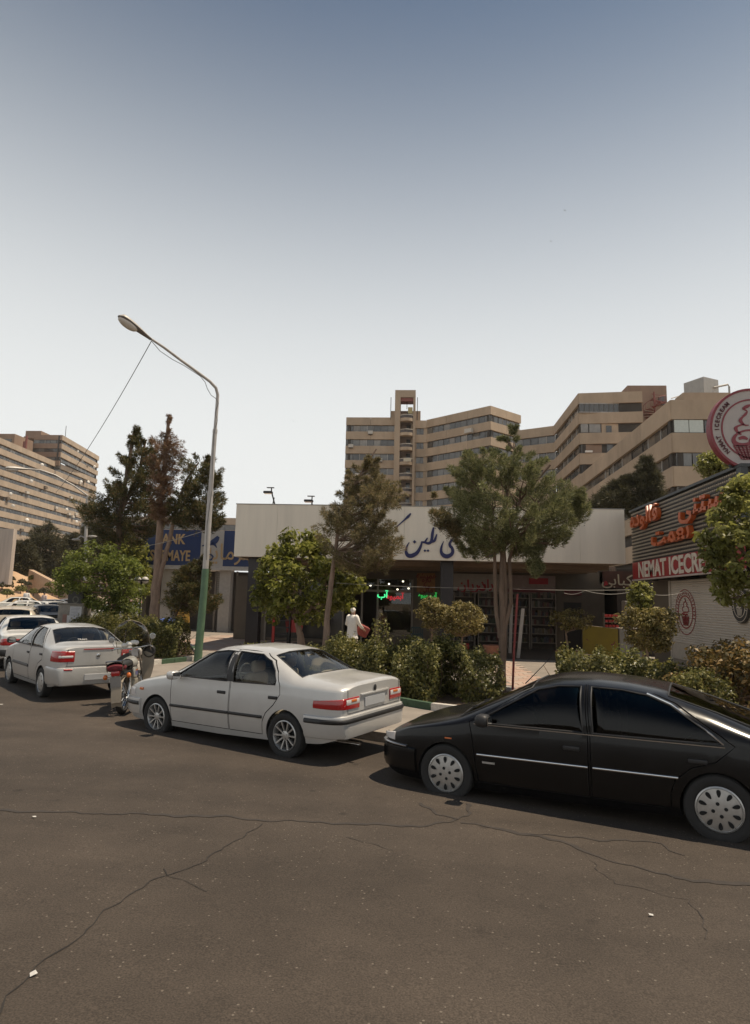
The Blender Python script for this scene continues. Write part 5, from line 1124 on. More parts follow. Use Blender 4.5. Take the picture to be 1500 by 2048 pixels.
# slim leaning cypress
e, env, sp = tree('cypress_tree', 'slim leaning cypress with a bare trunk and thin top before the white fascia', 16.8,
    [[(648, 1345), (651, 1285), (655, 1225), (662, 1165), (668, 1125), (676, 1060), (700, 985), (725, 940), (752, 898)]],
    [(896, 750, 757), (912, 733, 765), (930, 708, 757), (948, 690, 770), (962, 688, 798), (985, 680, 800), (1000, 655, 806), (1022, 650, 785), (1040, 642, 782), (1058, 628, 790), (1075, 622, 803), (1092, 645, 806), (1108, 655, 800), (1122, 662, 785), (1142, 668, 750)],
    'plume', L_SLIM, bark=BARKP, r0=.10, r1=.02, nl=.7, lr=.022, n=190, per=260, ln=.085, wd=.016, plume=(.35, .75), prad=.10, up=.5, inner=.15, droop=.12, edge=.6)
# mulberry
e, env, sp = tree('mulberry_tree', 'leafy broad-leaved tree with glossy green crown before the left shop column', 18.2,
    [[(604, 1325), (601, 1275), (594, 1240), (588, 1200), (590, 1130)], [(597, 1250), (570, 1200), (555, 1150)], [(597, 1248), (640, 1190), (665, 1140)]],
    [(1066, 585, 608), (1078, 560, 640), (1095, 548, 655), (1115, 545, 668), (1140, 530, 690), (1165, 514, 722), (1190, 508, 726), (1204, 512, 712), (1215, 518, 690), (1228, 532, 668), (1238, 550, 640)],
    'leaf', L_BROAD, bark=BARKP, r0=.13, r1=.03, nl=.3, n=120, per=66, size=.14, cr=.30, inner=.35)
# conifers in the left bed
tree('conifer_tree', 'tall dark twin-topped conifer with dense green flanks beside the withered conifer', 29.5,
    [[(229, 1250), (233, 1130), (240, 1030), (258, 920), (268, 862)], [(240, 1030), (280, 940), (291, 880)]],
    [(842, 267, 273), (856, 262, 280), (872, 258, 302), (888, 250, 308), (905, 238, 318), (930, 232, 322), (950, 222, 325), (968, 212, 330), (985, 210, 330), (1000, 180, 330), (1018, 158, 328), (1040, 160, 325), (1055, 178, 318), (1070, 200, 305), (1085, 212, 285)],
    'plume', L_CYPD, r0=.2, r1=.05, nl=.5, lr=.05, n=200, per=210, ln=.15, wd=.034, plume=(.6, 1.2), prad=.165, up=.45, inner=.25, edge=.6)
e, env, sp = tree('conifer_tree', 'forked conifer with one withered brown top and one green leaning top', 25.5,
    [[(303, 1300), (308, 1240), (312, 1180), (317, 1100), (322, 1000), (330, 920), (337, 850), (339, 833)], [(310, 1200), (322, 1140), (338, 1085), (352, 1020), (372, 960), (398, 925)]],
    [(832, 337, 341), (850, 328, 347), (868, 318, 352), (880, 305, 362), (900, 300, 366), (925, 298, 364), (955, 296, 356), (990, 300, 350), (1020, 300, 346), (1045, 306, 340)],
    'plume', L_BROWN, r0=.24, r1=.03, bark=BARKP, nl=.95, lr=.03, n=150, per=110, ln=.12, wd=.024, plume=(.45, .9), prad=.11, up=.25, inner=.15)
Q = envelope([(914, 385, 420), (922, 366, 440), (940, 358, 445), (960, 356, 442), (985, 352, 450), (1005, 344, 450), (1025, 340, 450), (1040, 345, 458), (1052, 360, 435)], 25.4); plume_crown(Q, 25.4, 150, 220, .12, .027, (.45, .9), .13, .5, L_CYPD, e, 'green_crown', inner=.2)
tree('pine_tree', 'small dark pine leaning over the hedge next to the lamp post', 20.8, [[(351, 1345), (356, 1300), (356, 1262), (351, 1232), (368, 1195), (392, 1150)], [(353, 1240), (345, 1205), (350, 1170)]],
    [(1112, 402, 420), (1125, 385, 428), (1140, 362, 426), (1158, 345, 424), (1175, 332, 424), (1192, 328, 440), (1208, 332, 442), (1218, 350, 425)],
    'plume', L_CYPD, r0=.075, r1=.02, nl=.5, n=110, per=240, ln=.09, wd=.02, plume=(.35, .65), prad=.11, up=.35, inner=.2)
tree('locust_tree', 'low spreading tree with feathery bright green leaves by the utility cabinet', 27.5, [[(226, 1275), (224, 1230), (215, 1180), (205, 1130)], [(224, 1225), (250, 1180), (262, 1150)]],
    [(1090, 188, 215), (1102, 168, 240), (1118, 145, 262), (1135, 132, 280), (1152, 120, 286), (1170, 122, 285), (1188, 135, 282), (1202, 165, 272), (1218, 195, 265), (1232, 205, 258)],
    'leaf', L_BRIGHT, r0=.13, r1=.03, nl=.3, n=120, per=95, size=.12, cr=.40, inner=.3)
tree('plane_tree', 'round dense green tree standing left of the bank sign', 34, [[(250, 1250), (252, 1190), (252, 1130)]], [(1078, 235, 275), (1092, 222, 286), (1115, 214, 291), (1140, 214, 292), (1165, 222, 290), (1185, 240, 285)], 'leaf', L_BROAD, r0=.16, n=170, per=44, size=.19, cr=.5, inner=.3)
for i, (Y, st, rows) in enumerate(((80, [(92, 1190), (92, 1060)], [(1040, 88, 98), (1055, 74, 112), (1075, 62, 128), (1100, 58, 132), (1130, 58, 135), (1160, 70, 130)]), (76, [(42, 1185), (45, 1090)], [(1082, 36, 58), (1100, 24, 70), (1125, 20, 76), (1150, 24, 78), (1165, 34, 70)]), (84, [(150, 1190), (148, 1085)], [(1066, 140, 155), (1082, 128, 168), (1105, 118, 176), (1135, 116, 178), (1165, 128, 170)]), (88, [(192, 1180), (192, 1060)], [(1045, 180, 205), (1065, 165, 225), (1090, 160, 232), (1120, 165, 235)]))):
    tree('pine_tree', ['tallest dusty pine on the far side of the sandy bank before the slab block', 'dusty pine crown next to the concrete wall above the sandy bank', 'dusty pine beside the distant double-armed lamp', 'dusty pine behind the dark twin-topped conifer'][i], Y, [st], rows, 'plume', L_DUST, r0=.3, r1=.1, nl=.3, lr=.1, n=150, per=100, ln=.42, wd=.085, plume=(1.2, 2.4), prad=.6, up=.35, inner=.2, ground=.3)
for i, (Y, st, rows) in enumerate(((38, [(1293, 1150), (1293, 930)], [(908, 1289, 1297), (925, 1278, 1308), (945, 1270, 1316), (965, 1266, 1322), (985, 1262, 1328), (1005, 1258, 1328), (1025, 1255, 1325)]), (38.5, [(1225, 1150), (1225, 990)], [(952, 1244, 1258), (968, 1222, 1262), (985, 1198, 1266), (1000, 1182, 1266), (1020, 1178, 1264)]))):
    tree('pine_tree', ['pointed pine rising behind the shop roof near the kiosk', 'rounded pine crown behind the shop roof next to the pointed pine'][i], Y, [st], rows, 'plume', L_DUST, r0=.18, r1=.05, nl=.3, lr=.06, n=140, per=120, ln=.22, wd=.04, plume=(.6, 1.2), prad=.3, up=.5, inner=.15)
tree('maple_tree', 'light green tree partly covering the end of the red banner', 12.6, [[(1580, 1420), (1575, 1250), (1560, 1100), (1540, 1000)], [(1572, 1230), (1500, 1120), (1450, 1060)]],
    [(955, 1484, 1525), (970, 1462, 1560), (985, 1450, 1585), (1005, 1438, 1600), (1030, 1428, 1620), (1050, 1412, 1630), (1075, 1408, 1640), (1100, 1414, 1640), (1130, 1424, 1640), (1160, 1430, 1630), (1190, 1448, 1620), (1210, 1465, 1600)], 'leaf', L_MAPLE, r0=.10, r1=.02, nl=.35, n=125, per=48, size=.12, cr=.22, inner=.25)
tree('maple_tree', 'small leafy crown showing behind the round ice cream sign', 26.5, [[(1425, 1190), (1425, 935)]], [(908, 1412, 1432), (918, 1403, 1442), (932, 1402, 1448), (948, 1410, 1446)], 'leaf', L_MAPLE, r0=.1, n=40, per=40, size=.14, cr=.3)
# clipped shrubs on stems
def topiary(name, label, Y, st, rows, m, size=.075, n=90, per=34, cr=.17, group=None, **kw):
    e, _, _ = tree(name, label, Y, st, rows, 'leaf', m, r0=.05, r1=.02, nl=.4, lr=.015, n=n, per=per, size=size, cr=cr, inner=.2, bark=BARKP, **kw); e['category'] = 'shrub'; return e
topiary('topiary_shrub', 'yellow-green clipped shrub directly before the mid shop column', 21.0, [[(862, 1330), (863, 1290), (865, 1250)]], [(1198, 850, 872), (1210, 838, 892), (1225, 830, 902), (1240, 832, 900), (1252, 842, 890)], L_YEL)
topiary('topiary_shrub', 'yellow-green clipped shrub on a bare stem left of the big cypress', 20.4, [[(923, 1335), (923, 1290), (926, 1265)], [(924, 1275), (940, 1255)]], [(1206, 910, 935), (1216, 896, 952), (1230, 888, 966), (1244, 884, 974), (1256, 890, 962), (1268, 905, 945)], L_YEL, n=110)
topiary('potted_tree', 'small pale-leaved tree growing in the round brick planter', 24.6, [[(1137, 1312), (1135, 1290), (1131, 1262), (1130, 1250)], [(1132, 1266), (1150, 1252)]], [(1221, 1142, 1156), (1230, 1104, 1172), (1240, 1097, 1183), (1250, 1104, 1176), (1258, 1115, 1165)], L_YEL, size=.10, n=55, per=26, cr=.2)
topiary('shrub', 'yellowish bushy shrub before the rolled-down shutter', 16.0, [[(1296, 1375), (1295, 1320), (1294, 1270)], [(1295, 1300), (1320, 1255)]], [(1218, 1248, 1330), (1228, 1238, 1348), (1245, 1236, 1350), (1262, 1245, 1342), (1280, 1262, 1335), (1300, 1268, 1330)], L_YEL, n=120, per=36)
topiary('sapling', 'upright sapling with fresh green leaves rising out of the yellowish shrub', 16.4, [[(1292, 1375), (1286, 1280), (1280, 1180)]], [(1166, 1274, 1290), (1180, 1266, 1302), (1195, 1258, 1300), (1212, 1262, 1300), (1228, 1266, 1308), (1250, 1268, 1310)], L_MAPLE, n=60, per=30, cr=.16, size=.09)
topiary('bush', 'big bronze-tipped bush on the street side of the kiosk pier', 11.4, [[(1450, 1500), (1450, 1400)]], [(1284, 1450, 1560), (1296, 1425, 1600), (1315, 1395, 1620), (1340, 1372, 1640), (1370, 1356, 1650), (1410, 1345, 1650), (1450, 1345, 1650)], L_ORN, n=230, per=46, cr=.24, size=.075)
topiary('bush', 'small pale green bush touching the bronze-tipped bush', 10.6, [[(1390, 1480), (1390, 1430)]], [(1345, 1380, 1410), (1355, 1358, 1440), (1372, 1350, 1452), (1395, 1350, 1460), (1420, 1355, 1460)], L_HEDGE, n=80, per=40, cr=.14, size=.05)
# hedges
def hedge(label, path, width, height, n, size, m, hv=.09, z0=.12, taper=1.0):
    e = empty('hedge', (path[0][0], path[0][1], 0), 0, label, 'hedge'); P = np.array(path, float); d = np.r_[0, np.cumsum(np.hypot(*np.diff(P, axis=0).T))]
    s = RNG.random(n)*d[-1]; x = np.interp(s, d, P[:, 0]); y = np.interp(s, d, P[:, 1]); k = np.clip(np.searchsorted(d, s)-1, 0, len(P)-2); t = unit(P[k+1]-P[k]); nr = np.c_[-t[:, 1], t[:, 0]]
    hh = height*(1+hv*(np.sin(s*2.1)+.6*np.sin(s*4.7+1)+.5*np.sin(s*9.3)))-.05; u = RNG.random(n)*2-1; v = RNG.random(n); su = RNG.random(n)
    hh = hh*np.clip(taper+(1-taper)*s/1.6, 0, 1); top = su < .38; sd = (su >= .38) & (su < .75); v = np.where(top, 1-.16*RNG.random(n), v); u = np.where(sd, np.sign(u)*(1-.25*RNG.random(n)), u)
    w = width/2*(1-.22*np.clip(v-.75, 0, 1)*4+.16*np.sin(s*5.3+v*5)); lump = 1+.10*np.sin(s*3.7+u*2.2)*np.sin(v*4.1+s*1.9)+.10*np.sin(s*8.1+v*7); w = w*lump; hh = hh*(1+.10*np.sin(s*6.1+u*3.0)+.08*np.sin(s*13.0-u*5)); px = x+nr[:, 0]*u*w; py = y+nr[:, 1]*u*w; pz = z0+v*hh+RNG.normal(size=n)*.025+np.where(top & (RNG.random(n) < .22), RNG.random(n)*.16, 0)
    nn = unit(np.c_[nr[:, 0]*u*.9, nr[:, 1]*u*.9, v*.9]+RNG.normal(size=(n, 3))*.55); pos = np.c_[px-path[0][0], py-path[0][1], pz]
    link('foliage', fast_mesh('foliage', kites(pos, nn, size), 4, m), e); st = MB()
    for i in range(int(d[-1]*9)):
        q = RNG.random()*d[-1]; a = np.interp(q, d, P[:, 0])-path[0][0]; b = np.interp(q, d, P[:, 1])-path[0][1]; a += random.uniform(-.3, .3)*width; b += random.uniform(-.3, .3)*width
        st.tube([(a, b, 0.05), (a+random.uniform(-.12, .12), b+random.uniform(-.12, .12), height*.55), (a+random.uniform(-.3, .3), b+random.uniform(-.3, .3), height*.92)], [.014, .010, .005], 4, False)
    st.build('stems', BARK, e); return e
hedge('dense dark hedge between the silver sedan and the big cypress', [(-2.7, 16.3), (-1.6, 15.2), (-.3, 14.2), (.6, 13.9), (1.5, 14.3)], 1.6, 1.02, 48000, .060, L_HEDGE, taper=.5)
hedge('low hedge behind the black hatchback, right of the brick path', [(2.85, 13.6), (4.2, 13.4), (5.6, 13.0), (7.2, 12.5), (8.6, 12.0)], 1.3, .95, 38000, .06, L_HEDGE)
hedge('dark hedge at the foot of the lamp post in the left bed', [(-7.5, 20.5), (-8.4, 20.4), (-9.6, 21.2), (-10.9, 22.6)], 1.7, 1.08, 26000, .07, L_HEDGE)
hedge('lighter green hedge further along the left bed beside the conifers', [(-11.4, 24.2), (-13.4, 26.6), (-15.2, 28.6)], 1.8, .85, 15000, .085, L_HEDGE)
def shoots(name, label, base, n, hgt, spread, size, m, per=26):
    e = empty(name, base, 0, label, 'plant'); st = MB(); pos = []; nr = []
    for i in range(n):
        a = random.uniform(0, 6.28); tip = Vector((spread*math.cos(a)*random.random(), spread*math.sin(a)*random.random(), hgt*random.uniform(.65, 1))); b = Vector((tip.x*.3, tip.y*.3, 0)); st.tube([b, b.lerp(tip, .5)+Vector((.02, .0, .03)), tip], [.010, .008, .003], 4, False)
        for j in range(per):
            t = .25+.75*j/per; q = b.lerp(tip, t); k = a+j*2.4; o = Vector((math.cos(k), math.sin(k), .15))*size*.7; pos.append(q+o); nr.append((Vector((0, 0, 1))+o*2/size*.3).normalized())
    link('leaves', fast_mesh('leaves', kites(np.array(pos), unit(np.array(nr)+RNG.normal(size=(len(nr), 3))*.35), size), 4, m), e); st.build('stems', BARK, e)
p = at(757, 1300, 15.6); shoots('tall_shoots', 'tall leafy shoots growing out of the hedge next to the person in white', (p.x, 15.6, .15), 14, 1.72, .42, .085, L_HEDGE, 30)
p = at(872, 1300, 15.2); shoots('pale_shoots', 'pale glossy shoots sticking up from the hedge under the clipped shrubs', (p.x, 15.2, .15), 12, 1.42, .45, .075, L_YEL, 22)
p = at(505, 1290, 22.0); shoots('low_plant', 'low green plant at the foot of the left shop column', (p.x, 22.3, .1), 10, .55, .6, .10, L_BROAD, 14)
p = at(630, 1290, 20.0); shoots('low_plant', 'loose green plant around the mulberry trunk', (p.x-.9, 20.0, .1), 16, .6, .9, .10, L_BROAD, 18)
p = at(1215, 1310, 15.5); shoots('fern_plant', 'feathery light green plant rising from the right hedge', (p.x, 14.3, .15), 7, 1.3, .45, .085, L_BRIGHT, 26)
# scrub on the sandy bank
def bush(px, py, Y, r, i):
    p = at(px, py, Y); n = 420; off = unit(RNG.normal(size=(n, 3)))*(RNG.random((n, 1))**.4); off[:, 2] = abs(off[:, 2])*.9; pos = off*r; e = empty('scrub_bush', (p.x, p.y, p.z-r*.45), 0, 'dry scrub bush dotted over the sandy bank beyond the parked cars', 'bush', 'scrub bushes on the sandy bank')
    link('foliage', fast_mesh('foliage', kites(pos, unit(off+RNG.normal(size=(n, 3))*.5), r*.26), 4, L_DUST if i % 2 else L_HEDGE), e); MB().tube([(0, 0, -.3), (0, 0, r*.6)], [.05, .02], 5).build('stem', BARK, e)
for i, (px, py, r) in enumerate(((42, 1176, .95), (56, 1166, .6), (68, 1181, .75), (44, 1162, .7), (97, 1168, .6), (90, 1180, .85), (15, 1183, .9), (22, 1156, .7), (105, 1182, .6), (118, 1186, .6), (125, 1176, .5), (6, 1164, 1.5), (68, 1154, .85))): bush(px, py, 60.5+max(0, (1185-py))*.28, r*.72, i)
# ------------------------------------------------------------------ street furniture
GREY = mat('pole_grey', (.42, .39, .36), .5, .2, var=.12, vs=4); PGREEN = mat('pole_green', (.085, .15, .085), .6, var=.2, vs=5, bump=.1); WIRE = mat('wire', (.10, .095, .09), .6, var=0); WIREP = mat('wire_pale', (.30, .27, .23), .6, var=0)
def sag(a, b, s, n=14): a, b = Vector(a), Vector(b); return [a.lerp(b, i/n)-Vector((0, 0, s*4*(i/n)*(1-i/n))) for i in range(n+1)]
def lamp_head(parent, a, b, w=.17):
    """cobra head from neck a to nose b"""
    a, b = Vector(a), Vector(b); d = (b-a).normalized(); s = d.cross(Vector((0, 0, 1))).normalized(); u = s.cross(d); L = (b-a).length; G = []; G2 = []
    for i in range(13):
        t = i/12; ww = w*(.28+.72*math.sin(min(1, t*1.25)*math.pi/2)**1.4)*(1 if t < .85 else math.sqrt(max(.02, 1-((t-.85)/.15)**2))); G.append([tuple(a+d*L*t+s*ww*math.cos(q)+u*(ww*.62*math.sin(q))) for q in np.linspace(0, math.pi, 9)])
    for i in range(13):
        t = i/12; ww = w*(.28+.72*math.sin(min(1, t*1.25)*math.pi/2)**1.4)*(1 if t < .85 else math.sqrt(max(.02, 1-((t-.85)/.15)**2))); G2.append([tuple(a+d*L*t+s*ww*math.cos(q)-u*(.05*math.sin(q))) for q in np.linspace(0, math.pi, 9)])
    MB().grid(G).build('lamp_housing', mat('housing', (.44, .41, .37), .5, .1, var=.1), parent, 180); MB().grid(G2).build('lamp_base', mat('housing_under', (.16, .14, .125), .6), parent, 180)
    c = a+d*L*.70-u*.05; k = MB(); k.ball((0, 0, 0), (.26*L/.9, w*.78, .13), 16, 10); o = k.build('lamp_glass', mat('lamp_bowl', (.55, .50, .44), .25, var=.05, coat=.4), parent, 180); o.location = c; o.rotation_euler = Matrix((d, s*-1, u)).transposed().to_euler()
def street_lamp():
    b = at(395, 1325, 19.8); gz = zP(b.x, b.y); r = empty('street_lamp', (b.x, b.y, gz), 0, 'tall street lamp with green lower pole and long arm beside the left hedge', 'street lamp'); o = Vector((b.x, b.y, gz))
    q = lambda x, y, Y=19.8: at(x, y, Y)-o
    MB().tube([(0, 0, -.05), q(408, 1180), q(411, 1138)], [.125, .112, .108], 16).build('lower_pole', PGREEN, r, 60)
    MB().tube([q(411, 1137.5), q(421, 985)], [.094, .090], 16).build('pole', GREY, r, 60); MB().tube([q(420.6, 990), q(421.2, 982)], .098, 16).build('pole_collar', GREY, r, 60)
    MB().tube([q(421, 984), q(430, 862)], [.074, .070], 14).build('pole', GREY, r, 60); MB().tube([q(429.8, 866), q(430.4, 859)], .078, 14).build('pole_collar', GREY, r, 60)
    arm = [q(430, 862), q(434, 812), q(435.5, 790), q(432, 776, 19.7), q(420, 763, 19.55), q(400, 748, 19.3), q(360, 719, 18.7), q(328, 695, 18.2), q(301, 677, 17.8)]
    MB().tube(arm, [.056, .054, .052, .05, .048, .046, .042, .04, .036], 12).build('arm', GREY, r, 60); lamp_head(r, q(302, 678, 17.82), q(237, 631, 17.0), .19)
    w = [q(303, 682, 17.8), q(320, 702, 18.1), q(345, 719, 18.5), q(368, 731, 18.85), q(400, 752, 19.3), q(410, 764, 19.45), q(415, 778, 19.5), q(422, 790, 19.55), q(433, 798, 19.72), q(437, 806, 19.72), q(430, 826, 19.72), q(435, 840, 19.7), q(427, 870, 19.7), q(424, 980, 19.66), q(414, 1050, 19.66), q(413, 1120, 19.6)]
    MB().tube(w, .010, 5).build('wiring', WIRE, r)
street_lamp()
def lamp_far():
    b = at(171, 1240, 34); gz = .3; r = empty('street_lamp', (b.x, b.y, gz), 0, 'grey street lamp reaching over the parked cars beyond the hedge', 'street lamp'); o = Vector((b.x, b.y, gz)); q = lambda x, y, Y=34: at(x, y, Y)-o
    MB().tube([(0, 0, -.1), q(171, 1110), q(174, 1000), q(176, 992)], [.11, .09, .07, .06], 12).build('pole', GREY, r, 60); MB().tube([q(176, 992), q(150, 973, 33.6), q(110, 950, 33), q(80, 940, 32.6), q(55, 938, 32.3)], .045, 8).build('arm', GREY, r, 60); lamp_head(r, q(56, 938, 32.3), q(10, 937, 31.6), .22)
    for x, y in ((152, 1079), (186, 1073)): MB().tube([q(171, 1076), q((171+x)/2, 1072), q(x, y)], .04, 6).build('bracket_arm', GREY, r); MB().ball(q(x, y), (.25, .12, .06)).build('small_lamp', GREY, r, 180)
lamp_far()
def cable(label, pts, r, m=WIRE, name='cable'): o = MB().tube(pts, r, 5).build(name, m); tag(o, label, 'cable'); return o
cable('thin wire running from the tall street lamp arm to the far lamp', sag(at(303, 682, 17.8), at(112, 985, 33), .35), .012)
cable('pale wire strung between the bare trunk and the kiosk across the shop front', sag(at(672, 1166, 16.7), at(1003, 1177, 15.2), .03)+sag(at(1003, 1177, 15.2), at(1280, 1179, 16.4), .03)[1:], .005, WIREP)
cable('slack wire loops hung from the sapling to the shutter', sag(at(1128, 1186, 16.5), at(1170, 1181, 16.4), .06, 8)+sag(at(1170, 1181, 16.4), at(1275, 1180, 16.4), .10, 10)[1:]+sag(at(1275, 1180, 16.4), at(1372, 1182, 16.6), .12, 10)[1:]+sag(at(1372, 1182, 16.6), at(1460, 1185, 16.6), .06)[1:], .006, WIREP)
cable('wire from the lamp pole across the bank sign to the forked conifer', sag(at(413, 1060, 19.75), at(287, 1093, 25), .05), .010, WIREP)
def globe_lamp():
    b = at(278, 1250, 30); r = empty('garden_lamp', (b.x, b.y, .2), 0, 'black garden lamp post with two white globes in front of the car park', 'lamp'); t = at(283, 1160, 30); h = t.z-.2; dx = t.x-b.x
    MB().tube([(0, 0, -.1), (0, 0, .3), (dx, 0, h)], [.07, .055, .045], 10).build('post', BLACK, r, 60)
    for s in (-1, 1):
        MB().ball((dx+s*.18, 0, h), .165, 16, 10).build('globe', mat('globe_white', (.55, .52, .48), .4, var=.05), r, 180); MB().lathe([(.168, -.03), (.172, 0), (.168, .03)], 18, 'z', (dx+s*.18, 0, h-.01)).build('band', BLACK, r)
globe_lamp()
def cabinet():
    c = at(147, 1240, 27.5); r = empty('utility_cabinet', (c.x, 27.5, .3), -.12, 'grey metal utility cabinet with pasted paper notices behind the compact sedan', 'cabinet'); h = at(147, 1208, 27.5).z-.3
    MB().box(-.62, .62, -.25, .3, 0, h-.03, .015).build('housing', mat('cabinet_grey', (.22, .195, .165), .6, var=.25, vs=5), r, 40); MB().box(-.66, .66, -.29, .34, h-.028, h+.03, .012).build('lid', mat('cabinet_lid', (.20, .18, .15), .6), r, 40)
    for x in (-.01,): MB().box(x, x+.012, -.256, -.252, .06, h-.08).build('door_gap', BLACK, r)
    a = MB().box(-.03, .54, -.262, -.2565, .62, h-.10).build('notice', mat('notice_paper', (.52, .52, .54), .9, var=.12, vs=12), r); MB().box(-.14, .36, -.268, -.2635, .46, .86).build('notice', mat('notice_paper2', (.56, .55, .55), .9, var=.1), r)
    for k in range(9): MB().box(.02, .46-.05*(k % 3), -.2715, -.2695, h-.18-k*.065, h-.165-k*.065).build('print_line', mat('ink_grey', (.25, .25, .30), .9), r)
    MB().box(-.36, -.16, -.262, -.2565, .55, .9).build('notice', mat('notice_red', (.28, .16, .13), .9, var=.2), r); MB().box(-.30, -.12, -.2621, -.257, .28, .42).build('notice', mat('notice_blue', (.16, .22, .30), .9, var=.2), r)
    k = empty('waste_bin', (c.x+.10, 27.55, .3+h+.032), -.1, 'black open box standing on top of the utility cabinet', 'box')
    MB().box(-.36, .36, -.2, .2, 0, .05).build('base', BLACK, k); 
    for x0, x1, y0, y1 in ((-.36, .36, -.2, -.17), (-.36, .36, .17, .2), (-.36, -.33, -.165, .165), (.33, .36, -.165, .165)): MB().box(x0, x1, y0, y1, .052, .52).build('side_panel', BLACK, k)
    MB().lathe([(.10, 0), (.16, 0)], 14, 'y', (.02, -.205, .16)).build('printed_ring', mat('ring_grey', (.12, .12, .10), .8), k)
cabinet()
# retaining wall and ramp wall above the bank
w = at(11, 1100, 66); o = MB().box(-7, 1.15, -.3, .3, -6, 0).build('concrete_wall', mat('board_concrete', (.46, .39, .33), .9, var=.18, vs=2.5, streak=.1, bump=.2)); o.location = (at(11, 1058, 66).x, 66, at(11, 1058, 66).z); tag(o, 'pale board-marked concrete wall above the sandy bank', 'wall')
a, b = at(58, 1139, 70), at(145, 1184, 61); o = MB().add([(a.x, a.y, a.z), (b.x, b.y, b.z), (b.x, b.y, b.z-1.2), (a.x, a.y, a.z-1.8), (a.x+.3, a.y+.4, a.z), (b.x+.3, b.y+.4, b.z), (b.x+.3, b.y+.4, b.z-1.2), (a.x+.3, a.y+.4, a.z-1.8)], [(0, 1, 2, 3), (4, 7, 6, 5), (0, 4, 5, 1), (1, 5, 6, 2), (2, 6, 7, 3), (3, 7, 4, 0)]).build('ramp_wall', mat('ramp_plaster', (.42, .29, .19), .9, var=.12, vs=2)); tag(o, 'tan sloping ramp wall running down beside the sandy bank', 'wall')
# small things before the shops
RPX = mat('red_plastic', (.42, .03, .025), .5, var=.1)
def red_stand():
    p = at(588, 1268, 25.6); r = empty('red_display_box', (p.x, p.y, .11), .15, 'red plastic display box on a stand behind the mulberry trunk', 'display'); RP = mat('red_plastic', (.42, .03, .025), .5, var=.1)
    z0 = at(588, 1264, 25.6).z-.11; z1 = at(588, 1240, 25.6).z-.11; MB().add([(-.28, -.25, z0), (.30, -.25, z0), (.38, -.2, z1), (-.36, -.2, z1), (-.28, .2, z0), (.30, .2, z0), (.38, .2, z1), (-.36, .2, z1)], [(0, 1, 2, 3), (4, 7, 6, 5), (0, 4, 5, 1), (1, 5, 6, 2), (2, 6, 7, 3), (3, 7, 4, 0)]).build('box', RP, r)
    for x in (-.25, .27):
        for y in (-.2, .16): MB().box(x-.02, x+.02, y-.02, y+.02, 0, z0-.003).build('leg', BLACK, r)
red_stand()
def red_post():
    p = at(546, 1280, 25.0); r = empty('red_stand', (p.x, 25.0, .11), 0, 'slim red metal stand with wire racks near the left shop column', 'stand'); h = at(548, 1228, 25).z-.11
    MB().box(-.05, .05, -.05, .05, 0, h).build('post', RPX, r); 
    for k in range(4): MB().box(.055, .62, -.02, .3, .35+k*.26, .38+k*.26).build('rack', BLACK, r)
    MB().box(.60, .64, -.02, .3, 0, 1.35).build('side_frame', BLACK, r)

red_post()
def crate_stack():
    p = at(834, 1272, 28.0); TL = mat('teal_crate', (.035, .065, .07), .6, var=.15)
    for k in range(3):
        r = empty('crate', (p.x+random.uniform(-.02, .02), 28.0, .12+k*.31), random.uniform(-.04, .04), ['teal slatted bottle crate at the bottom of the stack beside the shop entrance', 'middle teal slatted bottle crate of the stack beside the shop entrance', 'topmost teal slatted bottle crate of the stack beside the shop entrance'][k], 'crate')
        MB().box(-.25, .25, -.18, .18, 0, .03).build('base', TL, r)
        for y in (-.18, .16): MB().box(-.25, .25, y, y+.02, .26, .30).build('rim', TL, r)
        for y in (-.18, .16):
            for i in range(7): MB().box(-.25+i*.078, -.215+i*.078, y+.002, y+.018, .03, .26).build('slat', TL, r)
        for x in (-.25, .23): MB().box(x, x+.02, -.158, .158, .032, .29).build('end_panel', TL, r)
crate_stack()
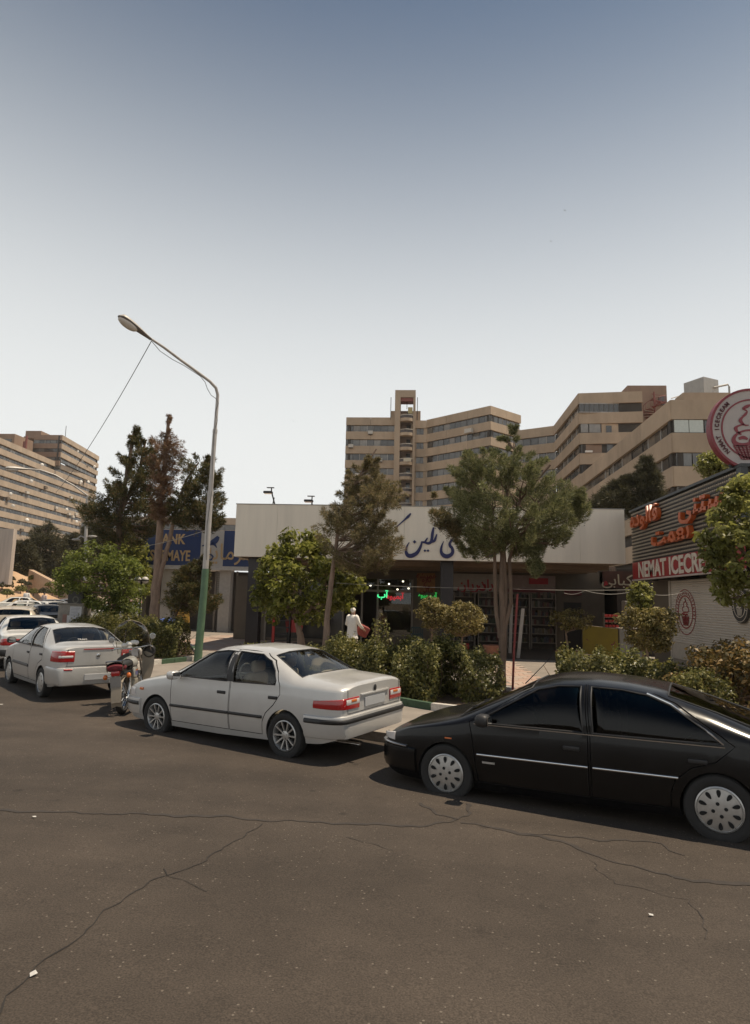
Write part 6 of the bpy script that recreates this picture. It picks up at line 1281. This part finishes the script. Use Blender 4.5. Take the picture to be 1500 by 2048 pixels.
def stall_table():
    a, b = at(1166, 1308, 27.0), at(1237, 1308, 26.2); YEL = mat('yellow_cloth', (.30, .215, .03), .8, var=.12, vs=3); r = empty('stall_table', (0, 0, 0), 0, 'stall table with yellow printed cloth before the kebab stall', 'table'); zt = at(1170, 1250, 27).z; zt2 = at(1234, 1258, 26.2).z
    MB().add([(a.x, 27.0, .2), (b.x, 26.2, .15), (b.x, 26.2, zt2), (a.x, 27.0, zt), (a.x+.1, 27.03, .2), (b.x+.0, 26.24, .15), (b.x, 26.24, zt2), (a.x, 27.04, zt)], [(0, 1, 2, 3), (4, 7, 6, 5), (0, 4, 5, 1), (1, 5, 6, 2), (2, 6, 7, 3), (3, 7, 4, 0)]).build('front_cloth', YEL, r)
    MB().add([(a.x, 27.05, zt-.01), (b.x, 26.25, zt2-.01), (b.x+.25, 27.0, zt2-.01), (a.x+.25, 27.8, zt-.01), (a.x, 27.05, zt-.06), (b.x, 26.25, zt2-.06), (b.x+.25, 27.0, zt2-.06), (a.x+.25, 27.8, zt-.06)], [(0, 1, 2, 3), (4, 7, 6, 5), (0, 4, 5, 1), (1, 5, 6, 2), (2, 6, 7, 3), (3, 7, 4, 0)]).build('tabletop', WALLC, r)
    for x, y in ((a.x+.05, 27.1), (b.x-.05, 26.35), (b.x+.2, 26.95), (a.x+.3, 27.75)): MB().box(x-.02, x+.02, y-.02, y+.02, .11, zt-.065).build('leg', ALUM, r)
    def f(x, y, d):
        t = (x-1166)/71; Y = 27.0-.8*t-.005; p = at(x, y, Y); return (p.x, p.y-d, p.z)
    k = MB(); rd = mat('magenta_print', (.20, .01, .05), .7)
    for st in ([(1209, 1290, .6), (1213, 1283, 1), (1218, 1278, 1), (1221, 1286, 1), (1226, 1290, 1), (1229, 1283, .5)], [(1190, 1288, .5), (1196, 1280, 1), (1198, 1290, .6)], [(1199, 1278, .5), (1199, 1292, .9)], [(1172, 1278, .4), (1180, 1283, .9), (1186, 1290, .5)], [(1228, 1274, .4), (1229, 1284, .9)], [(1176, 1265, .3), (1182, 1280, .6)]): stroke_mb(k, st, 2.6, f, .006)
    k.build('cloth_print', rd, r)
    c = at(1253, 1280, 26.6); MB().box(c.x-.36, c.x+.62, 26.3, 27.1, .11, at(1250, 1256, 26.4).z, .02).build('counter', mat('counter_grey', (.30, .27, .24), .5), r)
    s = empty('snack_rack', (at(1222, 1245, 26.9).x, 26.9, zt2), 0, 'small rack of red snack packets on the stall table', 'rack'); MB().box(-.3, -.28, -.1, .1, 0, .62).build('upright', ALUM, s)
    for i in range(3): MB().box(-.27, .3, -.1, .1, .02+i*.2, .03+i*.2).build('tray', ALUM, s)
    for i in range(3):
        for j in range(4): MB().box(-.25+j*.14, -.14+j*.14, -.08, .05, .035+i*.2, .14+i*.2, .01).build('packet', RPX, s)
stall_table()
def stall_wall():
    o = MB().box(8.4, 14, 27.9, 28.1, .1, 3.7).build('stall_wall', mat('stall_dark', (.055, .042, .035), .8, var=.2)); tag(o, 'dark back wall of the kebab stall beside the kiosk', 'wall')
    c = at(1262, 1210, 26.9); r = empty('glass_case', (c.x, 27.2, .11), 0, 'pale upright cabinet standing in the kebab stall', 'cabinet'); MB().box(-.2, .32, -.2, .3, 0, 2.25, .02).build('body', MATS['counter_grey'], r); MB().box(-.13, .26, -.212, -.204, .9, 1.9).build('pane', WGL[0], r)
stall_wall()
# leaning posts, red pole, pots
for i, (x0, y0, x1, y1, lab) in enumerate(((1020, 1306, 1023, 1208, 'pale square post leaning just right of the big cypress trunk'), (1036, 1316, 1046, 1217, 'pale square post tilted away from the red pole'))):
    a = on(x0, y0, .11); b = at(x1, y1, a.y); d = b-a; o = MB().box(-.06, .06, -.06, .06, 0, d.length, .006).build('post', mat('pale_post', (.40, .36, .32), .7, var=.15)); o.location = a; o.rotation_euler = d.to_track_quat('Z', 'Y').to_euler(); tag(o, lab, 'post')
a = on(1025, 1388, .14); o = MB().tube([a, at(1028, 1300, a.y), at(1035, 1188, a.y)], .026, 8).build('red_pole', mat('rusty_red_paint', (.20, .035, .03), .7, var=.25, vs=12), None, 60); tag(o, 'thin rusty red pole beside the big cypress trunk', 'pole')
def pot(label, px, py, Y, r0, r1, h, m, name='flower_pot'):
    p = at(px, py, Y); r = empty(name, (p.x, Y, .11), 0, label, 'pot'); MB().lathe([(.001, 0), (r0, 0), (r1, h*.85), (r1*1.08, h*.86), (r1*1.08, h), (r1*.9, h), (r1*.88, h*.8)], 22, 'z').build('shell', m, r, 40); MB().lathe([(.001, h*.86), (r1*.89, h*.84)], 18, 'z').build('earth', SOIL, r)
TERR = mat('terracotta', (.26, .12, .075), .85, var=.2, vs=5)
pot('terracotta pot partly hidden by the big cypress trunk', 985, 1300, 24.2, .24, .33, .5, TERR); pot('round brick-red planter holding the small pale-leaved tree', 1137, 1315, 24.6, .40, .45, .34, TERR, 'round_planter')
p = at(885, 1290, 26); o = MB().box(-.2, .2, -.15, .15, 0, .35, .03).build('red_bin', RPX); o.location = (at(928, 1280, 27).x, 27, .12); tag(o, 'red plastic tub on the floor under the shop shelves', 'tub')
def yellow_sign():
    c = at(364, 1232, 33); r = empty('yellow_sign_box', (c.x, 33, .12), .25, 'tilted yellow sign box standing before the bank', 'sign'); z = c.z-.12; YL = mat('yellow_sign', (.50, .29, .05), .6, var=.12); o = MB().box(-.36, .36, -.12, .12, -.38, .38, .02).build('box', YL, r, 40, (0, 0, z)); o.rotation_euler = (0, -.12, 0)
    for x in (-.2, .2): MB().tube([(x, 0, 0), (x, 0, z-.35)], .025, 6).build('leg', BLACK, r)
    for k in range(4):
        t = MB().box(-.26, .22-.05*(k % 2), -.126, -.122, .12-k*.12, .16-k*.12).build('print_line', mat('brown_print', (.22, .11, .03), .7), r, 0, (0, 0, z)); t.rotation_euler = (0, -.12, 0)
yellow_sign()
p = at(332, 1243, 31.5); o = MB().ball((0, 0, 0), (.75, .4, .22), 14, 8).build('tarpaulin', mat('blue_tarp', (.06, .12, .42), .6, var=.5, vs=6), None, 180); o.location = (p.x, 31.5, p.z-.05); tag(o, 'crumpled blue and white tarpaulin bundle beside the yellow sign box', 'tarpaulin')
# ------------------------------------------------------------------ motorcycle
def motorcycle():
    q = road_at(245, 1428); h = math.radians(101); r = empty('motorcycle', (q.x, q.y, q.z), h, 'old motorcycle with tall clear windshield parked in front of the silver sedan', 'motorcycle'); r.rotation_euler = (math.radians(-7), 0, h); r.scale = (1.06,)*3
    CR = MATS['chrome']; DK = MATS['black_plastic']; BG = mat('beige_paint', (.24, .20, .15), .5, var=.1); TK = mat('tank_white', (.30, .29, .26), .3, coat=.5, var=.05); BLU = mat('tank_blue', (.04, .05, .20), .3, coat=.5)
    for x in (0, 1.28):
        w = empty('wheel', (x, 0, .30)); w.parent = r
        MB().lathe([(.235, -.04), (.255, -.052), (.285, -.045), (.30, -.02), (.30, .02), (.285, .045), (.255, .052), (.235, .04), (.235, -.04)], 32, 'y').build('tyre', RUBBER, w, 40); MB().lathe([(.236, -.032), (.222, -.02), (.222, .02), (.236, .032)], 32, 'y').build('rim', CR, w, 40)
        MB().lathe([(.001, -.06), (.06, -.06), (.06, .06), (.001, .06)], 14, 'y').build('hub', CR, w, 40)
        for i in range(18): t = i*math.pi/9; sgn = 1 if i % 2 else -1; MB().tube([(.05*math.cos(t), .045*sgn, .05*math.sin(t)), (.224*math.cos(t+.25), 0, .224*math.sin(t+.25))], .0035, 4).build('spoke', CR, w)
    G = []
    for t in np.linspace(math.radians(20), math.radians(200), 18): G.append([(-.36*math.cos(math.pi-t)*-1 if 0 else .345*math.cos(t), y, .30+.345*math.sin(t)-abs(y)*.35) for y in np.linspace(-.085, .085, 5)])
    MB().grid(G).build('rear_fender', BG, r, 180)
    G = []
    for t in np.linspace(math.radians(-5), math.radians(150), 16): G.append([(1.28+.34*math.cos(t), y, .30+.34*math.sin(t)-abs(y)*.3) for y in np.linspace(-.07, .07, 5)])
    MB().grid(G).build('front_fender', BG, r, 180)
    MB().add([(-.37, -.075, .24), (-.37, .075, .24), (-.31, .085, .60), (-.31, -.085, .60), (-.355, -.075, .24), (-.355, .075, .24), (-.295, .085, .60), (-.295, -.085, .60)], [(0, 1, 2, 3), (4, 7, 6, 5), (0, 4, 5, 1), (1, 5, 6, 2), (2, 6, 7, 3), (3, 7, 4, 0)]).build('mud_flap', BG, r)
    MB().box(-.335, -.32, -.085, .085, .49, .66).build('licence_plate', mat('moto_plate', (.22, .20, .18), .6), r)
    MB().box(-.34, -.26, -.07, .07, .67, .76, .02).build('taillight', REDLENS, r, 40)
    for s in (-1, 1): MB().ball((-.22, s*.19, .66), (.04, .04, .045)).build('indicator', AMBER, r, 180); MB().tube([(-.2, 0, .67), (-.22, s*.16, .66)], .01, 5).build('indicator_stalk', CR, r)
    MB().tube([(0, -.10, .30), (.1, -.12, .42), (.05, -.14, .66)], .022, 8).build('shock', CR, r, 60); MB().tube([(0, .10, .30), (.1, .12, .42), (.05, .14, .66)], .022, 8).build('shock', CR, r, 60)
    for s in (-1, 1): MB().tube([(0, s*.09, .30), (.5, s*.10, .32), (.95, s*.06, .45), (1.05, 0, .85)], .02, 6).build('frame_tube', DK, r); MB().tube([(-.2, s*.10, .70), (.45, s*.10, .68), (1.05, 0, .88)], .018, 6).build('frame_tube', DK, r)
    G = []
    for i in range(12):
        t = i/11; x = .45+.5*t; w_ = .13*math.sin(math.pi*min(1, .25+t*.75))+.02; G.append([(x, w_*math.cos(a), .80+.12*math.sin(a)*(1-.4*abs(t-.6))) for a in np.linspace(0, 2*math.pi, 14)])
    MB().grid(G).build('tank', TK, r, 180)
    MB().box(.28, .52, -.165, -.12, .56, .74, .03).box(.28, .52, .12, .165, .56, .74, .03).build('side_cover', TK, r, 40); MB().box(.33, .49, -.171, -.166, .60, .66).build('side_stripe', BLU, r); MB().box(.37, .49, -.171, -.166, .67, .69).build('side_stripe', AMBER, r)
    G = []
    for i in range(10):
        t = i/9; x = -.30+.80*t; G.append([(x, .15*(1-.3*t)*math.cos(a), .80+.03*(1-t)+.075*max(-.5, math.sin(a))) for a in np.linspace(0, 2*math.pi, 14)])
    MB().grid(G).build('seat', DK, r, 180); MB().ball((-.24, 0, .80), (.14, .17, .07), 14, 8).build('red_cloth', mat('red_cloth', (.12, .010, .016), .9, var=.5, vs=30), r, 180)
    MB().tube([(-.32, -.13, .75), (-.36, -.13, .92), (-.36, .13, .92), (-.32, .13, .75)], .012, 6).build('grab_rail', CR, r, 60)
    k = MB().box(.48, .78, -.12, .12, .28, .52, .04)
    for i in range(6): k.box(.56, .72, -.10, .10, .53+i*.028, .543+i*.028)
    k.build('engine', mat('engine_alloy', (.30, .27, .22), .5, .5), r, 40); MB().tube([(.72, -.12, .5), (.80, -.16, .35), (.6, -.18, .22), (.1, -.19, .24), (-.25, -.20, .30)], [.022, .022, .024, .042, .045], 10).build('exhaust', CR, r, 60)
    for s in (-1, 1): MB().tube([(1.28, s*.08, .30), (1.13, s*.08, .72), (1.02, s*.08, 1.0)], .022, 8).build('fork', CR, r, 60)
    MB().tube([(.88, -.36, 1.04), (.96, -.30, 1.06), (1.02, -.1, 1.04), (1.02, .1, 1.04), (.96, .30, 1.06), (.88, .36, 1.04)], .014, 8).build('handlebar', CR, r, 60)
    MB().lathe([(.001, -.05), (.08, -.05), (.1, .0), (.1, .06)], 18, 'x', (1.16, 0, .95)).build('headlight', CLEAR, r, 40); MB().lathe([(.10, .05), (.12, .1), (.10, .14), (.001, .14)], 18, 'x', (1.02, -.25, .95)).build('horn', DK, r, 40)
    G = []
    for i in range(12):
        v = i/11; wd = .30*(1-.0*v)*(1 if v < .55 else math.sqrt(max(.03, 1-((v-.55)/.45)**2))); G.append([(1.14-.28*v-.10*(u*u), wd*u, .96+.60*v) for u in np.linspace(-1, 1, 13)])
    ws = MB().grid(G).build('windshield', glassmat('clear_screen', (.82, .82, .78), .5, 1.3), r, 180); edge = [g[0] for g in G]+G[-1][1:-1]+[g[-1] for g in G[::-1]]; MB().tube(edge, .006, 5).build('rim', ALUM, ws)
    MB().tube([(1.06, .22, 1.02), (.90, .10, 1.38)], .008, 5).build('screen_stay', CR, r)
    for s in (-1, 1):
        MB().tube([(.93, s*.31, 1.06), (.90, s*.36, 1.18)], .007, 5).build('mirror_stalk', CR, r); MB().lathe([(.001, -.008), (.05, -.008), (.056, .004), (.001, .02)], 16, 'x', (.90, s*.37, 1.23)).build('mirror', mat('mirror_pale', (.6, .62, .62), .12, .8, var=0), r, 60)
    for s in (-1, 1):       # leg shields
        G = [[(1.12-.06*v*v+.03*math.cos(u*2), s*(.10+.24*u*(1-.55*v*v)), .96-.50*v-.10*u*u) for u in np.linspace(0, 1, 7)] for v in np.linspace(0, 1, 9)]
        MB().grid(G).build('leg_shield', BG if s < 0 else DK, r, 180)
    MB().tube([(.5, .08, .3), (.45, .30, .02)], .013, 6).build('side_stand', DK, r)
    b = empty('plastic_bag', (0, 0, 0)); bpy.data.objects.remove(b)
    k = MB(); rnd = random.Random(5)
    for i in range(7): k.ball((rnd.uniform(-.03, .03), -.12+i*.04, rnd.uniform(-.025, .03)), (.06, .05, .045), 9, 6)
    m = k.mesh('gloves', mat('white_rag', (.66, .63, .58), .9, var=.12, vs=14), 180); M4 = Matrix.Translation((q.x, q.y, q.z)) @ r.rotation_euler.to_matrix().to_4x4() @ Matrix.Translation((.99, .05, 1.19)); o = link('rag', m); o.matrix_world = M4; tag(o, 'crumpled white rag lying on the motorcycle handlebar', 'rag')
motorcycle()
# ------------------------------------------------------------------ people
def skinmesh(name, V, E, R, m, sub=1):
    me = bpy.data.meshes.new(name); me.from_pydata([tuple(v) for v in V], E, []); o = bpy.data.objects.new(name, me); COL.objects.link(o); md = o.modifiers.new('s', 'SKIN')
    for i, sv in enumerate(me.skin_vertices[0].data): rr = R[i] if isinstance(R[i], tuple) else (R[i], R[i]); sv.radius = rr; sv.use_root = i == 0
    md.use_smooth_shade = True; s = o.modifiers.new('u', 'SUBSURF'); s.levels = sub; s.render_levels = sub; r = evaluated(o); bpy.data.objects.remove(o); r.materials.clear(); r.materials.append(m)
    r.polygons.foreach_set('use_smooth', [True]*len(r.polygons)); return r
SKIN = mat('skin', (.38, .22, .15), .6, var=.08); HAIR = mat('hair_dark', (.02, .016, .013), .7)
def person(label, loc, heading, hgt, top, bottom, stride=.0, arms=None, cap=None, coat=0., feet=True):
    """faces +x; arms: two hand positions (x, y, z) in a 1.75 m frame"""
    k = hgt/1.75; r = empty('person', loc, heading, label, 'person'); s = stride
    J = dict(pel=(0, 0, .95), spi=(.01, 0, 1.15), che=(.02, 0, 1.32), neck=(.03, 0, 1.47), head=(.05, 0, 1.60), crown=(.05, 0, 1.70))
    V = [J['pel'], J['spi'], J['che'], J['neck'], J['head'], J['crown']]; R = [(.11, .11), (.11, .10), (.12, .11), .055, (.085, .098), .07]; E = [(i, i+1) for i in range(5)]
    arms = arms or [(.12, -.26, .82), (.05, .26, .82)]; hands = []
    for sd, hp in zip((-1, 1), arms):
        sh = Vector((.02, sd*.19, 1.40)); hd = Vector(hp); mid = (sh+hd)/2; d = (hd-sh).length; bend = math.sqrt(max(.0, .29**2-(d/2)**2)) if d < .58 else .01; el = mid+Vector((-bend*.8, sd*bend*.4, -bend*.3))
        i0 = len(V); V += [sh, el, hd]; R += [.062, .042, .03]; E += [(2, i0), (i0, i0+1), (i0+1, i0+2)]; hands.append((sh, el, hd))
    legs = []
    for sd, st in ((-1, s), (1, -s)):
        hp = Vector((0, sd*.10, .90)); kn = Vector((st*.45+.03, sd*.105, .49)); an = Vector((st*.9-.03*(st < 0), sd*.11, .09 if st >= 0 else .12)); to = an+Vector((.17, sd*.02, -.055))
        i0 = len(V); V += [hp, kn, an, to]; R += [.088, .058, .042, .032]; E += [(0, i0), (i0, i0+1), (i0+1, i0+2), (i0+2, i0+3)]; legs.append((hp, kn, an, to))
    V = [Vector(v)*k for v in V]; R = [tuple(a*k for a in q) if isinstance(q, tuple) else q*k for q in R]
    body = skinmesh('body', V, E, R, SKIN); bm = bmesh.new(); bm.from_mesh(body)
    ex = MB(); ex.ball((.145*k, 0, 1.585*k), (.018*k, .014*k, .022*k), 8, 6)
    for sd in (-1, 1): ex.ball((.045*k, sd*.088*k, 1.59*k), (.022*k, .012*k, .032*k), 8, 6)
    for (sh, el, hd) in hands:
        d = (hd-el).normalized(); sdv = d.cross(Vector((1, 0, .2))).normalized(); ex.ball(tuple((hd+d*.05)*k), (.032*k, .026*k, .045*k), 8, 6)
        for f in range(4): b0 = hd+d*.08+sdv*(f-1.5)*.018; ex.tube([b0*k, (b0+d*(.045+.008*(f in (1, 2))))*k, (b0+d*.07+Vector((.018, 0, -.01)))*k], [.009*k, .008*k, .006*k], 5)
        b0 = hd+d*.03+sdv*.03; ex.tube([b0*k, (b0+sdv*.025+d*.03)*k, (b0+sdv*.03+d*.055)*k], [.010*k, .009*k, .007*k], 5)
    em = ex.mesh('x', SKIN, 180); bm.from_mesh(em); bm.to_mesh(body); bm.free(); link('body', body, r)
    # clothes: ring lofts over the torso and hips, tapered tubes over the limbs
    def rings(name, L, m):
        G = [[((b*math.cos(t)+.015)*k, a*math.sin(t)*k, (z+.006*math.sin(5*t+z*9))*k) for t in np.linspace(0, 2*math.pi, 22)] for z, a, b in L]; return MB().grid(G)
    sh = rings('shirt', [(1.475, .065, .07), (1.45, .13, .085), (1.42, .185, .10), (1.36, .215, .125), (1.2, .20, .135), (1.05, .19, .14), (.93, .195, .148)]+([(.85, .205, .16), (.75, .22, .175), (coat, .24, .195)] if coat else []), top)
    for (s0, el, hd) in hands: sh.tube([Vector((s0.x, s0.y*.8, s0.z+.01))*k, s0*k, el*k, el.lerp(hd, .85)*k], [.085*k, .08*k, .062*k, .05*k], 10)
    sh.build('coat' if coat else 'shirt', top, r, 180)
    tr = rings('trousers', [(1.02, .175, .125), (.93, .185, .135), (.84, .18, .13)], bottom)
    for (hp, kn, an, to) in legs: tr.tube([(hp+Vector((0, 0, .02)))*k, (hp+Vector((0, 0, -.12)))*k, kn*k, (an+Vector((0, 0, .02)))*k], [.10*k, .10*k, .075*k, .062*k], 10)
    tr.build('trousers', bottom, r, 180)
    for (hp, kn, an, to) in legs: MB().ball(tuple((an+Vector((.07, 0, -.045)))*k), (.145*k, .055*k, .045*k), 12, 8).build('shoe', BLACK, r, 180)
    G = MB(); G.ball((.035*k, 0, 1.635*k), (.105*k, .095*k, .10*k), 14, 8); bmv = [v for v in G.v]; hm = G.mesh('hair', cap or HAIR, 180); b2 = bmesh.new(); b2.from_mesh(hm); bmesh.ops.delete(b2, geom=[v for v in b2.verts if v.co.z < (1.60 if v.co.x > .06*k else 1.53)*k], context='VERTS'); b2.to_mesh(hm); b2.free(); link('cap' if cap else 'hair', hm, r)
    for sd in (-1, 1): MB().ball((.138*k, sd*.033*k, 1.615*k), .010*k, 6, 4).build('eye', HAIR, r)
    return r
WH = mat('white_cotton', (.76, .72, .66), .9, var=.06, vs=8); BEI = mat('beige_trousers', (.50, .43, .35), .9, var=.08)
p = at(704, 1250, 23.2); person('person in a long white coat, pale trousers and white cap walking before the shop entrance', (p.x, 23.2, .10), math.radians(55), 1.78, WH, BEI, .24, [(.34, -.24, .98), (.28, .22, 1.0)], WH, .66)
p = at(763, 1250, 31.4); person('person in a tan shirt and dark trousers standing in the shop doorway', (p.x, 31.4, .12), math.radians(-80), 1.74, mat('tan_shirt', (.30, .21, .13), .9), mat('dark_trousers', (.03, .028, .026), .9))
p = at(53, 1190, 55); person('person in a white shirt walking among the far parked cars', (p.x, 55, .55), math.radians(100), 1.75, WH, MATS['dark_trousers'], .15)
p = at(89, 1192, 56); person('person in pale pink standing beyond the dark parked cars', (p.x, 56, .45), math.radians(-90), 1.68, mat('pink_cloth', (.55, .42, .38), .9), MATS['dark_trousers'])
b_ = at(724, 1262, 23.3); o = MB().box(-.22, .22, -.12, .12, -.2, .2, .06).build('bundle', mat('red_bundle', (.26, .06, .05), .8, var=.4, vs=9), None, 40); o.location = (b_.x, 23.55, b_.z); o.rotation_euler = (.3, .4, .6); tag(o, 'red patterned bundle carried by the person in white', 'bundle')
# ------------------------------------------------------------------ parked cars further on
def finish_box(c, r, pm, rear=True):
    add_wheels(r, c.wb, .73, 'cover', .29)
    bandpart(c, r, 'bumper', BLACK, 0, c.xs2s(-.38, .5), .38, .56, off=.05, sides=(-1, 1), rnd=.2); bandpart(c, r, 'bumper', BLACK, c.xs2s(2.98, .45), -1e-3, .36, .54, off=.05, sides=(-1, 1), rnd=.2)
    bandpart(c, r, 'taillight', REDLENS, .38, c.xs2s(-.80, .75), .66, .84, off=.014, sides=(-1, 1)); bandpart(c, r, 'headlight', CLEAR, c.xs2s(3.2, .66), -.3, .60, .74, off=.014, sides=(-1, 1)); MB().box(-.966, -.951, -.26, .26, .66, .78).build('licence_plate', PLATE, r)
def mk(name, spec, col, x, y, h, label, z=None, metal=.3):
    pm = paint('lot_%s' % name+str(len(MATS)), col, metal); c, r = build_car('parked_car', spec, pm, (x, y, H(x, y) if z is None else z), h, label, doors=False, res=56); finish_box(c, r, pm); r['group'] = 'cars parked in the far rows'; return c, r, pm
D = math.radians
q = at(62, 1290, 17.6); c, proto, ppm = mk('w', BOXY, (.62, .60, .56), q.x, q.y, D(128), 'white saloon parked ahead of the silver compact sedan', None, .1); proto['group'] = 'cars parked along the kerb'
WAG = dict(BOXY, prof=[(-.95, 1.02), (-.90, 1.18), (-.72, 1.36), (-.4, 1.42), (.3, 1.45), (1.1, 1.45), (1.5, 1.42), (1.72, 1.31), (2.25, .98), (2.5, .94), (3.0, .875), (3.28, .82), (3.36, .72), (3.38, .6)], cab=(-.78, 2.2), windows=dict(a=BOXY['windows']['a'], b=[(.93, .92), (.96, 1.335), (.3, 1.34), (.15, 1.33), (.10, .93)], c=[(.02, .93), (.06, 1.33), (-.5, 1.31), (-.62, .95)]), screens=dict(windscreen=(2.21, .66, 1.68, .57), rear_window=(-.90, .60, -.74, .55)))
q = at(28, 1240, 23.5); c2, wag, wpm = mk('b', WAG, (.46, .39, .30), q.x, q.y, D(118), 'beige estate car with a white roof rack beyond the white saloon', None, .1)
RK = mat('rack_white', (.62, .60, .55), .5)
for s in (-1, 1): MB().tube([(-.6, s*.52, 1.56), (1.3, s*.52, 1.56)], .018, 6).build('rack_rail', RK, wag)
for x in (-.55, -.1, .35, .8, 1.25):
    MB().tube([(x, -.52, 1.56), (x, .52, 1.56)], .014, 6).build('rack_bar', RK, wag)
    for s in (-1, 1): MB().tube([(x, s*.52, 1.40), (x, s*.52, 1.56)], .012, 5).build('rack_foot', RK, wag)
wag.location.z += .02
def repaint(src, pm_old, col, x, y, h, label, metal=.3, z=None):
    r = copy_tree(src); r.location = (x, y, H(x, y) if z is None else z); r.rotation_euler = (0, 0, h); pm = paint('lot%d' % len(MATS), col, metal); r['label'] = label; r['group'] = 'cars parked in the far rows'
    for o in r.children:
        if o.type == 'MESH' and pm_old.name in [m.name for m in o.data.materials]:
            o.data = o.data.copy()
            for i, m in enumerate(o.data.materials):
                if m.name == pm_old.name: o.data.materials[i] = pm
    return r
S = [((104, 1225), 30, 140, (.075, .07, .065), .4, 'dark grey saloon left of the utility cabinet'), ((20, 1205), 36, 25, (.64, .62, .58), .1, 'white saloon parked beyond the beige estate car'), ((76, 1203), 42, 30, (.13, .125, .12), .4, 'mid grey saloon beside the person in the white shirt'),
     ((120, 1212), 37, 150, (.60, .57, .52), .1, 'white-roofed saloon just behind the dark grey saloon'), ((190, 1215), 36, 215, (.60, .57, .52), .1, 'white saloon between the utility cabinet and the bright green tree'), ((116, 1200), 47, 20, (.20, .19, .18), .5, 'silver-grey saloon at the foot of the sandy bank'),
     ((14, 1195), 46, 20, (.60, .58, .52), .1, 'cream saloon at the edge of the bank scrub'), ((272, 1205), 46, 190, (.62, .60, .56), .1, 'white saloon behind the two-globe garden lamp'), ((294, 1200), 52, 200, (.34, .10, .08), .2, 'red saloon behind the withered conifer trunk'), ((300, 1212), 43, 200, (.5, .49, .47), .3, 'silver saloon next to the trunk of the forked conifer')]
for (px, py), Y, hd, col, mt, lab in S: q = at(px, py, Y); repaint(proto, ppm, col, q.x, Y, D(hd), lab, mt)
# a few birds over the roofs
bird = MB(); bird.ball((0, 0, 0), (.16, .05, .045), 10, 6); bird.add([(.06, .03, 0), (-.06, .03, 0), (-.10, .32, .10), (.0, .30, .11)], [(0, 1, 2, 3)]); bird.add([(.06, -.03, 0), (-.06, -.03, 0), (-.10, -.32, .10), (.0, -.30, .11)], [(0, 1, 2, 3)]); bmsh = bird.mesh('bird', BLACK, 60)
for px, py, Y, lab in ((587, 843, 90, 'dark bird flying low over the shop roof towards the balcony tower'), (1130, 421, 80, 'dark bird flying higher above the apartment blocks'), (1102, 483, 90, 'dark bird just below the highest flying bird')):
    o = link('bird', bmsh, None, at(px, py, Y)); o.rotation_euler.z = px; o.scale = (.6,)*3; tag(o, lab, 'bird')
samand(); xantia(); p206()
# ------------------------------------------------------------------ summer haze
hz = MB().box(-190, 110, -60, 290, -1.6, 62).build('haze', mat('haze_tmp', (1, 1, 1))); hz['kind'] = 'stuff'
m = bpy.data.materials.new('haze'); m.use_nodes = True; t = m.node_tree; t.nodes.remove(t.nodes['Principled BSDF']); pv = t.nodes.new('ShaderNodeVolumePrincipled'); pv.inputs['Color'].default_value = (.95, .93, .90, 1); pv.inputs['Density'].default_value = .00022; pv.inputs['Anisotropy'].default_value = .3
t.links.new(pv.outputs[0], t.nodes['Material Output'].inputs['Volume']); hz.data.materials.clear(); hz.data.materials.append(m)
